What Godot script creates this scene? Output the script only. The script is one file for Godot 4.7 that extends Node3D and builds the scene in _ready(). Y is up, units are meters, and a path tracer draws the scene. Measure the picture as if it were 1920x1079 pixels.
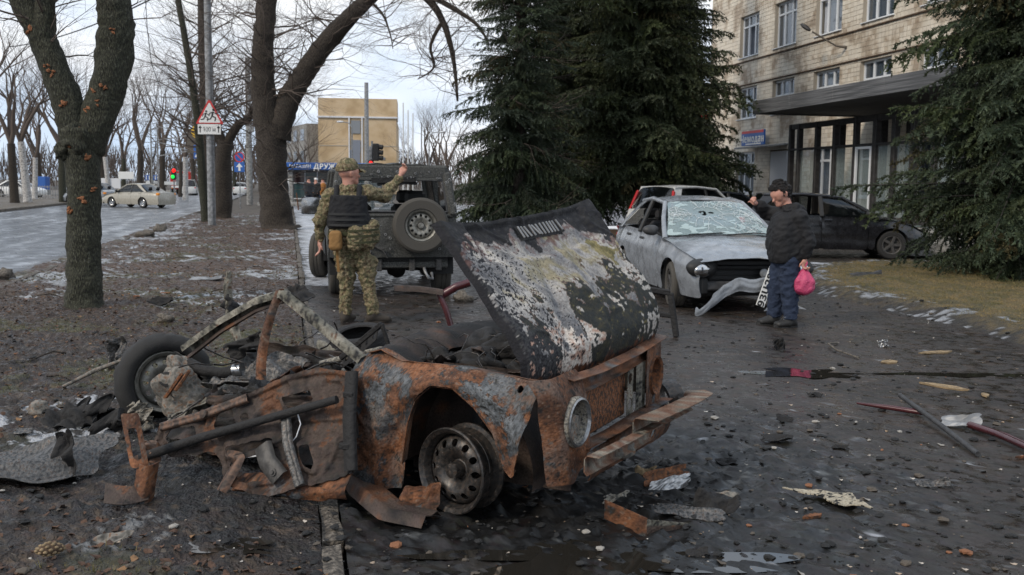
extends Node3D
# A wrecked car on a wet yard beside a street; metres, y up, camera at the origin's head height looking along -z.

var rng := RandomNumberGenerator.new()
var N := FastNoiseLite.new()
var S := FastNoiseLite.new()   # soft noise for shapes
var used := {}
var M := {}

func _ready() -> void:
	rng.seed = 7
	N.seed = 11
	N.noise_type = FastNoiseLite.TYPE_SIMPLEX_SMOOTH
	N.frequency = 1.0
	N.fractal_type = FastNoiseLite.FRACTAL_FBM
	N.fractal_octaves = 4
	S.seed = 23
	S.noise_type = FastNoiseLite.TYPE_SIMPLEX_SMOOTH
	S.frequency = 1.0
	S.fractal_octaves = 2
	S.fractal_gain = 0.35
	stage_light()
	stage_materials()
	stage_ground()
	stage_building()
	stage_far_buildings()
	stage_trees()
	stage_wreck()
	stage_cars()
	stage_people()
	stage_street()
	stage_debris()

func stage_light() -> void:
	var cam := Camera3D.new()
	cam.name = "camera"
	cam.position = Vector3(0, 1.58, 0)
	cam.rotation_degrees = Vector3(-5.978, 0, 0.6)
	cam.fov = 32.24
	cam.near = 0.1
	cam.far = 1500.0
	var lens := CameraAttributesPhysical.new()
	lens.frustum_focal_length = 35.0
	lens.exposure_aperture = 5.6
	lens.frustum_focus_distance = 6.2
	cam.attributes = lens
	cam.fov = 32.24
	add_child(cam)
	cam.current = true
	var we := WorldEnvironment.new()
	we.name = "world_environment"
	var e := Environment.new()
	e.background_mode = Environment.BG_SKY
	e.tonemap_mode = Environment.TONE_MAPPER_LINEAR
	e.tonemap_exposure = 1.36
	e.sdfgi_enabled = true
	e.ssao_enabled = true
	e.ssil_enabled = true
	var sky := Sky.new()
	var pm := PanoramaSkyMaterial.new()
	pm.panorama = ImageTexture.create_from_image(cloud_image())
	pm.energy_multiplier = 1.0
	sky.sky_material = pm
	e.sky = sky
	we.environment = e
	add_child(we)
	var sun := DirectionalLight3D.new()
	sun.name = "sun"
	sun.light_energy = 0.5
	sun.light_angular_distance = 10.0
	sun.light_color = Color(1.0, 0.95, 0.88)
	sun.rotation_degrees = Vector3(-38, -48, 0)
	sun.shadow_enabled = true
	add_child(sun)

func cloud_image() -> Image:
	var w := 1024
	var h := 512
	var im := Image.create(w, h, false, Image.FORMAT_RGB8)
	var n := FastNoiseLite.new()
	n.seed = 5
	n.noise_type = FastNoiseLite.TYPE_SIMPLEX_SMOOTH
	n.frequency = 1.0
	n.fractal_octaves = 5
	for y in h:
		var el := PI * (0.5 - (y + 0.5) / h)
		for x in w:
			if y > h / 2 + 4:
				im.set_pixel(x, y, Color(0.42, 0.42, 0.42))
				continue
			var az := TAU * (x + 0.5) / w
			var d := Vector3(cos(el) * sin(az), sin(el), cos(el) * cos(az))
			var q := Vector3(d.x, d.y * 2.2, d.z) * 2.6
			var t := n.get_noise_3dv(q) * 1.7 + 0.56
			t = clampf(t, 0.0, 1.0)
			var veil := clampf(1.0 - d.y * 1.1, 0.0, 1.0)
			t = lerpf(t, 0.8, veil * 0.35)
			var cl := Color(0.66, 0.75, 0.86).lerp(Color(0.93, 0.937, 0.95), t)
			im.set_pixel(x, y, cl)
	return im

# ---------------------------------------------------------------- helpers
func L(r: float, g: float, b: float, a := 1.0) -> Color:
	var c := Color(r, g, b).linear_to_srgb()
	c.a = a
	return c

func st(flat := true) -> SurfaceTool:
	var s := SurfaceTool.new()
	s.begin(Mesh.PRIMITIVE_TRIANGLES)
	s.set_smooth_group(-1 if flat else 0)
	return s

func tri(s: SurfaceTool, a: Vector3, b: Vector3, c: Vector3) -> void:
	s.add_vertex(a)
	s.add_vertex(c)
	s.add_vertex(b)

func quad(s: SurfaceTool, a: Vector3, b: Vector3, c: Vector3, d: Vector3) -> void:
	s.add_vertex(a)
	s.add_vertex(c)
	s.add_vertex(b)
	s.add_vertex(a)
	s.add_vertex(d)
	s.add_vertex(c)

func face(s: SurfaceTool, p: Array, o: Vector3) -> void:
	# a convex face turned away from the point o
	var n: Vector3 = (p[1] - p[0]).cross(p[2] - p[0])
	var flip: bool = n.dot(p[0] - o) < 0.0
	for i in range(1, p.size() - 1):
		if flip:
			tri(s, p[0], p[i + 1], p[i])
		else:
			tri(s, p[0], p[i], p[i + 1])

func box(s: SurfaceTool, t: Transform3D, size: Vector3, b := 0.0) -> void:
	var h := size * 0.5
	b = minf(b, minf(h.x, minf(h.y, h.z)) * 0.9)
	var o := t.origin
	if b <= 0.0:
		for ax in 3:
			for sg in [-1.0, 1.0]:
				var pts := []
				for q in [[-1, -1], [1, -1], [1, 1], [-1, 1]]:
					var v := Vector3()
					v[ax] = h[ax] * sg
					v[(ax + 1) % 3] = h[(ax + 1) % 3] * q[0]
					v[(ax + 2) % 3] = h[(ax + 2) % 3] * q[1]
					pts.append(t * v)
				face(s, pts, o)
		return
	var P := func(ax: int, x: float, y: float, z: float) -> Vector3:
		var g := h - Vector3(b, b, b)
		g[ax] = h[ax]
		return t * Vector3(g.x * x, g.y * y, g.z * z)
	for ax in 3:
		for sg in [-1.0, 1.0]:
			var pts := []
			for q in [[-1.0, -1.0], [1.0, -1.0], [1.0, 1.0], [-1.0, 1.0]]:
				var c := [0.0, 0.0, 0.0]
				c[ax] = sg
				c[(ax + 1) % 3] = q[0]
				c[(ax + 2) % 3] = q[1]
				pts.append(P.call(ax, c[0], c[1], c[2]))
			face(s, pts, o)
		var a2 := (ax + 1) % 3
		var a3 := (ax + 2) % 3
		for s1 in [-1.0, 1.0]:
			for s2 in [-1.0, 1.0]:
				var c1 := [0.0, 0.0, 0.0]
				c1[ax] = s1
				c1[a2] = s2
				var c2 := c1.duplicate()
				c1[a3] = -1.0
				c2[a3] = 1.0
				face(s, [P.call(ax, c1[0], c1[1], c1[2]), P.call(ax, c2[0], c2[1], c2[2]), P.call(a2, c2[0], c2[1], c2[2]), P.call(a2, c1[0], c1[1], c1[2])], o)
	for x in [-1.0, 1.0]:
		for y in [-1.0, 1.0]:
			for z in [-1.0, 1.0]:
				face(s, [P.call(0, x, y, z), P.call(1, x, y, z), P.call(2, x, y, z)], o)

func at(p: Vector3, yaw := 0.0, pitch := 0.0, roll := 0.0) -> Transform3D:
	return Transform3D(Basis.from_euler(Vector3(pitch, yaw, roll)), p)

func bar(s: SurfaceTool, a: Vector3, b: Vector3, w: float, h: float, bev := 0.0, up := Vector3.UP) -> void:
	# a box beam from a to b
	var z := (b - a).normalized()
	var x := up.cross(z)
	if x.length() < 0.01:
		x = Vector3.RIGHT.cross(z)
	x = x.normalized()
	var y := z.cross(x)
	box(s, Transform3D(Basis(x, y, z), (a + b) * 0.5), Vector3(w, h, a.distance_to(b)), bev)

func tube(s: SurfaceTool, pts: Array, rad: Array, n := 8, cap := true, wob := 0.0, col = null) -> void:
	s.set_smooth_group(0)
	var up := Vector3(0.3, 0.1, 0.9).normalized()
	var prev := []
	var prevc := []
	for i in pts.size():
		var d: Vector3
		if i == 0:
			d = pts[1] - pts[0]
		elif i == pts.size() - 1:
			d = pts[i] - pts[i - 1]
		else:
			d = pts[i + 1] - pts[i - 1]
		d = d.normalized()
		var x := (up - d * up.dot(d))
		if x.length() < 0.05:
			x = (Vector3.RIGHT - d * d.x)
		x = x.normalized()
		up = x
		var y := d.cross(x)
		var ring := []
		var rc := []
		var r: float = rad[i] if i < rad.size() else rad[-1]
		for k in n:
			var a := TAU * k / n
			var rr := r
			if wob > 0.0:
				rr *= 1.0 + wob * N.get_noise_3dv((pts[i] + (x * cos(a) + y * sin(a)) * r) * (0.9 / maxf(r, 0.04)))
			var v: Vector3 = pts[i] + (x * cos(a) + y * sin(a)) * rr
			ring.append(v)
			if (col != null):
				rc.append(col.call(v))
		if i > 0:
			for k in n:
				var k2 := (k + 1) % n
				if (col != null):
					for q in [[prev, prevc, k], [ring, rc, k2], [prev, prevc, k2], [prev, prevc, k], [ring, rc, k], [ring, rc, k2]]:
						s.set_color(q[1][q[2]])
						s.add_vertex(q[0][q[2]])
				else:
					quad(s, prev[k], prev[k2], ring[k2], ring[k])
		if cap and (i == 0 or i == pts.size() - 1):
			s.set_smooth_group(-1)
			if (col != null):
				s.set_color(rc[0])
			for k in n:
				if i == 0:
					tri(s, pts[i], ring[(k + 1) % n], ring[k])
				else:
					tri(s, pts[i], ring[k], ring[(k + 1) % n])
			s.set_smooth_group(0)
		prev = ring
		prevc = rc
	s.set_smooth_group(-1)

func lathe(s: SurfaceTool, t: Transform3D, prof: Array, n := 32, smooth := true) -> void:
	# prof: Vector2(radius, height along local y), outside on the right hand when walking up
	for i in prof.size() - 1:
		s.set_smooth_group(i + 1 if smooth else -1)
		for k in n:
			var a := TAU * k / n
			var b := TAU * (k + 1) / n
			var p := func(q: Vector2, w: float) -> Vector3: return t * Vector3(q.x * cos(w), q.y, -q.x * sin(w))
			var A: Vector3 = p.call(prof[i], a)
			var B: Vector3 = p.call(prof[i], b)
			var C: Vector3 = p.call(prof[i + 1], b)
			var D: Vector3 = p.call(prof[i + 1], a)
			if prof[i].x < 1e-5:
				tri(s, A, C, D)
			elif prof[i + 1].x < 1e-5:
				tri(s, A, B, C)
			else:
				quad(s, A, B, C, D)
	s.set_smooth_group(-1)

func plate(s: SurfaceTool, poly: PackedVector2Array, t: Transform3D, thick: float) -> void:
	# a polygon in local xy, from z = 0 to z = -thick
	if Geometry2D.is_polygon_clockwise(poly):
		poly = poly.duplicate()
		poly.reverse()
	var ix := Geometry2D.triangulate_polygon(poly)
	var f := func(p: Vector2, z: float) -> Vector3: return t * Vector3(p.x, p.y, z)
	for i in range(0, ix.size(), 3):
		var a := poly[ix[i]]
		var b := poly[ix[i + 1]]
		var c := poly[ix[i + 2]]
		if (b - a).cross(c - a) < 0.0:
			var q := b
			b = c
			c = q
		tri(s, f.call(a, 0.0), f.call(b, 0.0), f.call(c, 0.0))
		tri(s, f.call(a, -thick), f.call(c, -thick), f.call(b, -thick))
	for i in poly.size():
		var a := poly[i]
		var b := poly[(i + 1) % poly.size()]
		quad(s, f.call(a, -thick), f.call(b, -thick), f.call(b, 0.0), f.call(a, 0.0))

func sheet(s: SurfaceTool, nu: int, nv: int, fn: Callable, thick := 0.0, keep = null, col = null, flip := false) -> void:
	# a bent panel: fn(u, v) gives its points; cells for which keep(u, v) is false are torn out
	var p := []
	var c := []
	p.resize((nu + 1) * (nv + 1))
	c.resize((nu + 1) * (nv + 1))
	var w := nu + 1
	for j in nv + 1:
		for i in nu + 1:
			p[j * w + i] = fn.call(float(i) / nu, float(j) / nv)
			if (col != null):
				c[j * w + i] = col.call(p[j * w + i], float(i) / nu, float(j) / nv)
	var has := PackedByteArray()
	has.resize(nu * nv)
	for j in nv:
		for i in nu:
			has[j * nu + i] = 1 if not (keep != null) or keep.call((i + 0.5) / nu, (j + 0.5) / nv) else 0
	if keep != null:
		# even out the steps along torn edges
		var near := {}
		for j in nv + 1:
			for i in nu:
				var up := j < nv and has[j * nu + i] == 1
				var dn := j > 0 and has[(j - 1) * nu + i] == 1
				if up != dn:
					link(near, j * w + i, j * w + i + 1)
		for i in nu + 1:
			for j in nv:
				var rt := i < nu and has[j * nu + i] == 1
				var lf := i > 0 and has[j * nu + i - 1] == 1
				if rt != lf:
					link(near, j * w + i, (j + 1) * w + i)
		for it in 3:
			var moved := {}
			for k in near:
				var l: Array = near[k]
				if l.size() == 2:
					moved[k] = p[k] * 0.4 + (p[l[0]] + p[l[1]]) * 0.3
			for k in moved:
				p[k] = moved[k]
	var q := []
	if thick > 0.0:
		q.resize(p.size())
		for j in nv + 1:
			for i in nu + 1:
				var du: Vector3 = p[j * w + mini(i + 1, nu)] - p[j * w + maxi(i - 1, 0)]
				var dv: Vector3 = p[mini(j + 1, nv) * w + i] - p[maxi(j - 1, 0) * w + i]
				var n := du.cross(dv).normalized() * (-1.0 if flip else 1.0)
				q[j * w + i] = p[j * w + i] - n * thick
	for pass_ in (2 if thick > 0.0 else 1):
		s.set_smooth_group(1 + pass_)
		var g: Array = q if pass_ == 1 else p
		var rev: bool = flip != (pass_ == 1)
		for j in nv:
			for i in nu:
				if has[j * nu + i] == 0:
					continue
				var o := [j * w + i, j * w + i + 1, (j + 1) * w + i + 1, (j + 1) * w + i]
				var order := [0, 1, 2, 0, 2, 3] if rev else [0, 2, 1, 0, 3, 2]
				for k in order:
					if (col != null):
						s.set_color(c[o[k]])
					s.add_vertex(g[o[k]])
	if thick > 0.0:
		s.set_smooth_group(-1)
		for j in nv:
			for i in nu:
				if has[j * nu + i] == 0:
					continue
				for e in [[0, -1, 0, 1], [1, 0, 1, 2], [0, 1, 2, 3], [-1, 0, 3, 0]]:
					var ni: int = i + e[0]
					var nj: int = j + e[1]
					if ni >= 0 and nj >= 0 and ni < nu and nj < nv and has[nj * nu + ni] == 1:
						continue
					var o := [j * w + i, j * w + i + 1, (j + 1) * w + i + 1, (j + 1) * w + i]
					if (col != null):
						s.set_color(c[o[e[2]]])
					var a: int = o[e[2]]
					var b: int = o[e[3]]
					if flip:
						quad(s, p[a], p[b], q[b], q[a])
					else:
						quad(s, q[a], q[b], p[b], p[a])
	s.set_smooth_group(-1)

func link(near: Dictionary, a: int, b: int) -> void:
	if not near.has(a): near[a] = []
	if not near.has(b): near[b] = []
	near[a].append(b)
	near[b].append(a)

func numbered(n: String) -> String:
	if not used.has(n):
		used[n] = 0
		return n
	used[n] += 1
	return "%s_%03d" % [n, used[n]]

func meta(o: Node, label := "", category := "", group := "", kind := "") -> void:
	if label: o.set_meta("label", label)
	if category: o.set_meta("category", category)
	if group: o.set_meta("group", group)
	if kind: o.set_meta("kind", kind)

func mesh_node(called: String, me: Mesh, m: Material, parent: Node = self) -> MeshInstance3D:
	var o := MeshInstance3D.new()
	o.mesh = me
	o.name = numbered(called) if parent == self else called
	if m:
		o.material_override = m
	parent.add_child(o, true)
	return o

func obj(called: String, s: SurfaceTool, m: Material, parent: Node = self) -> MeshInstance3D:
	s.generate_normals()
	return mesh_node(called, s.commit(), m, parent)

func thing(called: String, label: String, category: String, p := Vector3.ZERO, yaw := 0.0, group := "") -> Node3D:
	var o := Node3D.new()
	o.name = numbered(called)
	add_child(o)
	o.position = p
	o.rotation.y = yaw
	meta(o, label, category, group)
	return o

func copy_of(o: Node3D, p: Vector3, yaw: float, label: String, group := "", sc := 1.0) -> Node3D:
	var c: Node3D = o.duplicate()
	var base: String = o.name
	var re := RegEx.create_from_string("_\\d{3}$")
	base = re.sub(base, "")
	c.name = numbered(base)
	add_child(c)
	c.position = p
	c.rotation = Vector3(0, yaw, 0)
	c.scale = Vector3.ONE * sc
	c.set_meta("label", label)
	if group: c.set_meta("group", group)
	return c

func structure(called: String, s: SurfaceTool, m: Material) -> MeshInstance3D:
	var o := obj(called, s, m)
	o.set_meta("kind", "structure")
	return o

func ntex(sd: int, freq: float, oct: int, stops: Array, size := 512, kind := FastNoiseLite.TYPE_SIMPLEX_SMOOTH, cell := false) -> NoiseTexture2D:
	var n := FastNoiseLite.new()
	n.seed = sd
	n.noise_type = kind
	n.frequency = freq
	n.fractal_octaves = oct
	n.fractal_gain = 0.55
	var t := NoiseTexture2D.new()
	t.width = size
	t.height = size
	t.seamless = true
	t.seamless_blend_skirt = 0.15
	t.noise = n
	if stops.size():
		var g := Gradient.new()
		var of := PackedFloat32Array()
		var cs := PackedColorArray()
		for q in stops:
			of.append(q[0])
			cs.append(q[1])
		g.offsets = of
		g.colors = cs
		t.color_ramp = g
	return t

func mat(key: String, c: Color, rough := 0.8, metal := 0.0) -> StandardMaterial3D:
	var m := StandardMaterial3D.new()
	m.resource_name = key
	m.albedo_color = c
	m.roughness = rough
	m.metallic = metal
	m.cull_mode = BaseMaterial3D.CULL_DISABLED
	M[key] = m
	return m

func tri_map(m: StandardMaterial3D, sc: float, world := false) -> void:
	m.uv1_triplanar = true
	m.uv1_world_triplanar = world
	m.uv1_scale = Vector3.ONE * sc

func relief(m: StandardMaterial3D, t: Texture2D, cm: float) -> void:
	m.heightmap_enabled = true
	m.heightmap_texture = t
	m.heightmap_scale = cm

func nz(p: Vector3, f: float) -> float:
	return N.get_noise_3dv(p * f)

func glass(key: String, c: Color, a: float, rough := 0.03) -> StandardMaterial3D:
	var m := mat(key, Color(c.r, c.g, c.b, a), rough)
	m.transparency = BaseMaterial3D.TRANSPARENCY_ALPHA
	return m

func stage_materials() -> void:
	var grey := func(a: float) -> Color: return L(a, a, a)
	# shared textures
	M.grain = ntex(3, 0.09, 4, [[0.0, grey.call(0.45)], [0.45, grey.call(0.85)], [1.0, grey.call(1.0)]])
	M.blotch = ntex(4, 0.012, 5, [[0.25, grey.call(0.5)], [0.7, grey.call(1.0)]])
	M.dust = ntex(14, 0.012, 6, [[0.25, grey.call(0.66)], [0.6, grey.call(1.0)]])
	M.height = ntex(6, 0.05, 5, [])
	M.height2 = ntex(8, 0.02, 6, [])
	M.rough = ntex(12, 0.02, 5, [[0.2, Color(0.4, 0.4, 0.4)], [0.62, Color(1, 1, 1)]])
	var m: StandardMaterial3D
	# ground: colours come with the vertices
	m = mat("mud", Color.WHITE, 0.8)
	m.vertex_color_use_as_albedo = true
	m.albedo_texture = M.grain
	m.roughness_texture = M.rough
	relief(m, M.height, 2.6)
	tri_map(m, 1.1, true)
	m = mat("wet_asphalt", Color.WHITE, 0.6)
	m.vertex_color_use_as_albedo = true
	m.albedo_texture = M.grain
	m.roughness_texture = M.rough
	relief(m, M.height, 0.45)
	tri_map(m, 0.55, true)
	m = mat("street_asphalt", Color.WHITE, 0.5)
	m.vertex_color_use_as_albedo = true
	m.albedo_texture = M.blotch
	m.roughness_texture = M.rough
	tri_map(m, 0.12, true)
	m = mat("water", L(0.018, 0.016, 0.013), 0.04)
	m.metallic_specular = 0.6
	# burnt metal: colours come with the vertices
	m = mat("burnt", Color.WHITE, 0.78, 0.15)
	m.vertex_color_use_as_albedo = true
	m.albedo_texture = ntex(21, 0.05, 5, [[0.2, L(0.5, 0.45, 0.42)], [0.5, L(0.95, 0.9, 0.88)], [1.0, Color.WHITE]])
	relief(m, M.height, 0.35)
	tri_map(m, 2.2)
	m = mat("wheel_burnt", Color.WHITE, 0.5, 0.45)
	m.albedo_texture = ntex(27, 0.03, 6, [[0.2, L(0.018, 0.017, 0.016)], [0.5, L(0.045, 0.042, 0.04)], [0.64, L(0.085, 0.075, 0.066)], [0.76, L(0.07, 0.042, 0.027)], [0.9, L(0.2, 0.2, 0.2)]])
	m.roughness_texture = M.rough
	tri_map(m, 2.4)
	m = mat("soot", L(0.018, 0.017, 0.017), 0.8, 0.1)
	m.albedo_texture = M.grain
	relief(m, M.height2, 0.8)
	tri_map(m, 2.0)
	m = mat("rust", Color.WHITE, 0.85, 0.1)
	m.albedo_texture = ntex(22, 0.03, 6, [[0.0, L(0.03, 0.02, 0.018)], [0.38, L(0.07, 0.035, 0.02)], [0.5, L(0.16, 0.06, 0.022)], [0.62, L(0.25, 0.09, 0.03)], [0.75, L(0.14, 0.075, 0.05)], [1.0, L(0.09, 0.085, 0.085)]])
	relief(m, M.height, 0.4)
	tri_map(m, 2.0)
	m = mat("scorched_steel", Color.WHITE, 0.55, 0.55)
	m.albedo_texture = ntex(23, 0.025, 5, [[0.2, L(0.02, 0.02, 0.02)], [0.45, L(0.085, 0.085, 0.085)], [0.62, L(0.17, 0.165, 0.158)], [0.8, L(0.08, 0.05, 0.035)]])
	relief(m, M.height, 0.2)
	tri_map(m, 3.0)
	m = mat("scorched_brown", Color.WHITE, 0.6, 0.3)
	m.albedo_texture = ntex(24, 0.02, 6, [[0.2, L(0.015, 0.013, 0.012)], [0.42, L(0.06, 0.042, 0.034)], [0.55, L(0.12, 0.075, 0.055)], [0.66, L(0.17, 0.085, 0.05)], [0.8, L(0.06, 0.055, 0.05)]])
	relief(m, M.height, 0.2)
	tri_map(m, 1.6)
	m = mat("ash_metal", Color.WHITE, 0.8, 0.1)
	m.albedo_texture = ntex(25, 0.03, 6, [[0.25, L(0.03, 0.03, 0.03)], [0.45, L(0.14, 0.13, 0.11)], [0.6, L(0.38, 0.35, 0.3)], [0.75, L(0.2, 0.17, 0.12)]])
	relief(m, M.height, 0.3)
	tri_map(m, 2.6)
	m = mat("cast_ash", Color.WHITE, 0.85, 0.05)
	m.albedo_texture = ntex(26, 0.02, 5, [[0.2, L(0.05, 0.047, 0.042)], [0.45, L(0.15, 0.14, 0.122)], [0.62, L(0.24, 0.225, 0.2)], [0.76, L(0.17, 0.085, 0.045)]])
	tri_map(m, 2.2)
	m = mat("rubber", L(0.022, 0.021, 0.02), 0.85)
	m.albedo_texture = M.grain
	relief(m, M.height, 0.2)
	tri_map(m, 3.0)
	m = mat("dusty_rubber", L(0.075, 0.068, 0.058), 0.9)
	m.albedo_texture = M.grain
	tri_map(m, 3.0)
	m = mat("rim_steel", L(0.28, 0.27, 0.24), 0.5, 0.5)
	m.albedo_texture = M.blotch
	tri_map(m, 3.0)
	m = mat("dark_rim", L(0.09, 0.085, 0.08), 0.6, 0.4)
	m.albedo_texture = M.blotch
	tri_map(m, 4.0)
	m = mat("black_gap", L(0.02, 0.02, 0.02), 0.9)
	m = mat("chrome", L(0.55, 0.55, 0.55), 0.18, 1.0)
	m = mat("bright_metal", L(0.4, 0.4, 0.4), 0.3, 0.9)
	m.albedo_texture = M.blotch
	tri_map(m, 6.0)
	# paints
	for q in [["silver_paint", 0.235, 0.25, 0.27, 0.36], ["black_paint", 0.012, 0.012, 0.014, 0.3], ["white_paint", 0.62, 0.62, 0.6, 0.35], ["beige_paint", 0.36, 0.335, 0.28, 0.35], ["red_paint", 0.5, 0.035, 0.02, 0.4], ["dark_red_paint", 0.06, 0.009, 0.012, 0.4], ["blue_dark_paint", 0.02, 0.025, 0.032, 0.3]]:
		m = mat(q[0], L(q[1], q[2], q[3]), q[4], 0.1)
		m.clearcoat_enabled = true
		m.clearcoat = 0.4
		m.clearcoat_roughness = 0.15
		if q[0] in ["silver_paint", "black_paint", "dark_red_paint", "red_paint"]: m.albedo_texture = M.dust
		m.roughness_texture = M.rough
		tri_map(m, 0.7)
	m = mat("suv_paint", Color.WHITE, 0.75, 0.1)
	m.albedo_texture = ntex(31, 0.05, 5, [[0.25, L(0.03, 0.03, 0.027)], [0.5, L(0.06, 0.06, 0.055)], [0.72, L(0.085, 0.085, 0.077)], [0.86, L(0.13, 0.13, 0.118)]])
	relief(m, M.height, 0.15)
	tri_map(m, 1.4)
	m = mat("black_plastic", L(0.018, 0.018, 0.018), 0.6)
	m.albedo_texture = M.grain
	tri_map(m, 3.0)
	m = mat("grey_plastic", L(0.05, 0.05, 0.052), 0.6)
	m.albedo_texture = M.blotch
	tri_map(m, 2.0)
	m = mat("dark_cloth", L(0.02, 0.02, 0.022), 0.9)
	m = mat("red_lens", L(0.45, 0.02, 0.02), 0.2)
	m = mat("orange_lens", L(0.7, 0.25, 0.03), 0.25)
	glass("clear_glass", Color(0.85, 0.92, 0.92), 0.12)
	glass("dark_glass", Color(0.06, 0.07, 0.075), 0.55)
	m = glass("crazed_glass", Color(0.62, 0.7, 0.7), 0.3, 0.2)
	glass("window_glass", Color(0.35, 0.4, 0.45), 0.35)
	m = glass("frosted_glass", Color(0.75, 0.82, 0.82), 0.55, 0.6)
	m = mat("crack_white", L(0.62, 0.66, 0.66), 0.5)
	# mineral and building
	m = mat("kerb_stone", Color.WHITE, 0.85)
	m.albedo_texture = ntex(41, 0.03, 6, [[0.25, L(0.035, 0.03, 0.025)], [0.5, L(0.1, 0.085, 0.068)], [0.75, L(0.19, 0.165, 0.135)]])
	relief(m, M.height, 0.8)
	tri_map(m, 1.8)
	m = mat("concrete", L(0.32, 0.315, 0.3), 0.85)
	m.albedo_texture = M.blotch
	relief(m, M.height, 0.3)
	tri_map(m, 0.7)
	m = mat("mortar", L(0.4, 0.35, 0.28), 0.95)
	m = mat("yellow_brick", Color.WHITE, 0.9)
	m.albedo_texture = ntex(42, 0.01, 6, [[0.2, L(0.42, 0.3, 0.17)], [0.5, L(0.52, 0.385, 0.235)], [0.8, L(0.57, 0.44, 0.29)]])
	tri_map(m, 0.06, true)
	m = mat("fascia_metal", Color.WHITE, 0.55, 0.3)
	m.albedo_texture = ntex(43, 0.006, 5, [[0.3, L(0.075, 0.077, 0.08)], [0.55, L(0.15, 0.152, 0.157)], [0.8, L(0.24, 0.24, 0.245)]])
	m.uv1_triplanar = true
	m.uv1_world_triplanar = true
	m.uv1_scale = Vector3(0.5, 6.0, 0.12)
	m = mat("dark_frame", L(0.05, 0.047, 0.046), 0.6, 0.2)
	m.albedo_texture = M.blotch
	tri_map(m, 1.0)
	m = mat("soffit", L(0.05, 0.052, 0.055), 0.8)
	m = mat("white_frame", L(0.66, 0.68, 0.7), 0.5)
	m = mat("room_wall", L(0.28, 0.27, 0.25), 0.9)
	m = mat("far_pane", L(0.16, 0.17, 0.18), 0.08)
	m.metallic_specular = 0.7
	m = mat("curtain", L(0.42, 0.45, 0.5), 0.9)
	m = mat("curtain_dim", L(0.2, 0.22, 0.26), 0.9)
	m = mat("white_panel", L(0.62, 0.63, 0.65), 0.7)
	m = mat("sign_blue", L(0.02, 0.1, 0.36), 0.5)
	m = mat("sign_red", L(0.55, 0.03, 0.03), 0.5)
	m = mat("sign_white", L(0.72, 0.72, 0.7), 0.5)
	m = mat("sign_yellow", L(0.75, 0.45, 0.03), 0.5)
	m = mat("sign_black", L(0.01, 0.01, 0.01), 0.6)
	m = mat("galvanised", L(0.33, 0.335, 0.34), 0.55, 0.4)
	m.albedo_texture = M.blotch
	tri_map(m, 0.8)
	m = mat("brown_wall", L(0.1, 0.06, 0.035), 0.9)
	m.albedo_texture = M.blotch
	tri_map(m, 0.6)
	# plants
	m = mat("bark", Color.WHITE, 0.95)
	m.albedo_texture = ntex(51, 0.03, 6, [[0.2, L(0.008, 0.008, 0.006)], [0.45, L(0.028, 0.027, 0.018)], [0.62, L(0.05, 0.052, 0.03)], [0.85, L(0.13, 0.13, 0.11)]])
	relief(m, ntex(52, 0.03, 5, []), 2.0)
	m.uv1_triplanar = true
	m.uv1_scale = Vector3(3.6, 1.0, 3.6)
	m = mat("bark_brown", Color.WHITE, 0.95)
	m.albedo_texture = ntex(53, 0.03, 6, [[0.2, L(0.012, 0.009, 0.007)], [0.5, L(0.04, 0.031, 0.024)], [0.8, L(0.085, 0.07, 0.055)]])
	relief(m, M.height, 2.0)
	m.uv1_triplanar = true
	m.uv1_scale = Vector3(2.0, 0.7, 2.0)
	m = mat("twig", L(0.1, 0.077, 0.063), 0.9)  # paled tone: distance haze is put into the twig colour
	m = mat("birch", Color.WHITE, 0.9)
	m.albedo_texture = ntex(54, 0.03, 4, [[0.2, L(0.05, 0.05, 0.05)], [0.4, L(0.4, 0.38, 0.36)], [0.8, L(0.55, 0.54, 0.52)]])
	tri_map(m, 0.5)
	m = mat("raw_wood", Color.WHITE, 0.85)
	m.albedo_texture = ntex(55, 0.05, 4, [[0.2, L(0.09, 0.035, 0.016)], [0.5, L(0.26, 0.1, 0.042)], [0.8, L(0.4, 0.19, 0.085)]])
	tri_map(m, 3.0)
	m = mat("split_wood", L(0.3, 0.215, 0.12), 0.85)
	m.albedo_texture = M.blotch
	tri_map(m, 3.0)
	m = mat("needles", Color.WHITE, 0.75)
	m.vertex_color_use_as_albedo = true
	m.backlight_enabled = true
	m.backlight = L(0.04, 0.06, 0.02)
	m = mat("straw", Color.WHITE, 0.9)
	m.vertex_color_use_as_albedo = true
	# cloth and skin
	m = mat("skin", L(0.46, 0.23, 0.17), 0.6)
	m.subsurf_scatter_enabled = true
	m.subsurf_scatter_strength = 0.08
	m = mat("hair", L(0.012, 0.009, 0.008), 0.6)
	relief(m, M.height, 1.0)
	tri_map(m, 8.0)
	m = mat("camo", Color.WHITE, 0.92)
	m.albedo_texture = ImageTexture.create_from_image(camo_image())
	relief(m, M.height2, 0.6)
	tri_map(m, 1.25)
	m = mat("black_nylon", L(0.008, 0.008, 0.01), 0.85)
	relief(m, M.height, 0.4)
	tri_map(m, 4.0)
	m = mat("black_jacket", L(0.0065, 0.0065, 0.008), 0.8)
	relief(m, M.height2, 0.4)
	tri_map(m, 1.5)
	m = mat("denim", L(0.018, 0.03, 0.062), 0.9)
	m.albedo_texture = M.grain
	relief(m, M.height2, 0.8)
	tri_map(m, 2.0)
	m = mat("boot_leather", L(0.014, 0.013, 0.012), 0.55)
	relief(m, M.height, 0.3)
	tri_map(m, 4.0)
	m = mat("boot_brown", L(0.035, 0.027, 0.02), 0.8)
	m = mat("coyote", L(0.28, 0.15, 0.05), 0.9)
	m.albedo_texture = M.grain
	tri_map(m, 4.0)
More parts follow.
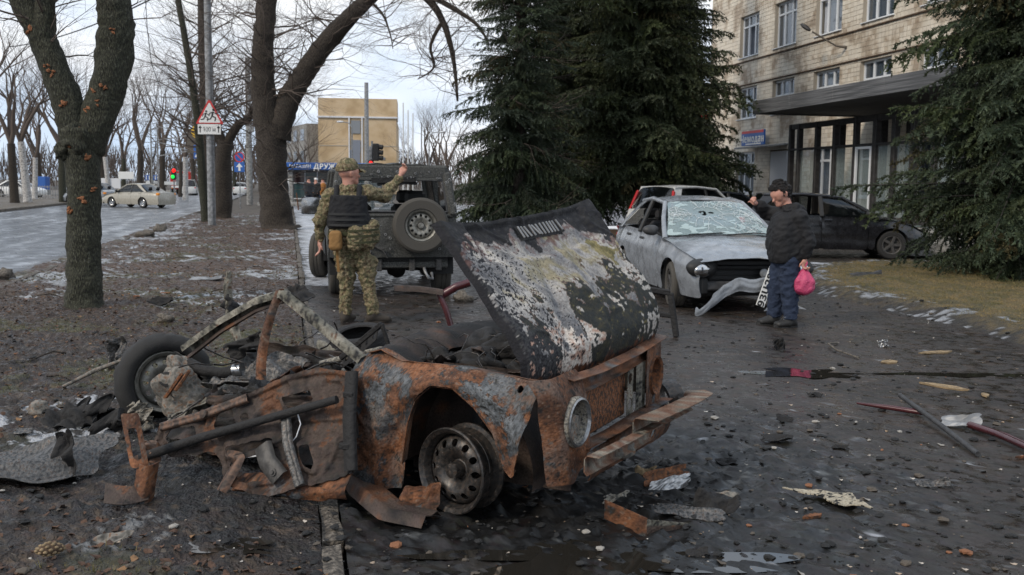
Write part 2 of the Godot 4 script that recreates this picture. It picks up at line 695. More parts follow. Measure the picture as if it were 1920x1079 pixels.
	m = mat("olive_web", L(0.035, 0.037, 0.014), 0.9)
	m = mat("pink_plastic", L(0.55, 0.065, 0.16), 0.35)
	m.backlight_enabled = true
	m.backlight = L(0.2, 0.03, 0.06)
	relief(m, M.height2, 1.0)
	tri_map(m, 4.0)
	m = mat("orange_coat", L(0.3, 0.12, 0.025), 0.9)
	m = mat("grey_coat", L(0.03, 0.032, 0.036), 0.9)

func camo_image() -> Image:
	var w := 384
	var im := Image.create(w, w, false, Image.FORMAT_RGB8)
	var a := FastNoiseLite.new()
	a.seed = 61
	a.frequency = 0.02
	a.fractal_octaves = 4
	var ia := a.get_seamless_image(w, w)
	a.seed = 77
	a.frequency = 0.03
	var ib := a.get_seamless_image(w, w)
	a.seed = 93
	a.frequency = 0.045
	var ic := a.get_seamless_image(w, w)
	for y in w:
		for x in w:
			var p := ia.get_pixel(x, y).r
			var q := ib.get_pixel(x, y).r
			var t := ic.get_pixel(x, y).r
			var c := Color(0.22, 0.17, 0.095).lerp(Color(0.13, 0.115, 0.056), smoothstep(0.4, 0.6, p))
			if q > 0.6:
				c = Color(0.085, 0.052, 0.026)
			elif q < 0.36:
				c = Color(0.07, 0.075, 0.033)
			if t > 0.66:
				c = Color(0.28, 0.225, 0.14)
			elif t < 0.29:
				c = Color(0.035, 0.028, 0.018)
			im.set_pixel(x, y, c.linear_to_srgb())
	return im

# ---------------------------------------------------------------- ground
const SKEW := 0.2235

func kerb_x(z: float) -> float:
	return 0.128 + SKEW * z

func street_x(z: float) -> float:
	return -4.05 + 0.2335 * z

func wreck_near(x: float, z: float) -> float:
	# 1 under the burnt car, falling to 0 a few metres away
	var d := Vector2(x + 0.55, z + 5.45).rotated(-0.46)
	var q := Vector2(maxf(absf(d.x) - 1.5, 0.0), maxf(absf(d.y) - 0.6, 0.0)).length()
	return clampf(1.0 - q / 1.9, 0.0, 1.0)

func yard_h(x: float, z: float) -> float:
	var w := wreck_near(x, z)
	var n := N.get_noise_2d(x * 0.35, z * 0.35) * 0.02
	n += N.get_noise_2d(x * 2.6 + 40, z * 2.6) * (0.005 + 0.035 * w)
	n += maxf(0.0, N.get_noise_2d(x * 9.0, z * 9.0 + 70)) * (0.003 + 0.05 * w)
	return n

func yard_c(x: float, z: float) -> Color:
	var a := N.get_noise_2d(x * 0.5 + 13, z * 0.5)
	var b := N.get_noise_2d(x * 3.1, z * 3.1 + 31)
	var c := N.get_noise_2d(x * 11.0 + 7, z * 11.0)
	var col := Color(0.02, 0.016, 0.0135).lerp(Color(0.048, 0.037, 0.03), clampf(0.5 + a * 0.9 + b * 0.5, 0, 1))
	col = col.lerp(Color(0.038, 0.0325, 0.0285), clampf(0.3 + a * 1.2 + b * 0.8, 0, 0.8))
	col = col.lerp(Color(0.075, 0.045, 0.026), clampf(b * 1.5 + c * 0.5 - 0.2, 0, 0.6))
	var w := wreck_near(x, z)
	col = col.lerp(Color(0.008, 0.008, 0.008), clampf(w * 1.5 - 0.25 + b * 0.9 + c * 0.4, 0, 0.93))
	# soot blown about in flakes
	if c > 0.3 + 0.25 * (1.0 - w) and z > -13.0:
		col = Color(0.009, 0.009, 0.01)
	# slush left along the kerb and in the distance
	var e := x - kerb_x(z)
	var snow := 0.0
	if z < -15.0 and z > -46.0:
		snow = clampf(1.0 - absf(e - 0.55) / 0.75, 0, 1) * 1.2
	if z < -40.0:
		snow = maxf(snow, 0.48 + a * 0.6)
	if z < -17.0 and z > -24.0 and x > 5.5:
		snow = maxf(snow, clampf(1.0 - absf(z + 20.6 + (x - 7.0) * 0.2) / 0.7, 0, 1))
	if snow + b * 0.8 + c * 0.35 > 0.62:
		col = Color(0.52, 0.54, 0.58).lerp(Color(0.2, 0.2, 0.21), clampf(c * 1.5, 0, 1))
	elif snow + b * 0.8 > 0.45:
		col = col.lerp(Color(0.14, 0.145, 0.15), 0.6)
	return col

func verge_h(x: float, z: float) -> float:
	var e := kerb_x(z) - x
	var n := N.get_noise_2d(x * 0.6 + 9, z * 0.6) * 0.05 + N.get_noise_2d(x * 2.6, z * 2.6 + 4) * 0.05 + absf(N.get_noise_2d(x * 7.0, z * 7.0)) * 0.05
	return 0.03 + n * 0.8 * clampf(e * 1.5 + 0.35, 0.3, 1.0)

func verge_c(x: float, z: float) -> Color:
	var a := N.get_noise_2d(x * 0.4 + 3, z * 0.4)
	var b := N.get_noise_2d(x * 2.3 + 50, z * 2.3)
	var c := N.get_noise_2d(x * 9.0, z * 9.0 + 12)
	var f := clampf((-z - 9.0) / 8.0, 0, 1)
	var col := Color(0.046, 0.029, 0.019).lerp(Color(0.018, 0.013, 0.01), clampf(0.5 + b, 0, 1))
	col = col.lerp(Color(0.1, 0.058, 0.035), f * clampf(0.8 + b * 0.6, 0, 1))
	if a + b * 0.5 > 0.1:
		col = col.lerp(Color(0.07, 0.068, 0.024), clampf((a + b * 0.5 - 0.1) * 3.0 + c, 0, 0.75))
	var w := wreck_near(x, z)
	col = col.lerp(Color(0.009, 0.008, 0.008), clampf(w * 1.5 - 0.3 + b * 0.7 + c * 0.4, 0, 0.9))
	if c > 0.36:
		col = col.lerp(Color(0.14, 0.095, 0.06), 0.5)
	if c < -0.36:
		col = Color(0.012, 0.01, 0.009)
	var snow := 0.0
	if z < -11.0:
		snow = 0.25 + 0.12 * f
		snow += clampf(1.0 - absf(x - kerb_x(z) + 0.5) / 0.9, 0, 1) * 0.22 + clampf(1.0 - absf(x - street_x(z) - 0.7) / 0.8, 0, 1) * 0.3
	if snow + a * 0.45 + b * 0.5 + c * 0.35 > 0.62:
		col = Color(0.5, 0.52, 0.55).lerp(Color(0.14, 0.13, 0.12), clampf(0.3 + c * 1.4, 0, 1))
	# white ash near the back wheel
	if Vector2(x + 2.75, z + 6.3).length() < 0.7 and b + c * 0.6 > 0.28:
		col = Color(0.42, 0.43, 0.45)
	if Vector2(x + 1.75, z + 4.25).length() < 0.28 and b * 0.8 + c > 0.3:
		col = Color(0.16, 0.16, 0.16)
	return col

func street_c(x: float, z: float) -> Color:
	var e := x - street_x(z)
	var a := N.get_noise_2d((x - SKEW * z) * 1.1, z * 0.09)
	var b := N.get_noise_2d(x * 1.4, z * 0.9 + 5)
	var col := Color(0.075, 0.08, 0.09).lerp(Color(0.125, 0.13, 0.14), clampf(0.5 + a * 1.3 + b * 0.3, 0, 1))
	if e > -0.7 and b > -0.25:
		col = col.lerp(Color(0.06, 0.05, 0.045), 0.7)
	if a + b * 0.5 > 0.34:
		col = Color(0.3, 0.315, 0.34)
	return col

func patch(a: Dictionary, xs: Array, zs: Array, skew: float, hf: Callable, cf: Callable, inside = null) -> void:
	var n0: int = a.v.size()
	var w := xs.size()
	for z in zs:
		for q in xs:
			var x: float = q + skew * z
			a.v.append(Vector3(x, hf.call(x, z), z))
			a.c.append(cf.call(x, z))
	for j in zs.size():
		for i in w:
			var du: Vector3 = a.v[n0 + j * w + mini(i + 1, w - 1)] - a.v[n0 + j * w + maxi(i - 1, 0)]
			var dv: Vector3 = a.v[n0 + mini(j + 1, zs.size() - 1) * w + i] - a.v[n0 + maxi(j - 1, 0) * w + i]
			var n := du.cross(dv).normalized()
			a.n.append(n if n.y > 0 else -n)
	for j in zs.size() - 1:
		for i in w - 1:
			var k := n0 + j * w + i
			if (inside != null):
				var m: Vector3 = (a.v[k] + a.v[k + w + 1]) * 0.5
				if not inside.call(m.x, m.z):
					continue
			# rows run towards -z
			a.i.append_array(PackedInt32Array([k, k + w, k + 1, k + 1, k + w, k + w + 1]))

func steps(a: float, b: float, d: float) -> Array:
	var n := int(ceil(absf(b - a) / d))
	var out := []
	for k in n + 1:
		out.append(lerpf(a, b, float(k) / n))
	return out

func new_patch() -> Dictionary:
	return {"v": PackedVector3Array(), "c": PackedColorArray(), "n": PackedVector3Array(), "i": PackedInt32Array()}

func commit_patch(called: String, a: Dictionary, m: Material, kind := "structure") -> MeshInstance3D:
	var ar := []
	ar.resize(Mesh.ARRAY_MAX)
	ar[Mesh.ARRAY_VERTEX] = a.v
	ar[Mesh.ARRAY_COLOR] = a.c
	ar[Mesh.ARRAY_NORMAL] = a.n
	ar[Mesh.ARRAY_INDEX] = a.i
	var me := ArrayMesh.new()
	me.add_surface_from_arrays(Mesh.PRIMITIVE_TRIANGLES, ar)
	var o := mesh_node(called, me, m)
	o.set_meta("kind", kind)
	return o

const LAWN := [Vector2(5.2, -5), Vector2(5.2, -8.5), Vector2(5.16, -9.9), Vector2(5.03, -11.6), Vector2(4.8, -13.0), Vector2(4.46, -14.2), Vector2(4.55, -15.6), Vector2(5.0, -17.4), Vector2(5.8, -19.3), Vector2(7.2, -20.4), Vector2(9.5, -20.2), Vector2(13, -19.4), Vector2(16, -18), Vector2(16, -5)]

func lawn_depth(x: float, z: float) -> float:
	# metres inside the lawn's edge, negative outside
	var p := Vector2(x, z)
	var best := 1e9
	for i in LAWN.size():
		var q := Geometry2D.get_closest_point_to_segment(p, LAWN[i], LAWN[(i + 1) % LAWN.size()])
		best = minf(best, q.distance_to(p))
	return best if Geometry2D.is_point_in_polygon(p, PackedVector2Array(LAWN)) else -best

func lawn_h(x: float, z: float) -> float:
	var d := lawn_depth(x, z)
	return -0.03 + clampf(d * 0.5, 0, 0.15) + N.get_noise_2d(x * 1.5, z * 1.5) * 0.04 * clampf(d * 2.0, 0, 1) + N.get_noise_2d(x * 7, z * 7) * 0.02

func lawn_c(x: float, z: float) -> Color:
	var d := lawn_depth(x, z)
	var b := N.get_noise_2d(x * 1.3, z * 1.3)
	var c := N.get_noise_2d(x * 7.0, z * 7.0)
	var col := Color(0.17, 0.125, 0.055).lerp(Color(0.1, 0.085, 0.035), clampf(0.5 + b + c, 0, 1))
	col = col.lerp(Color(0.025, 0.021, 0.018), clampf(1.15 - d * 1.5 + b * 0.8 + c * 0.5, 0, 1))
	if d < 0.6 and b + c * 0.8 > 0.32:
		col = Color(0.3, 0.31, 0.33)
	return col

func stage_ground() -> void:
	var s := st()
	var far_dirt := mat("far_dirt", L(0.075, 0.06, 0.045), 0.95)
	far_dirt.albedo_texture = M.blotch
	tri_map(far_dirt, 0.15, true)
	quad(s, Vector3(-600, -0.14, 60), Vector3(600, -0.14, 60), Vector3(600, -0.14, -900), Vector3(-600, -0.14, -900))
	structure("ground", s, far_dirt)
	# the yard with the parked cars
	var a := new_patch()
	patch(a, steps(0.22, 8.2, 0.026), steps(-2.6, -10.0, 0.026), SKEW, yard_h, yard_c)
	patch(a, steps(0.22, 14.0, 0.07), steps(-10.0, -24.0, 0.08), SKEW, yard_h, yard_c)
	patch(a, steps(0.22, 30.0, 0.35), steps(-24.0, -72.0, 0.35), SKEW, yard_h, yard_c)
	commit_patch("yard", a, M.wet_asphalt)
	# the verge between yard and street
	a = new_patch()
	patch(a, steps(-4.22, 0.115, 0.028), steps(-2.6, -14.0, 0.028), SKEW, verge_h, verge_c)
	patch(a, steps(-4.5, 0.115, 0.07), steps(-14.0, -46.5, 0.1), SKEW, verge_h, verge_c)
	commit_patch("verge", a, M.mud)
	# the street
	a = new_patch()
	var street_h := func(_x: float, _z: float) -> float: return -0.075
	patch(a, steps(-17.0, -4.1, 0.16), steps(-2.0, -50.0, 0.25), 0.2335, street_h, street_c)
	patch(a, steps(-13.6, -4.1, 0.3), steps(-50.0, -150.0, 0.8), 0.2335, street_h, street_c)
	commit_patch("street", a, M.street_asphalt)
	# pavement strip beyond the street
	a = new_patch()
	var walk_c := func(x: float, z: float) -> Color:
		return Color(0.17, 0.15, 0.13).lerp(Color(0.13, 0.1, 0.06), clampf(0.5 + N.get_noise_2d(x, z) * 2.0, 0, 1))
	var walk_h := func(_x: float, _z: float) -> float: return 0.05
	patch(a, steps(-30.0, -13.75, 0.6), steps(-40.0, -150.0, 1.0), 0.2335, walk_h, walk_c)
	patch(a, steps(-30.0, -17.15, 0.6), steps(-10.0, -40.0, 1.0), 0.2335, walk_h, walk_c)
	commit_patch("pavement", a, M.mud)
	# lawn on the right
	a = new_patch()
	var in_lawn := func(x: float, z: float) -> bool: return lawn_depth(x, z) > -0.02
	patch(a, steps(4.3, 10.0, 0.05), steps(-8.0, -20.6, 0.05), 0.0, lawn_h, lawn_c, in_lawn)
	commit_patch("lawn", a, M.mud)
	var km := [box_mesh(Vector3(0.11, 0.2, 0.96), 0.02, 1), box_mesh(Vector3(0.11, 0.2, 0.96), 0.025, 2), box_mesh(Vector3(0.11, 0.2, 0.96), 0.02, 3)]
	for kb in [["yard_kerb", -2.7, -46.0, 0], ["street_kerb", -8.0, -60.0, 1], ["far_kerb", -42.0, -80.0, 2]]:
		var root := Node3D.new()
		root.name = numbered(kb[0])
		add_child(root)
		root.set_meta("kind", "structure")
		var z: float = kb[1]
		var k := 0
		while z > kb[2]:
			var x: float = [kerb_x(z) + 0.045, street_x(z) + 0.02, street_x(z) - 9.6][kb[3]]
			var o := mesh_node("kerb_stone", km[k % 3], M.kerb_stone, root)
			var low := 0.0
			if kb[3] == 0:
				low = [-0.03, -0.055][1 if (z < -5.6 and z > -12.0) else 0] + rng.randf_range(-0.012, 0.012)
			elif kb[3] == 1:
				low = rng.randf_range(-0.03, 0.0)
			o.position = Vector3(x + rng.randf_range(-0.012, 0.012), -0.035 + low, z)
			o.rotation = Vector3(rng.randf_range(-0.015, 0.015), 0.22 + rng.randf_range(-0.02, 0.02), rng.randf_range(-0.04, 0.04))
			z -= 0.985
			k += 1
	puddles()
	litter()

func box_mesh(size: Vector3, b: float, sd: int) -> ArrayMesh:
	# a worn block: bevelled and a little uneven
	var s := st(false)
	var r := RandomNumberGenerator.new()
	r.seed = sd
	var nx := 2
	var n := 6
	for ax in 3:
		for sg in [-1.0, 1.0]:
			s.set_smooth_group(ax * 2 + int(sg + 1) / 2)
			var u := (ax + 1) % 3
			var w := (ax + 2) % 3
			var cu := n if size[u] > 0.5 else nx
			var cw := n if size[w] > 0.5 else nx
			var P := func(i: int, j: int) -> Vector3:
				var v := Vector3()
				v[ax] = sg
				v[u] = 2.0 * i / cu - 1.0
				v[w] = 2.0 * j / cw - 1.0
				var q := v * size * 0.5
				var e := 0
				for k in 3:
					if absf(v[k]) > 0.99: e += 1
				if e > 1: q -= Vector3(signf(v.x) if absf(v.x) > 0.99 else 0.0, signf(v.y) if absf(v.y) > 0.99 else 0.0, signf(v.z) if absf(v.z) > 0.99 else 0.0) * b * 0.6
				var m := N.get_noise_3dv(q * 5.0 + Vector3(sd * 9, 0, 0))
				return q + v * m * 0.02
			for i in cu:
				for j in cw:
					var A: Vector3 = P.call(i, j)
					var B: Vector3 = P.call(i + 1, j)
					var C: Vector3 = P.call(i + 1, j + 1)
					var D: Vector3 = P.call(i, j + 1)
					face(s, [A, B, C], Vector3.ZERO)
					face(s, [A, C, D], Vector3.ZERO)
	s.generate_normals()
	return s.commit()

func puddles() -> void:
	for q in [[2.5, -8.35, 0.4, 0.12, 1], [0.35, -4.05, 0.7, 0.14, 3], [-1.2, -4.05, 0.22, 0.05, 5], [3.9, -8.3, 0.6, 0.06, 9]]:
		var s := st(false)
		var pts := []
		var n := 40
		for k in n:
			var a := TAU * k / n
			var r := 1.0 + 0.8 * S.get_noise_2d(cos(a) * 1.2 + q[4] * 17.0, sin(a) * 1.2)
			pts.append(Vector3(q[0] + cos(a) * q[2] * r, 0.0, q[1] + sin(a) * q[3] * r * 1.6))
		var top := -1.0
		var lev := 0.0
		for p in pts + [Vector3(q[0], 0, q[1])]:
			lev += (yard_h(p.x, p.z) if p.x > kerb_x(p.z) + 0.1 else verge_h(p.x, p.z)) / (n + 1)
		for k in n:
			var A: Vector3 = pts[k]
			var B: Vector3 = pts[(k + 1) % n]
			tri(s, Vector3(q[0], lev + 0.004, q[1]), Vector3(B.x, lev + 0.004, B.z), Vector3(A.x, lev + 0.004, A.z))
		structure("puddle", s, M.water)

func scatter(called: String, me: Mesh, m: Material, items: Array, tint := false) -> MultiMeshInstance3D:
	var mm := MultiMesh.new()
	mm.transform_format = MultiMesh.TRANSFORM_3D
	mm.use_colors = tint
	mm.mesh = me
	mm.instance_count = items.size()
	for k in items.size():
		mm.set_instance_transform(k, items[k][0])
		if tint: mm.set_instance_color(k, items[k][1])
	var o := MultiMeshInstance3D.new()
	o.multimesh = mm
	o.material_override = m
	o.name = numbered(called)
	add_child(o)
	o.set_meta("kind", "stuff")
	return o

func clod_mesh(sd: int) -> ArrayMesh:
	var s := st(true)
	var r := RandomNumberGenerator.new()
	r.seed = sd
	var sp := SphereMesh.new()
	sp.radius = 1.0
	sp.height = 2.0
	sp.radial_segments = 7
	sp.rings = 4
	var ar := sp.get_mesh_arrays()
	var v: PackedVector3Array = ar[Mesh.ARRAY_VERTEX]
	var ix: PackedInt32Array = ar[Mesh.ARRAY_INDEX]
	for k in range(0, ix.size(), 3):
		for j in 3:
			var p := v[ix[k + j]]
			s.add_vertex(p * (1.0 + 0.7 * N.get_noise_3dv(p * 1.3 + Vector3(sd * 7, 0, 0))) * Vector3(1.0, 0.6, 0.8))
	s.generate_normals()
	return s.commit()

func flake_mesh(sd: int) -> ArrayMesh:
	# a thin curled scrap with an uneven outline
	var s := st(true)
	var n := 6
	var pts := []
	for k in n:
		var a := TAU * k / n
		var r := 0.6 + 0.4 * absf(sin(sd * 12.9 + k * 78.2))
		pts.append(Vector3(cos(a) * r, 0.18 * sin(sd * 3.0 + k * 2.1), sin(a) * r * 0.6))
	var up := Vector3(0, 0.035, 0)
	for k in n:
		var A: Vector3 = pts[k]
		var B: Vector3 = pts[(k + 1) % n]
		tri(s, up, B + up, A + up)
		tri(s, -up, A - up, B - up)
		quad(s, A - up, A + up, B + up, B - up)
	s.generate_normals()
	return s.commit()

func ground_y(x: float, z: float) -> float:
	if x > kerb_x(z) + 0.12:
		if lawn_depth(x, z) > 0.0:
			return lawn_h(x, z)
		return yard_h(x, z)
	return verge_h(x, z)

func litter() -> void:
	var tint := mat("litter_tint", Color.WHITE, 0.85)
	tint.vertex_color_use_as_albedo = true
	var clods := [[], []]
	for k in 5200:
		var near := k % 2 == 0
		var x: float
		var z: float
		if near:
			var a := rng.randf() * TAU
			var d := pow(rng.randf(), 0.7) * 2.6
			x = -0.3 + cos(a) * d * 1.3
			z = -5.3 + sin(a) * d * 0.9
		else:
			z = -3.7 - pow(rng.randf(), 1.5) * 10.0
			x = rng.randf_range(-0.56, 0.56) * absf(z)
		if z > -3.6 or x > 5.4 or (x < kerb_x(z) and rng.randf() < 0.35): continue
		var r := 0.005 + 0.03 * pow(rng.randf(), 4.0)
		var b := Basis.from_euler(Vector3(rng.randf() * 0.6, rng.randf() * TAU, rng.randf() * 0.6)).scaled(Vector3(r, r * 0.55, r))
		var g := rng.randf_range(0.006, 0.02)
		var c := Color(g, g, g)
		var t := rng.randf()
		if t > 0.965: c = Color(0.28, 0.26, 0.23)
		elif t > 0.94: c = Color(0.2, 0.085, 0.04)
		elif t > 0.8: c = Color(0.08, 0.065, 0.05)
		clods[k % 2].append([Transform3D(b, Vector3(x, ground_y(x, z) + r * 0.2, z)), c])
	scatter("charred_bits", flake_mesh(1), tint, clods[0], true)
	scatter("grit", clod_mesh(2), tint, clods[1], true)
	# dead leaves and scraps on the verge
	var leaves := []
	for k in 9000:
		var z := -3.7 - pow(rng.randf(), 1.35) * 34.0
		var x := kerb_x(z) - rng.randf() * 4.2
		if x < -0.57 * absf(z): continue
		if wreck_near(x, z) > 0.55: continue
		var r := rng.randf_range(0.012, 0.035)
		var b := Basis.from_euler(Vector3(rng.randf_range(-0.5, 0.5), rng.randf() * TAU, rng.randf_range(-0.5, 0.5))).scaled(Vector3(r, r, r))
		var c := Color(0.1, 0.05, 0.028).lerp(Color(0.035, 0.022, 0.016), rng.randf())
		if rng.randf() > 0.9: c = Color(0.2, 0.11, 0.05)
		leaves.append([Transform3D(b, Vector3(x, verge_h(x, z) + 0.006, z)), c])
	scatter("dead_leaves", flake_mesh(3), tint, leaves, true)
	# short grass: tufts of thin blades
	var s := st(true)
	for k in 7:
		var a := k * 2.4
		var d := Vector3(cos(a), 0, sin(a))
		var o := d * 0.25 * (k % 3)
		var w := Vector3(-d.z, 0, d.x) * 0.05
		tri(s, o - w, o + w, o + d * 0.5 + Vector3(0, 1.0 - 0.08 * k, 0))
	s.generate_normals()
	var tuft := s.commit()
	var gr := []
	for k in 26000:
		var x: float
		var z: float
		var lawn := k % 26 > 7
		var c: Color
		if lawn:
			z = -8.5 - rng.randf() * 12.0
			x = rng.randf_range(4.4, 10.0)
			var d := lawn_depth(x, z)
			if d < 0.25 or d < 0.7 * rng.randf() or x > 0.58 * absf(z): continue
			c = Color(0.24, 0.17, 0.07).lerp(Color(0.11, 0.1, 0.035), clampf(0.5 + N.get_noise_2d(x * 1.3, z * 1.3) + rng.randf_range(-0.4, 0.4), 0, 1))
		else:
			z = -3.7 - pow(rng.randf(), 1.1) * 20.0
			x = kerb_x(z) - rng.randf() * 4.2
			if x < -0.57 * absf(z): continue
			if N.get_noise_2d(x * 0.4 + 3, z * 0.4) + N.get_noise_2d(x * 2.3 + 50, z * 2.3) * 0.5 < 0.05 or wreck_near(x, z) > 0.4: continue
			c = Color(0.075, 0.075, 0.022).lerp(Color(0.15, 0.12, 0.05), rng.randf())
		var r := rng.randf_range(0.02, 0.05)
		var b := Basis.from_euler(Vector3(rng.randf_range(-0.4, 0.4), rng.randf() * TAU, rng.randf_range(-0.4, 0.4))).scaled(Vector3(r, r, r))
		gr.append([Transform3D(b, Vector3(x, ground_y(x, z) - 0.004, z)), c])
	scatter("dry_grass", tuft, M.straw, gr, true)

# ---------------------------------------------------------------- the burnt-out car in front (x forward, z towards the photographer)
func rust_c(p: Vector3, o := 0.0, soot := -0.35) -> Color:
	var a := nz(p, 1.9)
	var b := nz(p + Vector3(5, 0, 0), 6.0)
	var c := nz(p + Vector3(0, 9, 0), 24.0)
	var d := nz(p + Vector3(0, 0, 3), 80.0)
	var t := a * 0.55 + b * 0.7 + c * 0.42 + d * 0.25 + o
	var grey := Color(0.045, 0.053, 0.06).lerp(Color(0.17, 0.19, 0.205), clampf(0.42 + c * 1.1 - a * 0.8 + d * 0.7, 0, 1))
	var dull := Color(0.06, 0.03, 0.018).lerp(Color(0.13, 0.056, 0.027), clampf(0.5 + c + d, 0, 1))
	var bright := Color(0.15, 0.06, 0.025).lerp(Color(0.3, 0.13, 0.058), clampf(0.5 + c + d, 0, 1))
	var col := grey
	if t > 0.06:
		col = dull.lerp(bright, clampf(0.35 + nz(p + Vector3(7, 7, 0), 3.2) * 1.6 + b * 0.8, 0, 1))
		if c + d * 0.7 > 0.5: col = Color(0.2, 0.135, 0.095)
	elif t > -0.02:
		col = Color(0.035, 0.02, 0.014)
	col = col.lerp(Color(0.17, 0.155, 0.14), clampf(nz(p + Vector3(11, 0, 5), 4.0) * 1.3 + d * 0.5 - 0.1, 0, 0.5))
	if d * 0.8 - c * 0.6 > 0.42: col = Color(0.018, 0.016, 0.015)
	var k := nz(p + Vector3(2, 4, 8), 3.0) * 0.8 + c * 0.45 + soot
	return col.lerp(Color(0.012, 0.011, 0.011), clampf(k * 4.0, 0, 0.92))

func brown_c(p: Vector3, _u := 0.0, _v := 0.0) -> Color:
	var a := nz(p, 2.4)
	var b := nz(p + Vector3(3, 0, 7), 9.0)
	var c := nz(p, 30.0)
	var col := Color(0.032, 0.025, 0.022).lerp(Color(0.098, 0.071, 0.057), clampf(0.5 + a * 1.2 + b * 0.5, 0, 1))
	if a * 0.7 + b * 0.6 + c * 0.25 > 0.3:
		col = Color(0.14, 0.066, 0.034)
	return col.lerp(Color(0.012, 0.011, 0.011), clampf((b * 0.7 - a * 0.7 + c * 0.3 - 0.12) * 4.0, 0, 0.9))

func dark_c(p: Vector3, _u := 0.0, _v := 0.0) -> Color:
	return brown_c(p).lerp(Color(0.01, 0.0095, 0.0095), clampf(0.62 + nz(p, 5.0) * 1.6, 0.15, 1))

func ash_c(p: Vector3, _u := 0.0, _v := 0.0) -> Color:
	var b := nz(p, 9.0)
	var c := nz(p + Vector3(3, 3, 3), 55.0)
	var col := Color(0.11, 0.11, 0.09).lerp(Color(0.31, 0.3, 0.25), clampf(0.5 + b * 1.4 + c * 0.6, 0, 1))
	if b * 0.7 + c * 0.6 > 0.38: col = Color(0.11, 0.05, 0.022)
	if c * 0.8 - b * 0.7 > 0.3: col = Color(0.016, 0.016, 0.016)
	return col

func loft(s: SurfaceTool, path: Array, prof: Array, thick := 0.0, col = null, up := Vector3.UP, n := 24) -> void:
	# a profile (Vector2: sideways, upwards) carried along a path
	var cum := [0.0]
	for i in range(1, path.size()):
		cum.append(cum[-1] + path[i].distance_to(path[i - 1]))
	var fn := func(u: float, v: float) -> Vector3:
		var t: float = u * cum[-1]
		var i := 0
		while i < path.size() - 2 and cum[i + 1] < t: i += 1
		var f: float = (t - cum[i]) / maxf(cum[i + 1] - cum[i], 1e-6)
		var p: Vector3 = path[i].lerp(path[i + 1], f)
		var d0: Vector3 = (path[i + 1] - path[i]).normalized()
		var d1: Vector3 = d0
		if i + 2 < path.size() and f > 0.5: d1 = (path[i + 2] - path[i + 1]).normalized()
		if i > 0 and f < 0.5: d1 = (path[i] - path[i - 1]).normalized()
		var d := d0.lerp(d1, absf(f - 0.5)).normalized()
		var x := d.cross(up).normalized()
		var y := x.cross(d)
		var g := v * (prof.size() - 1)
		var k := mini(int(g), prof.size() - 2)
		var q: Vector2 = prof[k].lerp(prof[k + 1], g - k)
		return p + x * q.x + y * q.y
	sheet(s, n, maxi(prof.size() - 1, 1) * 2, fn, thick, null, col)

func curve_y(pts: Array, x: float) -> float:
	for i in range(1, pts.size()):
		if x <= pts[i].x:
			return lerpf(pts[i - 1].y, pts[i].y, clampf((x - pts[i - 1].x) / maxf(pts[i].x - pts[i - 1].x, 1e-6), 0, 1))
	return pts[-1].y

func steel_disc(s: SurfaceTool, t: Transform3D, r0: float, r1: float, dish: float, holes: int, hr: float, hole: float) -> void:
	# wheel disc with a ring of round openings; local y is the axle, outwards
	var fn := func(u: float, v: float) -> Vector3:
		var r := lerpf(r0, r1, v)
		var a := TAU * u
		var y := dish * sin(PI * clampf((r - r0) / (r1 - r0), 0, 1)) - (0.02 if r > r1 * 0.93 else 0.0)
		return t * Vector3(r * cos(a), y, -r * sin(a))
	var keep := func(u: float, v: float) -> bool:
		var r := lerpf(r0, r1, v)
		var a := TAU * u
		var k := roundf(a / TAU * holes)
		var c := Vector2.from_angle(k * TAU / holes) * hr
		return Vector2.from_angle(a).lerp(Vector2.ZERO, 0).distance_to(c / r) * r > hole
	sheet(s, 132, 14, fn, 0.006, keep)

func rim(root: Node3D, called: String, t: Transform3D, r: float, w: float, m: Material, hub_m: Material, deep := 0.02) -> MeshInstance3D:
	var s := st()
	lathe(s, t, [Vector2(r * 0.86, -w * 0.5 + 0.02), Vector2(r * 0.98, -w * 0.5), Vector2(r, -w * 0.5 + 0.006), Vector2(r, -w * 0.5 + 0.016), Vector2(r * 0.9, -w * 0.5 + 0.022), Vector2(r * 0.84, -w * 0.2), Vector2(r * 0.84, w * 0.2), Vector2(r * 0.9, w * 0.5 - 0.022), Vector2(r, w * 0.5 - 0.016), Vector2(r, w * 0.5 - 0.006), Vector2(r * 0.97, w * 0.5), Vector2(r * 0.88, w * 0.5 - 0.018), Vector2(r * 0.82, w * 0.18), Vector2(r * 0.82, -w * 0.2), Vector2(r * 0.86, -w * 0.5 + 0.02)], 48)
	var o := obj(called, s, m, root)
	s = st()
	steel_disc(s, t * Transform3D(Basis(), Vector3(0, w * 0.5 - 0.045 - deep, 0)), r * 0.26, r * 0.83, deep + 0.012, 12, r * 0.63, r * 0.085)
	obj("wheel_disc", s, hub_m, o)
	s = st()
	lathe(s, t, [Vector2(0.0, -w * 0.3), Vector2(r * 0.3, -w * 0.3), Vector2(r * 0.3, w * 0.5 - 0.05 - deep), Vector2(r * 0.2, w * 0.5 - 0.04 - deep), Vector2(r * 0.17, w * 0.5 - 0.012), Vector2(0, w * 0.5 - 0.008)], 20)
	for k in 4:
		var a := k * PI / 2 + 0.4
		lathe(s, t * Transform3D(Basis(), Vector3(cos(a) * r * 0.29, w * 0.5 - 0.055 - deep, sin(a) * r * 0.29)), [Vector2(0.012, 0), Vector2(0.012, 0.022), Vector2(0, 0.024)], 6)
	obj("hub", s, m, o)
	return o

func axle_frame(p: Vector3, out: Vector3) -> Transform3D:
	var y := out.normalized()
	var x := Vector3.UP.cross(y).normalized()
	return Transform3D(Basis(x, y, x.cross(y)), p)

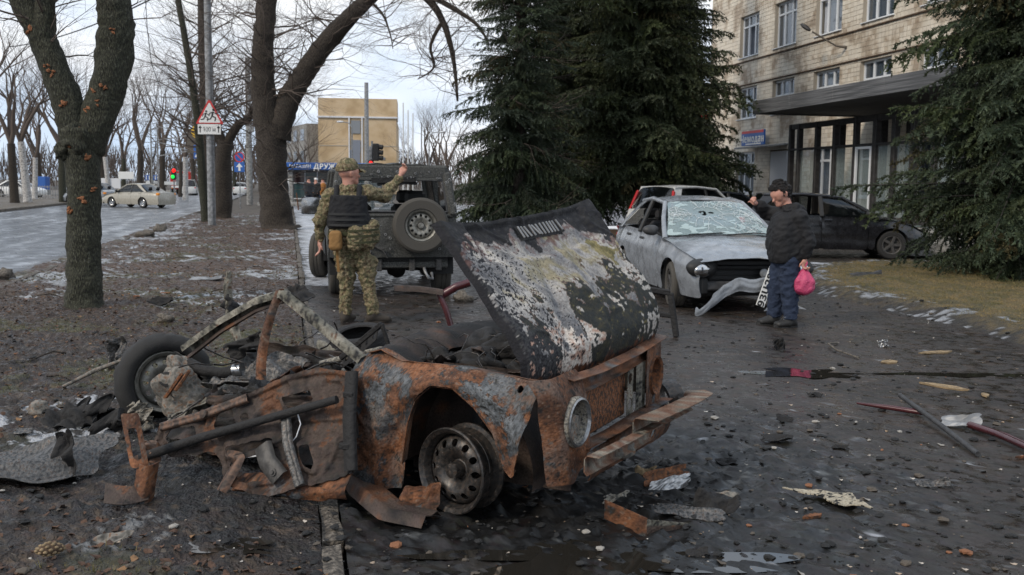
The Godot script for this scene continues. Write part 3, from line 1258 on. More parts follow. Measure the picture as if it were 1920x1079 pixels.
func tyre_shape(s: SurfaceTool, t: Transform3D, r: float, rr: float, w: float, n := 40) -> void:
	lathe(s, t, [Vector2(rr, -w * 0.4), Vector2(rr * 1.06, -w * 0.5), Vector2(r * 0.9, -w * 0.52), Vector2(r * 0.975, -w * 0.42), Vector2(r, -w * 0.3), Vector2(r, -w * 0.17), Vector2(r * 0.975, -w * 0.15), Vector2(r * 0.975, -w * 0.1), Vector2(r, -w * 0.08), Vector2(r, w * 0.08), Vector2(r * 0.975, w * 0.1), Vector2(r * 0.975, w * 0.15), Vector2(r, w * 0.17), Vector2(r, w * 0.3), Vector2(r * 0.975, w * 0.42), Vector2(r * 0.9, w * 0.52), Vector2(rr * 1.06, w * 0.5), Vector2(rr, w * 0.4)], n)

func crumple(s: SurfaceTool, o: Vector3, ax: Vector3, ay: Vector3, amp: float, f: float, n := 22, sd := 0.0, rag := 0.25, col = null) -> void:
	# a crumpled scrap of sheet metal with a ragged edge
	var nn := ax.cross(ay).normalized()
	var fn := func(u: float, v: float) -> Vector3:
		var q := Vector3(u * f, v * f, sd)
		return o + ax * (u - 0.5) + ay * (v - 0.5) + nn * (S.get_noise_3dv(q * 0.8) * amp + absf(S.get_noise_3dv(q * 1.5 + Vector3(7, 0, 0))) * amp * 0.6)
	var keep := func(u: float, v: float) -> bool:
		var e := minf(minf(u, 1 - u), minf(v, 1 - v))
		return e > rag * maxf(0.0, N.get_noise_3d(u * 3.0, v * 3.0, sd + 4.0) + 0.12)
	sheet(s, n, n, fn, 0.004, keep, col)

func lump(s: SurfaceTool, t: Transform3D, r: Vector3, amp: float, f: float, sd := 0.0, n := 22) -> void:
	var fn := func(u: float, v: float) -> Vector3:
		var a := TAU * u
		var b := PI * (v - 0.5)
		var d := Vector3(cos(b) * cos(a), sin(b), cos(b) * sin(a))
		var k := 1.0 + amp * S.get_noise_3dv(d * f * 0.5 + Vector3(sd, sd, 0))
		return t * (d * r * k)
	sheet(s, n, n, fn, 0.0, null, null, true)

func hood_c(p: Vector3, u: float, v: float) -> Color:
	# runs and blisters follow the slope: noise is drawn out along v and leans towards the far side
	var d := u + 0.28 * v
	var wx := N.get_noise_3d(d * 5.0, v * 2.0, 4.0) * 0.13
	var wy := N.get_noise_3d(d * 6.0, v * 2.6, 9.0) * 0.15
	var a := u + wx
	var b := v + wy
	var m1 := N.get_noise_3d(d * 3.2, v * 1.5, 20.0)
	var m2 := N.get_noise_3d(d * 13.0, v * 5.5, 30.0)
	var m3 := N.get_noise_3d(u * 60.0, v * 48.0, 40.0)
	var m4 := N.get_noise_3d(u * 26.0, v * 21.0, 50.0)
	var ash := Color(0.34, 0.34, 0.33).lerp(Color(0.68, 0.66, 0.6), clampf(0.5 + m2 * 1.2 + m3 * 0.25, 0, 1))
	var grey := Color(0.1, 0.105, 0.115).lerp(Color(0.25, 0.26, 0.27), clampf(0.5 + m4 + m3 * 0.6, 0, 1))
	var olive := Color(0.085, 0.08, 0.03).lerp(Color(0.26, 0.225, 0.1), clampf(0.45 + m2 * 1.3 + m3 * 0.4, 0, 1))
	var black := Color(0.011, 0.011, 0.012)
	var teal := Color(0.02, 0.025, 0.026)
	# pale burnt paint, streaked down the slope
	var col := grey.lerp(ash, clampf(0.7 + m1 * 1.6 + m2 * 0.7 - clampf(0.3 - b, 0, 1) * 1.5, 0, 1))
	# olive runs below the vent and on the far side
	var run := 0.3 - absf(a - 0.56) * 1.1 - absf(b - 0.58) * 0.9 + m2 * 1.1 + m1 * 0.5
	col = col.lerp(olive, clampf(run * 2.4, 0, 0.75))
	if Vector2((a - 0.86) * 7.0, (b - 0.62) * 8.0).length() + m4 * 0.5 < 0.6: col = olive * 1.2
	# dark crusts with crisp edges in the lower half
	var dk := clampf((0.66 - b) * 1.9, 0, 1) * clampf(0.55 + (a - 0.2) * 1.2, 0, 1.1)
	var crust := dk + m1 * 0.9 + m2 * 0.6 + m4 * 0.2 + m3 * 0.12
	if crust > 0.52:
		col = teal.lerp(Color(0.05, 0.048, 0.03), clampf(0.4 + m4 * 1.4, 0, 1))
		if m2 * 0.5 + m4 * 0.9 + m3 * 0.3 > 0.42: col = olive * 0.9
		if m2 * 1.1 + m4 * 0.35 > 0.42: col = ash * 0.75
	elif crust > 0.47:
		col = Color(0.16, 0.11, 0.09)
	# near lower corner: soot with pale pin-pricks
	if clampf(0.42 - a, 0, 1) * 1.7 + clampf(0.5 - b, 0, 1) * 1.0 + m4 * 0.35 + m2 * 0.3 > 0.72:
		col = black.lerp(grey, 0.2) if m3 < 0.2 else ash * 0.7
	# white and pink scale at the front lip
	if clampf(1.0 - Vector2((a - 0.32) * 3.4, (b - 0.1) * 3.4).length(), 0, 1) + m2 * 0.7 + m4 * 0.35 > 0.46:
		col = Color(0.66, 0.63, 0.57).lerp(Color(0.36, 0.17, 0.1), clampf(m4 * 2.2 + m2 * 0.8, 0, 0.75))
	if a > 0.9 and b < 0.5 and m2 + m4 > 0.1: col = ash * 0.85
	# black spatter, densest towards the near edge
	if m3 * 0.9 + m4 * 0.3 > 0.12 + clampf((a - 0.12) * 0.9, -0.04, 0.5):
		col = black
	# soot along the raised edge, with a pink-brown fringe
	var top := b + 0.08 * m1 + clampf(0.14 - a, 0, 1) * 1.1 * clampf((v - 0.5) * 3.0, 0, 1) + clampf(a - 0.74, 0, 1) * 1.0 * clampf((v - 0.45) * 2.0, 0, 1) + 0.04 * m4
	if top > 0.85 + m2 * 0.08:
		col = black.lerp(Color(0.03, 0.03, 0.032), clampf(0.4 + m4 * 1.5, 0, 1))
		if m3 * 0.8 + m4 * 0.5 > 0.5: col = Color(0.09, 0.085, 0.085)
	elif top > 0.775 + m2 * 0.12:
		col = col.lerp(Color(0.14, 0.075, 0.065), clampf(0.5 + m4 * 1.2 + m2, 0.0, 0.85))
	if v < 0.025 + m2 * 0.05:
		col = Color(0.14, 0.055, 0.025).lerp(black, clampf(0.4 + m4 * 2.0, 0, 1))
	if u < 0.016 or u > 0.986:
		col = black
	return col

func hood_p(u: float, v: float) -> Vector3:
	var A := Vector3(-0.135, 0.668, 0.69)
	var B := Vector3(0.03, 0.735, -0.70)
	var C := Vector3(-0.685, 1.395, 0.69)
	var D := Vector3(-0.455, 1.488, -0.70)
	var p := A.lerp(B, u).lerp(C.lerp(D, u), v)
	var n := (B - A).cross(C - A).normalized()
	if n.x < 0: n = -n
	var e := 2.0 * u - 1.0
	var bulge := 0.02 * (1.0 - e * e) + 0.05 * sin(PI * clampf(v * 0.95 + 0.05, 0, 1)) * (0.35 + 0.65 * u)
	# the rolled front lip and the folded sides
	bulge -= 0.10 * pow(clampf(1.0 - v / 0.14, 0, 1), 2.0)
	bulge -= 0.045 * pow(clampf(1.0 - u / 0.03, 0, 1), 2.0) + 0.045 * pow(clampf((u - 0.97) / 0.03, 0, 1), 2.0)
	# pressed-in field round the vent, a fold across it
	var pan := smoothstep(0.14, 0.17, u) * smoothstep(0.9, 0.87, u) * smoothstep(0.70, 0.745, v) * smoothstep(0.985, 0.95, v)
	bulge -= 0.018 * pan
	bulge += 0.04 * S.get_noise_3d(u * 1.6, v * 1.3, 3.0) + 0.016 * S.get_noise_3d(u * 6.0, v * 4.0, 8.0) + 0.02 * maxf(0.0, 0.12 - absf(S.get_noise_3d(u * 2.4 + v * 1.5, v * 1.2, 5.0))) * 4.0
	bulge -= 0.03 * exp(-pow((u - 0.36 - 0.25 * (v - 0.4)) / 0.035, 2.0)) * smoothstep(0.75, 0.5, v)
	bulge += 0.02 * exp(-pow((u - 0.52 - 0.1 * v) / 0.03, 2.0)) * smoothstep(0.8, 0.6, v)
	# sagging raised edge
	p.y -= 0.05 * sin(PI * u) * v
	return p + n * bulge

func stage_wreck() -> void:
	var r := thing("burnt_car_wreck", "burnt-out rusty orange car wreck with raised scorched bonnet in the foreground", "car wreck", Vector3(0.547, 0, -5.023), -atan2(0.44, 0.898))
	var V := func(x: float, y: float) -> Vector2: return Vector2(x, y)
	var cr := func(p: Vector3, _u: float, _v: float) -> Color: return rust_c(p, 0.03)
	var cf := func(p: Vector3, _u: float, _v: float) -> Color: return rust_c(p, 0.42, -0.3)
	var cs := func(_p: Vector3, _u: float, _v: float) -> Color: return Color(0.014, 0.013, 0.013)
	# bonnet
	var s := st()
	sheet(s, 250, 190, hood_p, 0.006, null, hood_c)
	var hood := obj("bonnet", s, M.burnt, r)
	hood.set_meta("label", "raised bonnet scorched black, white and olive")
	s = st()
	for k in 12:
		var u := 0.43 + 0.0235 * k
		var a := hood_p(u, 0.855)
		var b := hood_p(u - 0.006, 0.935)
		s.set_smooth_group(-1)
		bar(s, a + Vector3(0.014, 0.011, 0), b + Vector3(0.014, 0.011, 0), 0.013, 0.008, 0.002, Vector3(0.8, 0.6, 0))
	obj("louvre", s, M.galvanised, hood)
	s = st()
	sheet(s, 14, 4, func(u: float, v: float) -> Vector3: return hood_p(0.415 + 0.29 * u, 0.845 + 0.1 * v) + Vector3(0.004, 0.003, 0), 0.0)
	obj("vent_shade", s, M.black_gap, hood)  # painted shade: black sheet laid on the uncut bonnet under the louvres
	# near front wing
	var top := [Vector2(-1.1, 0.725), Vector2(-0.98, 0.765), Vector2(-0.86, 0.715), Vector2(-0.67, 0.718), Vector2(-0.52, 0.722), Vector2(-0.3, 0.7), Vector2(-0.085, 0.69)]
	var low := [Vector2(-1.1, 0.13), Vector2(-0.98, 0.075), Vector2(-0.82, 0.1), Vector2(-0.8, 0.28), Vector2(-0.773, 0.445), Vector2(-0.73, 0.56), Vector2(-0.64, 0.634), Vector2(-0.525, 0.634), Vector2(-0.412, 0.557), Vector2(-0.314, 0.449), Vector2(-0.25, 0.29), Vector2(-0.205, 0.245), Vector2(-0.14, 0.494), Vector2(-0.085, 0.68)]
	var wing := func(u: float, v: float) -> Vector3:
		var x := lerpf(-1.1, -0.085, u)
		var y := lerpf(curve_y(low, x), curve_y(top, x), v)
		var z := 0.775 + 0.02 * sin(PI * clampf(y / 0.75, 0, 1)) - 0.09 * pow(clampf((y - 0.6) / 0.12, 0, 1.2), 2.0)
		var d := Vector2(x + 0.53, y - 0.25).length()
		z += 0.03 * exp(-pow((d - 0.41) / 0.05, 2.0))
		z += 0.03 * nz(Vector3(x, y, 0), 2.2) + 0.008 * nz(Vector3(x, y, 3), 9.0) + 0.05 * maxf(0.0, 0.16 - absf(S.get_noise_3d(x * 3.0, y * 4.0, 6.0))) - 0.03 * maxf(0.0, 0.1 - absf(S.get_noise_3d(x * 5.0 + y * 3.0, y * 2.0, 16.0)))
		# crease behind the arch
		z -= 0.05 * exp(-pow((x + 0.85 - 0.1 * (y - 0.4)) / 0.06, 2.0)) * smoothstep(0.65, 0.3, y)
		return Vector3(x, y, z)
	s = st()
	var hole := func(u: float, v: float) -> bool:
		var p: Vector3 = wing.call(u, v)
		return Vector2(p.x + 0.19, p.y - 0.655).length() > 0.016
	sheet(s, 220, 100, wing, 0.004, hole, func(p: Vector3, _u: float, v: float) -> Color: return rust_c(p, 0.02 + 0.12 * p.x + 0.1, -0.38))
	var wg := obj("front_wing", s, M.burnt, r)
	wg.set_meta("label", "rust orange and grey front wing over bare wheel")
	s = st()
	sheet(s, 90, 3, func(u: float, v: float) -> Vector3:
		var x := lerpf(-0.805, -0.215, u)
		return Vector3(x, curve_y(low, x) - 0.006 + 0.02 * v, 0.79 - 0.05 * v), 0.003, null, func(p: Vector3, _u: float, _v: float) -> Color: return rust_c(p, 0.4))
	obj("arch_lip", s, M.burnt, wg)
	s = st()
	sheet(s, 40, 4, func(u: float, v: float) -> Vector3:
		var x := lerpf(-1.05, -0.1, u)
		return Vector3(x, curve_y(top, x) - 0.02 * v + 0.008 * nz(Vector3(x, 0, v), 6.0), 0.70 - 0.1 * v), 0.003, null, cr)
	obj("wing_flange", s, M.burnt, wg)
	# wheel housing
	s = st()
	sheet(s, 40, 8, func(u: float, v: float) -> Vector3:
		var a := PI * lerpf(-0.05, 1.05, u)
		return Vector3(-0.53 + 0.40 * cos(a), 0.24 + 0.41 * sin(a) + 0.02 * nz(Vector3(u, v, 0), 5.0), lerpf(0.74, 0.36, v)), 0.0, null, brown_c, true)
	sheet(s, 16, 12, func(u: float, v: float) -> Vector3: return Vector3(lerpf(-1.0, -0.1, u), lerpf(0.08, 0.66, v), 0.36 + 0.03 * nz(Vector3(u, v, 0), 5.0)), 0.0, null, brown_c)
	obj("wheel_housing", s, M.burnt, r)
	# front wheel without its tyre
	var wt := axle_frame(Vector3(-0.535, 0.222, 0.685), Vector3(-0.22, 0.02, 0.975))
	var w1 := rim(r, "front_wheel", wt, 0.208, 0.165, M.wheel_burnt, M.wheel_burnt, 0.03)
	w1.set_meta("label", "scorched bare steel front wheel without tyre")
	s = st()
	tube(s, [wt * Vector3(0, -0.05, 0), wt * Vector3(0, -0.45, 0)], [0.05, 0.04], 10)
	tube(s, [Vector3(-0.55, 0.5, 0.42), Vector3(-0.55, 0.25, 0.5)], [0.05, 0.045], 10)
	obj("suspension_strut", s, M.soot, r)
	# front panel: near headlamp surround, wrapped round the corner
	var corner := func(u: float, v: float) -> Vector3:
		var y := lerpf(0.235 - 0.02 * u, 0.715, v)
		var z := lerpf(0.815, 0.43, u)
		var x := 0.005 - 0.075 * pow(clampf(1.0 - u / 0.26, 0, 1), 1.4) + 0.01 * nz(Vector3(u, v, 4), 3.0)
		x += 0.035 * (1.0 - v) - 0.05 * pow(clampf((v - 0.75) / 0.25, 0, 1), 2.0)
		z += 0.05 * (v - 0.3)
		return Vector3(x, y, z)
	s = st()
	sheet(s, 70, 80, corner, 0.004, func(u: float, v: float) -> bool:
		var p: Vector3 = corner.call(u, v)
		if v < 0.22 * clampf((u - 0.35) / 0.6, 0, 1): return false
		return Vector2(p.z - 0.62, (p.y - 0.5) * 0.96).length() > 0.112, cf)
	obj("headlamp_panel", s, M.burnt, r).set_meta("label", "rusty headlamp surround at the front corner")
	var lt := axle_frame(Vector3(0.02, 0.5, 0.62), Vector3(1, 0.02, 0.08))
	s = st()
	lathe(s, lt, [Vector2(0.098, -0.05), Vector2(0.112, -0.02), Vector2(0.118, 0.012), Vector2(0.108, 0.022), Vector2(0.098, 0.012), Vector2(0.092, -0.03), Vector2(0.075, -0.07), Vector2(0.03, -0.1), Vector2(0, -0.1)], 36)
	var hl := obj("headlamp", s, M.ash_metal, r)
	s = st()
	lathe(s, lt, [Vector2(0.105, 0.018), Vector2(0.113, 0.03), Vector2(0.104, 0.034), Vector2(0.099, 0.018)], 36)
	obj("bezel", s, M.bright_metal, hl)
	s = st()
	plate(s, PackedVector2Array([V.call(-0.09, -0.02), V.call(-0.03, -0.09), V.call(0.05, -0.075), V.call(0.085, -0.03), V.call(0.06, 0.03), V.call(-0.02, 0.05), V.call(-0.05, 0.02)]), Transform3D(Basis(Vector3(0, 0, -1), Vector3(0.15, 1, 0).normalized(), Vector3(1, -0.1, 0).normalized()), Vector3(0.018, 0.485, 0.615)), 0.008)
	obj("broken_lens", s, M.cast_ash, hl)
	# far headlamp ring
	var lt2 := axle_frame(Vector3(0.0, 0.505, -0.62), Vector3(1, 0, 0))
	s = st()
	sheet(s, 30, 40, func(u: float, v: float) -> Vector3: return Vector3(0.0 - 0.05 * pow(clampf((u - 0.75) / 0.25, 0, 1), 2.0), lerpf(0.3, 0.68, v), lerpf(-0.47, -0.79, u)), 0.004, func(u: float, v: float) -> bool: return Vector2(lerpf(-0.47, -0.79, u) + 0.62, lerpf(0.3, 0.68, v) - 0.505).length() > 0.105, cf)
	obj("headlamp_panel", s, M.burnt, r)
	s = st()
	lathe(s, lt2, [Vector2(0.09, -0.06), Vector2(0.112, 0.0), Vector2(0.108, 0.015), Vector2(0.095, 0.005), Vector2(0.085, -0.05), Vector2(0.04, -0.09), Vector2(0, -0.09)], 30)
	obj("headlamp", s, M.rust, r)
	# radiator, cross members, valance
	s = st()
	box(s, at(Vector3(-0.1, 0.46, 0.03)), Vector3(0.05, 0.27, 0.72), 0.01)
	obj("radiator", s, M.rust, r)
	s = st()
	loft(s, [Vector3(-0.03, 0.665, 0.6), Vector3(0.0, 0.66, 0.3), Vector3(0.0, 0.665, -0.2), Vector3(-0.01, 0.69, -0.76)], [Vector2(0.04, 0.02), Vector2(-0.03, 0.03), Vector2(-0.045, 0.0), Vector2(-0.045, -0.06), Vector2(-0.02, -0.075)], 0.004, cf)
	loft(s, [Vector3(-0.02, 0.325, 0.5), Vector3(0.0, 0.32, 0.1), Vector3(0.0, 0.325, -0.78)], [Vector2(0.06, 0.02), Vector2(-0.03, 0.02), Vector2(-0.03, -0.03)], 0.004, cf)
	obj("cross_member", s, M.burnt, r)
	s = st()
	sheet(s, 70, 16, func(u: float, v: float) -> Vector3: return Vector3(0.02 + 0.03 * sin(PI * v) + 0.012 * nz(Vector3(u * 4, v, 0), 2.0), lerpf(0.17, 0.315, v) - 0.04 * u * (1 - v), lerpf(0.46, -0.78, u)), 0.004, func(u: float, v: float) -> bool:
		for h in [[0.2, 0.5, 0.06], [0.52, 0.5, 0.05], [0.37, 0.75, 0.018], [0.75, 0.4, 0.03]]:
			if Vector2((u - h[0]) * 1.24, (v - h[1]) * 0.16).length() < h[2] * (1.0 if h[2] < 0.05 else 0.9): return false
		return true, cf)
	obj("valance", s, M.burnt, r).set_meta("label", "rusty front valance with openings")
	s = st()
	var strip_keep := func(u: float, v: float) -> bool:
		return Vector2((u - 0.5) * 0.085, (v - 0.76) * 0.26).length() > 0.03 and Vector2((u - 0.5) * 0.085, (v - 0.24) * 0.26).length() > 0.03
	sheet(s, 18, 50, func(u: float, v: float) -> Vector3: return Vector3(-0.04, lerpf(0.33, 0.595, v), lerpf(-0.27, -0.36, u)), 0.005, strip_keep, ash_c)
	sheet(s, 14, 20, func(u: float, v: float) -> Vector3: return Vector3(-0.03 + 0.012 * sin(u * 14.0), lerpf(0.33, 0.6, v), lerpf(-0.38, -0.5, u)), 0.004, null, ash_c)
	obj("grille_strip", s, M.burnt, r).set_meta("label", "pale ash-coated grille remains")
	# bumper, broken in two
	var bprof := [Vector2(0.05, 0.045), Vector2(-0.01, 0.045), Vector2(-0.022, 0.03), Vector2(-0.022, -0.03), Vector2(-0.005, -0.045)]
	var bc := func(p: Vector3, _u: float, _v: float) -> Color:
		var c := ash_c(p)
		return Color(0.21, 0.125, 0.08).lerp(c, clampf(0.45 + nz(p, 8.0) * 2.0, 0, 1)).lerp(Color(0.12, 0.045, 0.02), clampf(nz(p + Vector3.ONE, 12.0) * 3.0 + nz(p, 50.0) - 0.1, 0, 0.9))
	s = st()
	loft(s, [Vector3(0.175, 0.365, 0.83), Vector3(0.185, 0.345, 0.4), Vector3(0.18, 0.325, -0.05)], bprof, 0.004, bc)
	var bp := obj("bumper_piece", s, M.burnt, r)
	bp.set_meta("label", "near half of the broken front bumper")
	s = st()
	loft(s, [Vector3(0.19, 0.405, 0.24), Vector3(0.195, 0.37, -0.3), Vector3(0.18, 0.335, -0.8), Vector3(0.12, 0.33, -0.87)], [Vector2(0.11, 0.05), Vector2(-0.01, 0.05), Vector2(-0.022, 0.03), Vector2(-0.022, -0.035), Vector2(-0.005, -0.05)], 0.004, bc)
	obj("bumper_piece", s, M.burnt, r).set_meta("label", "far half of the broken front bumper")
	s = st()
	tube(s, [Vector3(-0.05, 0.285, 0.5), Vector3(0.1, 0.3, 0.46), Vector3(0.17, 0.33, 0.4)], [0.03, 0.032, 0.03], 12)
	lump(s, at(Vector3(0.13, 0.3, 0.25)), Vector3(0.05, 0.045, 0.08), 0.5, 2.0, 3.0, 12)
	obj("bumper_bracket", s, M.cast_ash, r)
	s = st()
	lathe(s, axle_frame(Vector3(-0.02, 0.31, -0.93), Vector3(0.6, 0.15, -0.8)), [Vector2(0.085, -0.05), Vector2(0.11, -0.05), Vector2(0.115, 0.0), Vector2(0.11, 0.05), Vector2(0.095, 0.05), Vector2(0.09, 0.0), Vector2(0.085, -0.05)], 30)
	obj("brake_drum", s, M.wheel_burnt, r)
	# engine bay
	s = st()
	box(s, at(Vector3(-0.55, 0.42, 0.02), 0.1), Vector3(0.5, 0.3, 0.3), 0.03)
	box(s, at(Vector3(-0.58, 0.6, 0.02), 0.1, 0.05), Vector3(0.44, 0.1, 0.18), 0.03)
	lump(s, at(Vector3(-0.72, 0.62, 0.18)), Vector3(0.15, 0.09, 0.13), 0.5, 1.7, 1.0, 18)
	lump(s, at(Vector3(-0.4, 0.6, 0.25)), Vector3(0.11, 0.08, 0.1), 0.6, 2.0, 2.0, 16)
	lathe(s, at(Vector3(-0.62, 0.62, -0.28), 0, 0.2), [Vector2(0, -0.05), Vector2(0.13, -0.05), Vector2(0.14, 0.03), Vector2(0.1, 0.06), Vector2(0, 0.065)], 24)
	for q in [[-0.82, 0.66, -0.1, 0.12, 0.09, 0.1], [-0.5, 0.68, -0.34, 0.1, 0.1, 0.09], [-0.34, 0.66, -0.1, 0.09, 0.08, 0.12], [-0.9, 0.64, 0.3, 0.07, 0.08, 0.1], [-0.62, 0.69, 0.0, 0.14, 0.07, 0.08]]:
		lump(s, at(Vector3(q[0], q[1], q[2]), q[0] * 9.0), Vector3(q[3], q[4], q[5]), 0.7, 1.9, q[2] * 40.0, 16)
	var eng := obj("engine", s, M.soot, r)
	s = st()
	for k in 80:
		var p := Vector3(rng.randf_range(-0.95, -0.2), rng.randf_range(0.56, 0.72), rng.randf_range(-0.5, 0.45))
		var pts := [p]
		var d := Vector3(rng.randf_range(-1, 1), rng.randf_range(-0.1, 0.5), rng.randf_range(-1, 1)).normalized()
		for j in 6:
			d = (d + Vector3(rng.randf_range(-0.6, 0.6), rng.randf_range(-0.6, 0.35), rng.randf_range(-0.6, 0.6))).normalized()
			p = p + d * 0.045
			pts.append(p)
		tube(s, pts, [0.0035, 0.0025], 4, true)
	obj("burnt_wiring", s, M.wheel_burnt, eng).set_meta("kind", "stuff")
	s = st()
	for k in 16:
		crumple(s, Vector3(rng.randf_range(-0.9, -0.25), rng.randf_range(0.58, 0.7), rng.randf_range(-0.5, 0.45)), Vector3(rng.randf_range(0.08, 0.2), rng.randf_range(-0.03, 0.06), 0.05), Vector3(-0.04, rng.randf_range(0.0, 0.09), rng.randf_range(0.06, 0.15)), 0.04, 3.0, 9, k * 3.0, 0.4, brown_c)
	obj("charred_scraps", s, M.burnt, eng).set_meta("kind", "stuff")
	s = st()
	tube(s, [Vector3(-0.95, 0.66, 0.42), Vector3(-0.85, 0.665, 0.2), Vector3(-0.8, 0.66, 0.08)], [0.02, 0.02], 8)
	obj("hose", s, M.rubber, eng)
	s = st()
	tube(s, [Vector3(-0.5, 0.68, -0.05), Vector3(-0.3, 0.69, -0.12), Vector3(-0.2, 0.66, -0.3)], [0.025, 0.02], 8)
	obj("hose", s, M.rubber, eng)
	# bulkhead with folded cowl and far wing
	s = st()
	sheet(s, 40, 14, func(u: float, v: float) -> Vector3: return Vector3(-1.02 - 0.10 * sin(PI * u) - 0.03 * v, lerpf(0.1, 0.72, v) + 0.02 * nz(Vector3(u * 3, v, 2), 2.0), lerpf(0.7, -0.74, u)), 0.005, null, dark_c, true)
	sheet(s, 40, 6, func(u: float, v: float) -> Vector3: return Vector3(-1.04 - 0.10 * sin(PI * u) + 0.18 * v, 0.735 + 0.02 * sin(PI * u) - 0.09 * v * v + 0.012 * nz(Vector3(u * 5, v, 9), 2.0), lerpf(0.68, -0.74, u)), 0.005, null, dark_c)
	obj("bulkhead", s, M.burnt, r)
	s = st()
	sheet(s, 50, 10, func(u: float, v: float) -> Vector3: return Vector3(lerpf(-1.06, -0.06, u), lerpf(0.35, 0.735, v) + 0.015 * nz(Vector3(u * 5, 0, 0), 1.5), -0.79 + 0.06 * v * v), 0.004, null, dark_c)
	sheet(s, 50, 3, func(u: float, v: float) -> Vector3: return Vector3(lerpf(-1.06, -0.06, u), 0.735 - 0.015 * v + 0.015 * nz(Vector3(u * 5, 0, 0), 1.5), -0.73 + 0.11 * v), 0.004, null, dark_c)
	obj("far_wing", s, M.burnt, r)
	# floor, sill and what is left inside
	s = st()
	sheet(s, 60, 36, func(u: float, v: float) -> Vector3: return Vector3(lerpf(-1.05, -2.75, u), 0.12 + 0.14 * exp(-pow((v - 0.5) / 0.12, 2.0)) + 0.10 * nz(Vector3(u * 3, v * 2, 5), 1.4) + 0.05 * absf(nz(Vector3(u * 9, v * 6, 2), 1.0)), lerpf(0.68, -0.72, v)), 0.005, func(u: float, v: float) -> bool: return u < 0.75 + 0.3 * N.get_noise_2d(v * 5.0, 3.0), dark_c)
	obj("floor_pan", s, M.burnt, r)
	s = st()
	crumple(s, Vector3(-2.25, 0.42, 0.12), Vector3(0.5, 0.02, -0.1), Vector3(0.06, 0.1, -0.3), 0.12, 2.2, 30, 2.0, 0.1)
	obj("crumpled_panel", s, M.scorched_steel, r)
	s = st()
	crumple(s, Vector3(-2.1, 0.5, -0.05), Vector3(0.75, 0.03, 0.05), Vector3(-0.03, 0.14, -0.1), 0.08, 2.0, 26, 7.0, 0.15, dark_c)
	crumple(s, Vector3(-1.5, 0.4, 0.25), Vector3(0.5, 0.1, 0.05), Vector3(-0.05, 0.18, -0.2), 0.14, 2.6, 26, 9.0, 0.2, dark_c)
	crumple(s, Vector3(-1.75, 0.34, 0.55), Vector3(0.9, 0.12, -0.05), Vector3(-0.1, 0.14, -0.12), 0.12, 2.0, 30, 12.0, 0.15, dark_c)
	obj("torn_panel", s, M.burnt, r)
	# jumble of bent struts, springs and scraps
	s = st()
	var jr := RandomNumberGenerator.new()
	jr.seed = 31
	for k in 34:
		var c := Vector3(jr.randf_range(-2.55, -1.15), jr.randf_range(0.22, 0.5), jr.randf_range(-0.55, 0.55))
		var ax := Vector3(jr.randf_range(-1, 1), jr.randf_range(-0.3, 0.3), jr.randf_range(-1, 1)).normalized() * jr.randf_range(0.1, 0.32)
		var ay := ax.cross(Vector3(jr.randf_range(-1, 1), 1, jr.randf_range(-1, 1))).normalized() * jr.randf_range(0.05, 0.16)
		var pale := k % 5 == 0
		crumple(s, c, ax, ay, 0.06, 2.2, 10, k * 2.7, 0.3, func(p: Vector3, _u: float, _v: float) -> Color: return ash_c(p) * 0.8 if pale else (dark_c(p) if k % 3 else rust_c(p, 0.1)))
	obj("interior_scraps", s, M.burnt, r).set_meta("kind", "stuff")
	s = st()
	for k in 26:
		var p := Vector3(jr.randf_range(-2.5, -1.2), jr.randf_range(0.3, 0.55), jr.randf_range(-0.5, 0.5))
		var d := Vector3(jr.randf_range(-1, 1), jr.randf_range(-0.2, 0.4), jr.randf_range(-1, 1)).normalized()
		var pts := [p]
		for j in 5:
			d = (d + Vector3(jr.randf_range(-0.4, 0.4), jr.randf_range(-0.4, 0.3), jr.randf_range(-0.4, 0.4))).normalized()
			p += d * 0.06
			pts.append(p)
		tube(s, pts, [0.007, 0.006, 0.005], 5)
	obj("bent_rods", s, M.wheel_burnt, r).set_meta("kind", "stuff")
	s = st()
	for q in [[-1.45, 0.46, 0.0, 1], [-1.3, 0.42, -0.25, 4], [-2.0, 0.34, 0.4, 5], [-1.65, 0.4, -0.35, 7]]:
		lump(s, at(Vector3(q[0], q[1], q[2])), Vector3(0.13, 0.09, 0.12), 1.2, 4.0, q[3] * 5.0, 24)
	obj("charred_upholstery", s, M.soot, r)
	# slotted seat rail standing up
	s = st()
	var rail := func(u: float, v: float) -> Vector3: return Vector3(-1.62 + 0.24 * u, 0.58 + 0.19 * u - 0.07 * v, 0.12 + 0.02 * v)
	sheet(s, 40, 14, rail, 0.004, func(u: float, v: float) -> bool: return not (absf(v - 0.5) < 0.22 and fmod(u * 5.0, 1.0) > 0.35 and fmod(u * 5.0, 1.0) < 0.75))
	bar(s, Vector3(-1.64, 0.57, 0.12), Vector3(-1.36, 0.79, 0.12), 0.03, 0.03, 0.004)
	bar(s, Vector3(-1.36, 0.79, 0.12), Vector3(-1.3, 0.6, 0.1), 0.025, 0.02, 0.003)
	obj("seat_rail", s, M.soot, r)
	s = st()
	bar(s, Vector3(-1.5, 0.55, 0.3), Vector3(-1.34, 0.44, 0.36), 0.016, 0.02, 0.003)
	obj("seat_strut", s, M.ash_metal, r)
	s = st()
	tube(s, [Vector3(-1.8, 0.52, 0.1), Vector3(-1.45, 0.62, 0.0), Vector3(-1.2, 0.6, -0.1)], [0.02, 0.018], 8)
	obj("seat_strut", s, M.ash_metal, r)
	# windscreen pillar bent back, with the roof rail
	var ch := [Vector2(-0.032, -0.012), Vector2(-0.03, 0.018), Vector2(0.0, 0.026), Vector2(0.028, 0.018), Vector2(0.034, -0.02)]
	s = st()
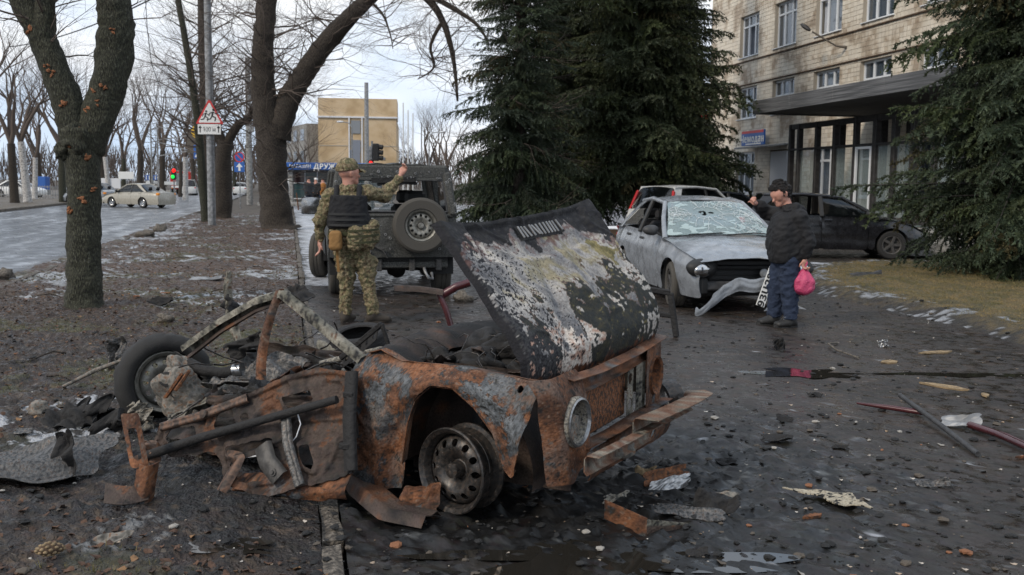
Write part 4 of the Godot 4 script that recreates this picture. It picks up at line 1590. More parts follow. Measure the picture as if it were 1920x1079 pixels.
	loft(s, [Vector3(-1.08, 0.70, 0.71), Vector3(-1.22, 0.785, 0.71), Vector3(-1.45, 0.93, 0.71), Vector3(-1.585, 1.005, 0.7)], ch, 0.004, ash_c, Vector3.UP, 50)
	var pil := obj("windscreen_pillar", s, M.burnt, r)
	pil.set_meta("label", "pale windscreen pillar leaning back")
	s = st()
	loft(s, [Vector3(-1.57, 1.0, 0.7), Vector3(-1.75, 0.945, 0.7), Vector3(-2.0, 0.82, 0.69), Vector3(-2.27, 0.655, 0.68)], ch, 0.004, ash_c, Vector3.UP, 50)
	loft(s, [Vector3(-1.57, 0.975, 0.71), Vector3(-1.75, 0.915, 0.71), Vector3(-2.0, 0.785, 0.7), Vector3(-2.25, 0.62, 0.69)], [Vector2(-0.012, -0.02), Vector2(0.0, 0.0), Vector2(0.01, -0.02)], 0.003, brown_c, Vector3.UP, 40)
	obj("roof_rail", s, M.burnt, r)
	s = st()
	sheet(s, 6, 40, func(u: float, v: float) -> Vector3: return Vector3(-1.585 - 0.09 * sin(v * 1.9) + (u - 0.5) * (0.045 + 0.02 * v), lerpf(1.03, 0.56, v), 0.71 + 0.02 * sin(u * PI) + 0.06 * v), 0.004, null, func(p: Vector3, _u: float, _v: float) -> Color: return rust_c(p, 0.25))
	obj("centre_pillar", s, M.burnt, r)
	s = st()
	crumple(s, Vector3(-1.54, 1.0, 0.64), Vector3(0.1, 0.02, -0.03), Vector3(-0.03, 0.06, -0.08), 0.05, 2.6, 16, 4.0, 0.2)
	crumple(s, Vector3(-1.48, 1.0, 0.66), Vector3(0.1, -0.04, 0.0), Vector3(0.0, 0.03, -0.09), 0.03, 2.0, 10, 8.0, 0.2)
	obj("curled_roof_skin", s, M.soot, r)
	wreck_door(r, V)
	wreck_rear(r)

func wreck_door(r: Node3D, V: Callable) -> void:
	var zf := func(x: float, y: float) -> float: return 0.80 - 0.056 * (x + 1.1) - 0.346 * (y - 0.65)
	var outline := PackedVector2Array([Vector2(-1.08, 0.66), Vector2(-1.15, 0.67), Vector2(-1.27, 0.66), Vector2(-1.43, 0.62), Vector2(-1.65, 0.51), Vector2(-1.85, 0.41), Vector2(-2.17, 0.31), Vector2(-2.19, 0.2), Vector2(-2.05, 0.16), Vector2(-1.91, 0.19), Vector2(-1.77, 0.22), Vector2(-1.68, 0.09), Vector2(-1.63, 0.07), Vector2(-1.43, 0.04), Vector2(-1.26, 0.11), Vector2(-1.12, 0.15), Vector2(-1.0, 0.19), Vector2(-0.96, 0.27)])
	var holes := [[Vector2(-2.11, 0.25), Vector2(-2.1, 0.28), Vector2(-2.03, 0.31), Vector2(-1.94, 0.33), Vector2(-1.9, 0.26), Vector2(-1.97, 0.22), Vector2(-2.07, 0.2)],
		[Vector2(-1.82, 0.33), Vector2(-1.82, 0.4), Vector2(-1.72, 0.43), Vector2(-1.69, 0.38), Vector2(-1.68, 0.35), Vector2(-1.77, 0.3)],
		[Vector2(-1.45, 0.51), Vector2(-1.29, 0.56), Vector2(-1.26, 0.51), Vector2(-1.41, 0.46)],
		[Vector2(-1.71, 0.25), Vector2(-1.56, 0.29), Vector2(-1.47, 0.32), Vector2(-1.45, 0.29), Vector2(-1.57, 0.24), Vector2(-1.69, 0.21)],
		[Vector2(-1.67, 0.18), Vector2(-1.47, 0.25), Vector2(-1.4, 0.2), Vector2(-1.38, 0.14), Vector2(-1.6, 0.09)],
		[Vector2(-1.28, 0.3), Vector2(-1.23, 0.31), Vector2(-1.2, 0.25), Vector2(-1.19, 0.2), Vector2(-1.25, 0.22)],
		[Vector2(-1.67, 0.4), Vector2(-1.63, 0.42), Vector2(-1.61, 0.39), Vector2(-1.65, 0.38)]]
	var ph := []
	for h in holes: ph.append(PackedVector2Array(h))
	var edge := func(p: Vector2) -> float:
		var best := 9.0
		for q in [outline] + ph:
			for i in q.size():
				best = minf(best, Geometry2D.get_closest_point_to_segment(p, q[i], q[(i + 1) % q.size()]).distance_to(p))
		return best
	var fn := func(u: float, v: float) -> Vector3:
		var x := lerpf(-2.2, -0.95, u)
		var y := lerpf(0.03, 0.68, v)
		var e: float = edge.call(Vector2(x, y))
		var z: float = zf.call(x, y) + 0.018 * smoothstep(0.035, 0.02, e) - 0.012 * smoothstep(0.06, 0.07, e)
		z += 0.035 * nz(Vector3(x, y, 1), 2.6) + 0.008 * nz(Vector3(x, y, 5), 10.0) + 0.12 * maxf(0.0, 0.14 - absf(S.get_noise_3d(x * 3.5, y * 3.0, 26.0)))
		z -= 0.02 * smoothstep(0.05, 0.03, absf(y - 0.36 - 0.12 * (x + 1.3))) * smoothstep(-1.45, -1.3, x)
		return Vector3(x, y, z)
	var keep := func(u: float, v: float) -> bool:
		var p := Vector2(lerpf(-2.2, -0.95, u), lerpf(0.03, 0.68, v))
		p += Vector2(nz(Vector3(p.x, p.y, 2), 16.0), nz(Vector3(p.x, p.y, 8), 16.0)) * 0.01
		if not Geometry2D.is_point_in_polygon(p, outline): return false
		for h in ph:
			if Geometry2D.is_point_in_polygon(p, h): return false
		return true
	var s := st()
	sheet(s, 150, 78, fn, 0.005, keep, func(p: Vector3, u: float, v: float) -> Color:
		return brown_c(p).lerp(rust_c(p, 0.3), clampf(0.6 - v * 3.0 + nz(p, 4.0), 0, 0.7)).lerp(Color(0.012, 0.011, 0.011), clampf(nz(p, 3.3) * 2.4 + nz(p, 14.0) - 0.2, 0, 0.8)))
	var d := obj("door_shell", s, M.burnt, r)
	d.set_meta("label", "torn brown inner door shell with holes")
	var on := func(x: float, y: float, o: float) -> Vector3: return Vector3(x, y, zf.call(x, y) + o)
	s = st()
	tube(s, [on.call(-2.19, 0.155, 0.06), on.call(-1.85, 0.285, 0.07), on.call(-1.5, 0.405, 0.065), on.call(-1.1, 0.538, 0.06)], [0.026, 0.024, 0.021, 0.02], 14)
	obj("impact_bar", s, M.soot, d)
	s = st()
	loft(s, [on.call(-1.385, 0.42, 0.03), on.call(-1.33, 0.31, 0.05), on.call(-1.225, 0.13, 0.04)], [Vector2(-0.026, 0), Vector2(-0.02, 0.016), Vector2(0, 0.008), Vector2(0.02, 0.016), Vector2(0.026, 0)], 0.003, null, Vector3(0, 0.3, 1), 20)
	obj("window_channel", s, M.scorched_steel, d)
	s = st()
	loft(s, [on.call(-1.49, 0.275, 0.02), on.call(-1.43, 0.21, 0.04), on.call(-1.35, 0.145, 0.03)], [Vector2(-0.05, 0), Vector2(-0.04, 0.02), Vector2(0.04, 0.02), Vector2(0.05, 0)], 0.003, null, Vector3(0, 0.3, 1), 14)
	lathe(s, axle_frame(on.call(-1.38, 0.175, 0.055), Vector3(0, 0.3, 1)), [Vector2(0.02, 0), Vector2(0.02, 0.008), Vector2(0.01, 0.009), Vector2(0.01, 0.016), Vector2(0, 0.016)], 14)
	obj("regulator_bracket", s, M.dark_rim, d)
	s = st()
	loft(s, [on.call(-2.14, 0.3, 0.02), on.call(-1.9, 0.38, 0.03), on.call(-1.64, 0.49, 0.02)], [Vector2(-0.022, 0.0), Vector2(-0.016, 0.014), Vector2(0, 0.01), Vector2(0.016, 0.014), Vector2(0.022, 0)], 0.003, null, Vector3(0, 0.3, 1), 30)
	lathe(s, axle_frame(on.call(-1.87, 0.395, 0.045), Vector3(0, 0.3, 1)), [Vector2(0.024, 0), Vector2(0.022, 0.012), Vector2(0.01, 0.014), Vector2(0, 0.016)], 16)
	obj("top_flange", s, M.scorched_brown, d)
	s = st()
	loft(s, [on.call(-1.07, 0.66, 0.02), on.call(-1.03, 0.45, 0.03), on.call(-0.975, 0.22, 0.02)], [Vector2(-0.035, 0), Vector2(-0.03, 0.02), Vector2(0.0, 0.024), Vector2(0.03, 0.01)], 0.003, null, Vector3(0, 0.3, 1), 24)
	box(s, Transform3D(Basis(), on.call(-1.02, 0.33, 0.04)), Vector3(0.06, 0.03, 0.03), 0.005)
	box(s, Transform3D(Basis(), on.call(-1.05, 0.56, 0.04)), Vector3(0.06, 0.03, 0.03), 0.005)
	obj("hinge_post", s, M.soot, d)
	s = st()
	loft(s, [on.call(-1.7, 0.205, 0.01), on.call(-1.6, 0.21, 0.03), on.call(-1.66, 0.05, 0.05)], [Vector2(-0.03, 0), Vector2(0, 0.02), Vector2(0.03, 0)], 0.003, brown_c, Vector3(0, 0.3, 1), 16)
	crumple(s, on.call(-2.16, 0.17, 0.02), Vector3(0.16, 0.05, 0.02), Vector3(-0.03, 0.1, -0.06), 0.08, 3.0, 14, 5.0, 0.3)
	obj("torn_strut", s, M.scorched_brown, d)
	s = st()
	loft(s, [on.call(-1.69, 0.19, -0.03), on.call(-1.6, 0.2, -0.03), on.call(-1.5, 0.222, -0.03)], [Vector2(-0.008, 0), Vector2(0.0, 0.004), Vector2(0.008, 0)], 0.002)
	obj("trim_sliver", s, M.white_panel, d)
	s = st()
	tube(s, [on.call(-1.33, 0.44, 0.02), on.call(-1.3, 0.4, 0.025), on.call(-1.31, 0.34, 0.025), on.call(-1.335, 0.31, 0.02)], [0.004, 0.003], 6)
	obj("trim_sliver", s, M.white_panel, d)
	# sill below the door
	s = st()
	sheet(s, 50, 12, func(u: float, v: float) -> Vector3:
		var x := lerpf(-1.72, -0.98, u)
		return Vector3(x, lerpf(0.03, 0.15, v) + 0.10 * u - 0.05 + 0.02 * nz(Vector3(x, v, 0), 5.0), 0.99 - 0.05 * v + 0.04 * sin(PI * v)), 0.004, null, func(p: Vector3, _u: float, _v: float) -> Color: return rust_c(p, 0.3, -0.2))
	obj("sill", s, M.burnt, r)

func wreck_rear(r: Node3D) -> void:
	# back wheel with half-burnt tyre and what is left of the axle
	var c := Vector3(-3.03, 0.3, 0.1)
	var t := axle_frame(c, Vector3(0.86, 0.06, 0.55))
	var w := rim(r, "rear_wheel", t, 0.195, 0.15, M.rim_steel, M.rim_steel, 0.025)
	w.set_meta("label", "rear wheel with half-burnt tyre leaning outwards")
	var s := st()
	sheet(s, 70, 14, func(u: float, v: float) -> Vector3:
		var a := TAU * u
		var k := v * TAU * 0.72 - 0.36 * TAU
		var rr := 0.243 + 0.052 * cos(k)
		var y := 0.088 * sin(k)
		rr += 0.012 * nz(Vector3(cos(a), sin(a), v) * 2.0, 2.0)
		return t * Vector3(rr * cos(a), y, -rr * sin(a)), 0.01, func(u: float, v: float) -> bool: return not (v > 0.72 + 0.2 * N.get_noise_2d(u * 9.0, 1.0) and u > 0.62 and u < 0.8), null, true)
	obj("tyre", s, M.rubber, w)
	s = st()
	lump(s, at(Vector3(-2.72, 0.28, 0.28), 0.6, 0.1, 0.3), Vector3(0.15, 0.165, 0.11), 0.6, 1.5, 2.0, 34)
	lump(s, at(Vector3(-2.76, 0.42, 0.22), 0.2, 0.0, 0.5), Vector3(0.08, 0.08, 0.07), 0.8, 1.6, 6.0, 24)
	lump(s, at(Vector3(-2.66, 0.19, 0.26), 0.2, 0.0, 0.5), Vector3(0.08, 0.08, 0.07), 0.8, 1.8, 9.0, 20)
	var ax := obj("axle_housing", s, M.cast_ash, r)
	ax.set_meta("label", "pale ash-covered axle housing beside rear wheel")
	s = st()
	lathe(s, axle_frame(Vector3(-2.74, 0.38, 0.36), Vector3(0.45, 0.35, 0.8)), [Vector2(0.045, 0), Vector2(0.045, 0.03), Vector2(0.03, 0.034), Vector2(0.028, 0.005), Vector2(0, 0.004)], 18)
	obj("breather_port", s, M.soot, ax)
	s = st()
	bar(s, Vector3(-2.72, 0.28, 0.4), Vector3(-2.62, 0.43, 0.36), 0.025, 0.02, 0.004)
	bar(s, Vector3(-2.64, 0.33, 0.4), Vector3(-2.58, 0.45, 0.34), 0.02, 0.02, 0.004)
	obj("bracket", s, M.rust, ax)
	s = st()
	tube(s, [Vector3(-2.72, 0.46, 0.2), Vector3(-2.62, 0.425, 0.2), Vector3(-2.5, 0.41, 0.16), Vector3(-2.4, 0.43, 0.12)], [0.034, 0.036, 0.034, 0.034], 14)
	var pp := obj("axle_tube", s, M.soot, ax)
	s = st()
	tube(s, [Vector3(-2.43, 0.425, 0.125), Vector3(-2.38, 0.435, 0.11)], [0.041, 0.041], 16)
	obj("clamp_ring", s, M.bright_metal, pp)
	# torn hub and brake scraps round the wheel
	s = st()
	for q in [[-3.02, 0.16, 0.3, 1], [-2.9, 0.12, 0.36, 2], [-3.35, 0.2, 0.1, 3], [-3.4, 0.36, 0.02, 4], [-2.62, 0.14, 0.4, 5]]:
		crumple(s, Vector3(q[0], q[1], q[2]), Vector3(0.16, 0.03, 0.04), Vector3(-0.03, 0.13, 0.04), 0.1, 3.0, 14, q[3] * 3.0, 0.35)
	obj("torn_scraps", s, M.ash_metal, r)
	s = st()
	for q in [[-3.3, 0.12, 0.35, 1], [-3.0, 0.08, 0.5, 2], [-2.4, 0.3, -0.3, 3], [-2.6, 0.42, -0.2, 4]]:
		crumple(s, Vector3(q[0], q[1], q[2]), Vector3(0.26, 0.06, 0.04), Vector3(-0.06, 0.2, 0.1), 0.14, 2.6, 16, q[3] * 4.0, 0.35)
	obj("charred_panel", s, M.soot, r)
	# a torn body post standing up behind
	s = st()
	var post := func(u: float, v: float) -> Vector3:
		var y := lerpf(0.35, 1.05, v)
		return Vector3(-2.47 - 0.08 * v + 0.03 * sin(v * 7.0) + (u - 0.5) * (0.09 - 0.055 * v), y, 0.02 + 0.04 * sin(u * PI) + 0.03 * nz(Vector3(u, v * 4.0, 0), 2.0))
	sheet(s, 8, 44, post, 0.006, func(u: float, v: float) -> bool: return v < 0.93 + 0.2 * N.get_noise_2d(u * 4.0, 9.0), ash_c)
	obj("torn_post", s, M.burnt, r)
	s = st()
	crumple(s, Vector3(-2.52, 0.78, 0.02), Vector3(0.1, 0.02, 0.05), Vector3(-0.04, 0.2, -0.03), 0.08, 2.8, 14, 3.0, 0.3)
	crumple(s, Vector3(-2.35, 0.58, 0.1), Vector3(0.3, 0.12, 0.03), Vector3(-0.05, 0.1, -0.03), 0.07, 2.6, 18, 6.0, 0.3)
	obj("melted_trim", s, M.soot, r)

# ---------------------------------------------------------------- the tiled building with its canopy (x towards the photographer, z out of the wall)
func lettering(words: String, size: float, depth: float, m: Material, parent: Node, t: Transform3D, called := "lettering", wt := 700, squeeze := 1.0) -> MeshInstance3D:
	var f := SystemFont.new()
	f.font_names = PackedStringArray(["Droid Sans"])
	f.font_weight = wt
	var tm := TextMesh.new()
	tm.font = f
	tm.text = words
	tm.font_size = 64
	tm.pixel_size = size / 46.0
	tm.depth = depth
	tm.curve_step = 2.0
	var o := mesh_node(called, tm, m, parent)
	o.transform = t * Transform3D(Basis.from_scale(Vector3(squeeze, 1, 1)), Vector3.ZERO)
	return o

func window_unit(parent: Node3D, x0: float, x1: float, y0: float, y1: float, transom: float, mid_bar: bool, sd: int) -> void:
	var o := Node3D.new()
	o.name = "window"
	parent.add_child(o, true)
	o.position = Vector3((x0 + x1) * 0.5, y0, -0.16)
	var w := x1 - x0
	var h := y1 - y0
	var s := st()
	var fw := 0.07
	box(s, at(Vector3(0, fw * 0.5, 0)), Vector3(w, fw, 0.07), 0.008)
	box(s, at(Vector3(0, h - fw * 0.5, 0)), Vector3(w, fw, 0.07), 0.008)
	for x in [-w * 0.5 + fw * 0.5, w * 0.5 - fw * 0.5]:
		box(s, at(Vector3(x, h * 0.5, 0)), Vector3(fw, h - 2 * fw, 0.068), 0.008)
	for x in [-w / 6.0, w / 6.0]:
		box(s, at(Vector3(x, h * 0.5, 0)), Vector3(0.085, h - 2 * fw, 0.074), 0.008)
	for k in 3:
		var cx := (k - 1) * w / 3.0
		box(s, at(Vector3(cx, transom * h, 0.0)), Vector3(w / 3.0 - 0.09, 0.075, 0.064), 0.006)
	obj("frame", s, M.white_frame, o)
	s = st()
	box(s, at(Vector3(0, -0.02, 0.13)), Vector3(w + 0.1, 0.03, 0.2), 0.006)
	obj("sill", s, M.white_frame, o)
	for k in 3:
		for j in 2:
			var gx := (k - 1) * w / 3.0
			var a := fw if j == 0 else transom * h + 0.04
			var b := transom * h - 0.04 if j == 0 else h - fw
			if (sd * 7 + k * 3 + j) % 11 == 3 and j == 0: continue   # blown out
			s = st()
			box(s, at(Vector3(gx, (a + b) * 0.5, -0.012), 0.0, 0.004 * ((sd + k) % 3 - 1)), Vector3(w / 3.0 - 0.1, b - a - 0.01, 0.006))
			obj("pane", s, M.window_glass, o)
	for k in 3:
		if (sd + k * 2) % 5 == 1: continue
		s = st()
		var gx := (k - 1) * w / 3.0
		sheet(s, 18, 2, func(u: float, v: float) -> Vector3: return Vector3(gx + (u - 0.5) * w / 3.0 * 0.95, lerpf(0.05, h * 0.97, v), -0.16 + 0.02 * sin(u * 30.0 + k)), 0.0)
		obj("curtain", s, M.curtain if sd % 3 else M.curtain_dim, o)
	s = st()
	quad(s, Vector3(-w * 0.55, -0.1, -0.7), Vector3(w * 0.55, -0.1, -0.7), Vector3(w * 0.55, h + 0.1, -0.7), Vector3(-w * 0.55, h + 0.1, -0.7))
	obj("room_wall", s, M.room_wall, o)

func tile_field(s: SurfaceTool, x0: float, x1: float, y0: float, y1: float, z: float) -> void:
	var nx := maxi(1, int(roundf((x1 - x0) / 0.195)))
	var ny := maxi(1, int(roundf((y1 - y0) / 0.147)))
	var dx := (x1 - x0) / nx
	var dy := (y1 - y0) / ny
	for j in ny:
		for i in nx:
			var t := rng.randf_range(0.9, 1.06)
			var c := Color(0.68, 0.615, 0.51) * t
			if rng.randf() < 0.05: c = Color(0.54, 0.46, 0.36)
			s.set_color(c)
			var a := Vector3(x0 + i * dx + 0.007, y0 + j * dy + 0.007, 0)
			var b := Vector3(x0 + (i + 1) * dx - 0.007, y0 + (j + 1) * dy - 0.007, 0)
			var q := z + rng.randf_range(0.010, 0.016)
			var A := Vector3(a.x, a.y, q)
			var B := Vector3(b.x, a.y, q)
			var C := Vector3(b.x, b.y, q)
			var D := Vector3(a.x, b.y, q)
			var k := Vector3(0, 0, q - z + 0.004)
			quad(s, A, B, C, D)
			quad(s, A - k, B - k, B, A)
			quad(s, B - k, C - k, C, B)
			quad(s, C - k, D - k, D, C)
			quad(s, D - k, A - k, A, D)

func stage_building() -> void:
	var yaw := -atan2(0.98192, 0.1893)
	var r := thing("office_building", "beige tiled office building with white windows behind the spruces", "building", Vector3(11.3, 0, -31.6), yaw)
	var xs := [-10.5, -7.3, -4.05, -0.95, 2.3, 5.55]
	var far_end := -13.6
	var near_end := 9.0
	var rows := [[0.0, 1.25], [2.95, 4.3], [5.57, 6.79], [8.45, 12.0]]   # solid bands between the window rows
	var s := st()
	var tiles := st()
	for b in rows:
		box(s, at(Vector3((far_end + near_end) * 0.5, (b[0] + b[1]) * 0.5, -0.15)), Vector3(near_end - far_end, b[1] - b[0], 0.3))
		tile_field(tiles, far_end, near_end, maxf(b[0], 0.45), b[1], 0.0)
	for g in [[1.25, 2.95], [4.3, 5.57], [6.79, 8.45]]:
		var prev := far_end
		for x in xs + [near_end]:
			var e: float = x
			if e - prev > 0.02:
				box(s, at(Vector3((prev + e) * 0.5, (g[0] + g[1]) * 0.5, -0.151)), Vector3(e - prev, g[1] - g[0], 0.298))
				tile_field(tiles, prev, e, g[0], g[1], 0.0)
			prev = e + 1.8
	obj("wall", s, M.mortar, r)
	tiles.generate_normals()
	var tm := mat("facing_tile", Color.WHITE, 0.65)
	tm.vertex_color_use_as_albedo = true
	tm.albedo_texture = ntex(44, 0.006, 5, [[0.2, L(0.45, 0.38, 0.32)], [0.36, L(0.86, 0.83, 0.8)], [0.6, Color.WHITE]])
	tri_map(tm, 0.22, true)
	mesh_node("facing_tiles", tiles.commit(), tm, r).set_meta("kind", "stuff")
	s = st()   # back and far side so that the block is solid
	box(s, at(Vector3((far_end + near_end) * 0.5, 6.0, -6.0)), Vector3(near_end - far_end - 0.02, 11.9, 9.0))
	obj("block", s, M.mortar, r)
	for k in 2:
		s = st()
		var y: float = [6.6, 5.66][k]
		box(s, at(Vector3((far_end + near_end) * 0.5, y, 0.03)), Vector3(near_end - far_end, 0.05, 0.07), 0.01)
		obj("ledge", s, M.brown_wall, r)
	var n := 0
	for x in xs:
		window_unit(r, x, x + 1.8, 6.79, 8.45, 0.74, false, n)
		window_unit(r, x, x + 1.8, 4.3, 5.57, 0.55, true, n + 3)
		if x != -7.3:
			window_unit(r, x, x + 1.8, 1.25, 2.95, 0.72, false, n + 5)
		n += 1
	# side door with its visor
	s = st()
	box(s, at(Vector3(-6.75, 1.65, -0.05)), Vector3(1.7, 2.5, 0.08), 0.01)
	obj("roller_shutter", s, M.white_panel, r)
	s = st()
	box(s, at(Vector3(-7.3, 3.1, 0.4), 0, 0.12), Vector3(3.0, 0.07, 0.9), 0.01)
	obj("visor", s, M.galvanised, r)
	# bracket lamp on the wall
	s = st()
	tube(s, [Vector3(-1.85, 6.15, 0.02), Vector3(-2.0, 6.2, 0.3), Vector3(-2.55, 6.72, 0.9)], [0.05, 0.03, 0.028], 8)
	var lamp := obj("wall_lamp", s, M.kerb_stone, r)
	s = st()
	lump(s, at(Vector3(-2.72, 6.88, 1.05), 0.4, 0, -0.6), Vector3(0.26, 0.07, 0.1), 0.1, 1.0, 0.0, 14)
	obj("lamp_head", s, M.dark_frame, lamp)
	# canopy
	var cz := 4.0
	s = st()
	box(s, at(Vector3(4.7, 4.08, cz * 0.5 - 0.06)), Vector3(9.6, 0.12, cz - 0.14))
	obj("canopy_roof", s, M.dark_frame, r)
	for k in 4:
		s = st()
		box(s, at(Vector3(-0.1 + 2.44 * (k + 0.5), 3.96, cz), 0, 0.03), Vector3(2.428, 0.4, 0.06), 0.006)
		obj("fascia_panel", s, M.fascia_metal, r)
	s = st()
	box(s, at(Vector3(-0.12, 3.96, cz * 0.5), 0), Vector3(0.06, 0.4, cz - 0.07), 0.006)
	obj("fascia_panel", s, M.fascia_metal, r)
	for k in 16:
		s = st()
		box(s, at(Vector3(-0.08 + 0.6 * (k + 0.5), 3.84 - 0.02, cz * 0.5 - 0.04)), Vector3(0.585, 0.03, cz - 0.16), 0.004)
		obj("soffit_board", s, M.soffit, r)
	# glazed lobby under it
	s = st()
	box(s, at(Vector3(4.5, 0.3, 1.45)), Vector3(10.2, 0.6, 2.9), 0.02)
	obj("plinth", s, M.concrete, r)
	s = st()
	box(s, at(Vector3(5.6, 0.15, 3.1)), Vector3(5.0, 0.3, 0.4), 0.015)
	box(s, at(Vector3(5.6, 0.08, 3.5)), Vector3(5.0, 0.16, 0.4), 0.015)
	obj("steps", s, M.concrete, r)
	var gz := 2.5
	for x in [-0.5, 0.06, 1.18, 2.24, 3.38, 4.4, 5.3, 6.15, 7.05, 8.0, 9.0]:
		s = st()
		box(s, at(Vector3(x, 2.05, gz)), Vector3(0.13 if x < 4.0 else 0.17, 2.9, 0.16), 0.01)
		obj("mullion", s, M.dark_frame, r)
	for x in [2.72, 4.1, 0.4]:
		s = st()
		box(s, at(Vector3(x, 2.05, 1.3)), Vector3(0.2, 2.9, 0.2), 0.015)
		obj("column", s, M.dark_frame, r)
	for q in [[3.42, 0.16, gz], [0.68, 0.16, gz], [2.72, 0.07, gz + 0.003], [1.06, 0.06, gz + 0.003]]:
		s = st()
		box(s, at(Vector3(4.25 if q[0] != 1.06 else 6.6, q[0], q[2] - 0.004)), Vector3(9.6 if q[0] != 1.06 else 4.6, q[1], 0.12), 0.008)
		obj("transom", s, M.dark_frame, r)
	var spans := [[0.06, 1.18], [1.18, 2.24], [2.24, 3.38], [3.38, 4.4], [4.4, 5.3], [5.3, 6.15], [6.15, 7.05], [7.05, 8.0]]
	for k in spans.size():
		if k == 1 or k == 6: continue
		s = st()
		var q: Array = spans[k]
		box(s, at(Vector3((q[0] + q[1]) * 0.5, 1.75, gz - 0.02)), Vector3(q[1] - q[0] - 0.14, 1.9, 0.008))
		obj("glass_pane", s, M.clear_glass, r)
	s = st()
	for x in [3.52, 4.26]:
		box(s, at(Vector3(x, 1.7, gz + 0.06)), Vector3(0.07, 1.95, 0.06), 0.006)
	for y in [0.76, 2.64]:
		box(s, at(Vector3(3.89, y, gz + 0.062)), Vector3(0.67, 0.07, 0.056), 0.006)
	obj("door_frame", s, M.white_frame, r)
	s = st()
	box(s, at(Vector3(5.6, 0.95, 0.9)), Vector3(1.2, 0.7, 0.5), 0.02)
	obj("reception_desk", s, M.brown_wall, r)
	s = st()
	box(s, at(Vector3(6.9, 1.5, 0.4)), Vector3(1.6, 1.7, 0.1), 0.02)
	obj("notice_board", s, M.sign_red, r)
	s = st()
	box(s, at(Vector3(7.2, 0.95, 0.9)), Vector3(0.4, 0.6, 0.4), 0.05)
	obj("chair", s, M.sign_yellow, r)
	# broken glass lying along the plinth
	s = st()
	for k in 40:
		var p := Vector3(rng.randf_range(4.0, 8.5), 0.62, rng.randf_range(2.6, 2.88))
		var a := rng.randf() * TAU
		plate(s, PackedVector2Array([Vector2(0, 0), Vector2(rng.randf_range(0.1, 0.25), 0.02), Vector2(0.08, rng.randf_range(0.08, 0.2))]), Transform3D(Basis(Vector3.UP, a) * Basis(Vector3.RIGHT, -1.3), p), 0.006)
	obj("broken_glass", s, M.crazed_glass, r).set_meta("kind", "stuff")
	# shop sign on the wall
	var sg := thing("shop_sign", "blue and red shop sign board on the tiled wall above the side door", "sign", Vector3.ZERO)
	sg.transform = r.transform * at(Vector3(-8.23, 3.46, 0.3))
	s = st()
	box(s, at(Vector3.ZERO), Vector3(2.05, 0.58, 0.08), 0.008)
	obj("board", s, M.sign_blue, sg)
	s = st()
	box(s, at(Vector3(0, 0.235, 0.044)), Vector3(2.0, 0.1, 0.006))
	obj("top_band", s, M.sign_red, sg)
	lettering("Чемодан", 0.3, 0.01, M.sign_white, sg, at(Vector3(0, -0.03, 0.05)), "lettering", 700, 1.15)
	s = st()
	box(s, at(Vector3(0.1, -0.235, 0.043)), Vector3(1.4, 0.05, 0.006))
	obj("small_print", s, M.sign_white, sg)

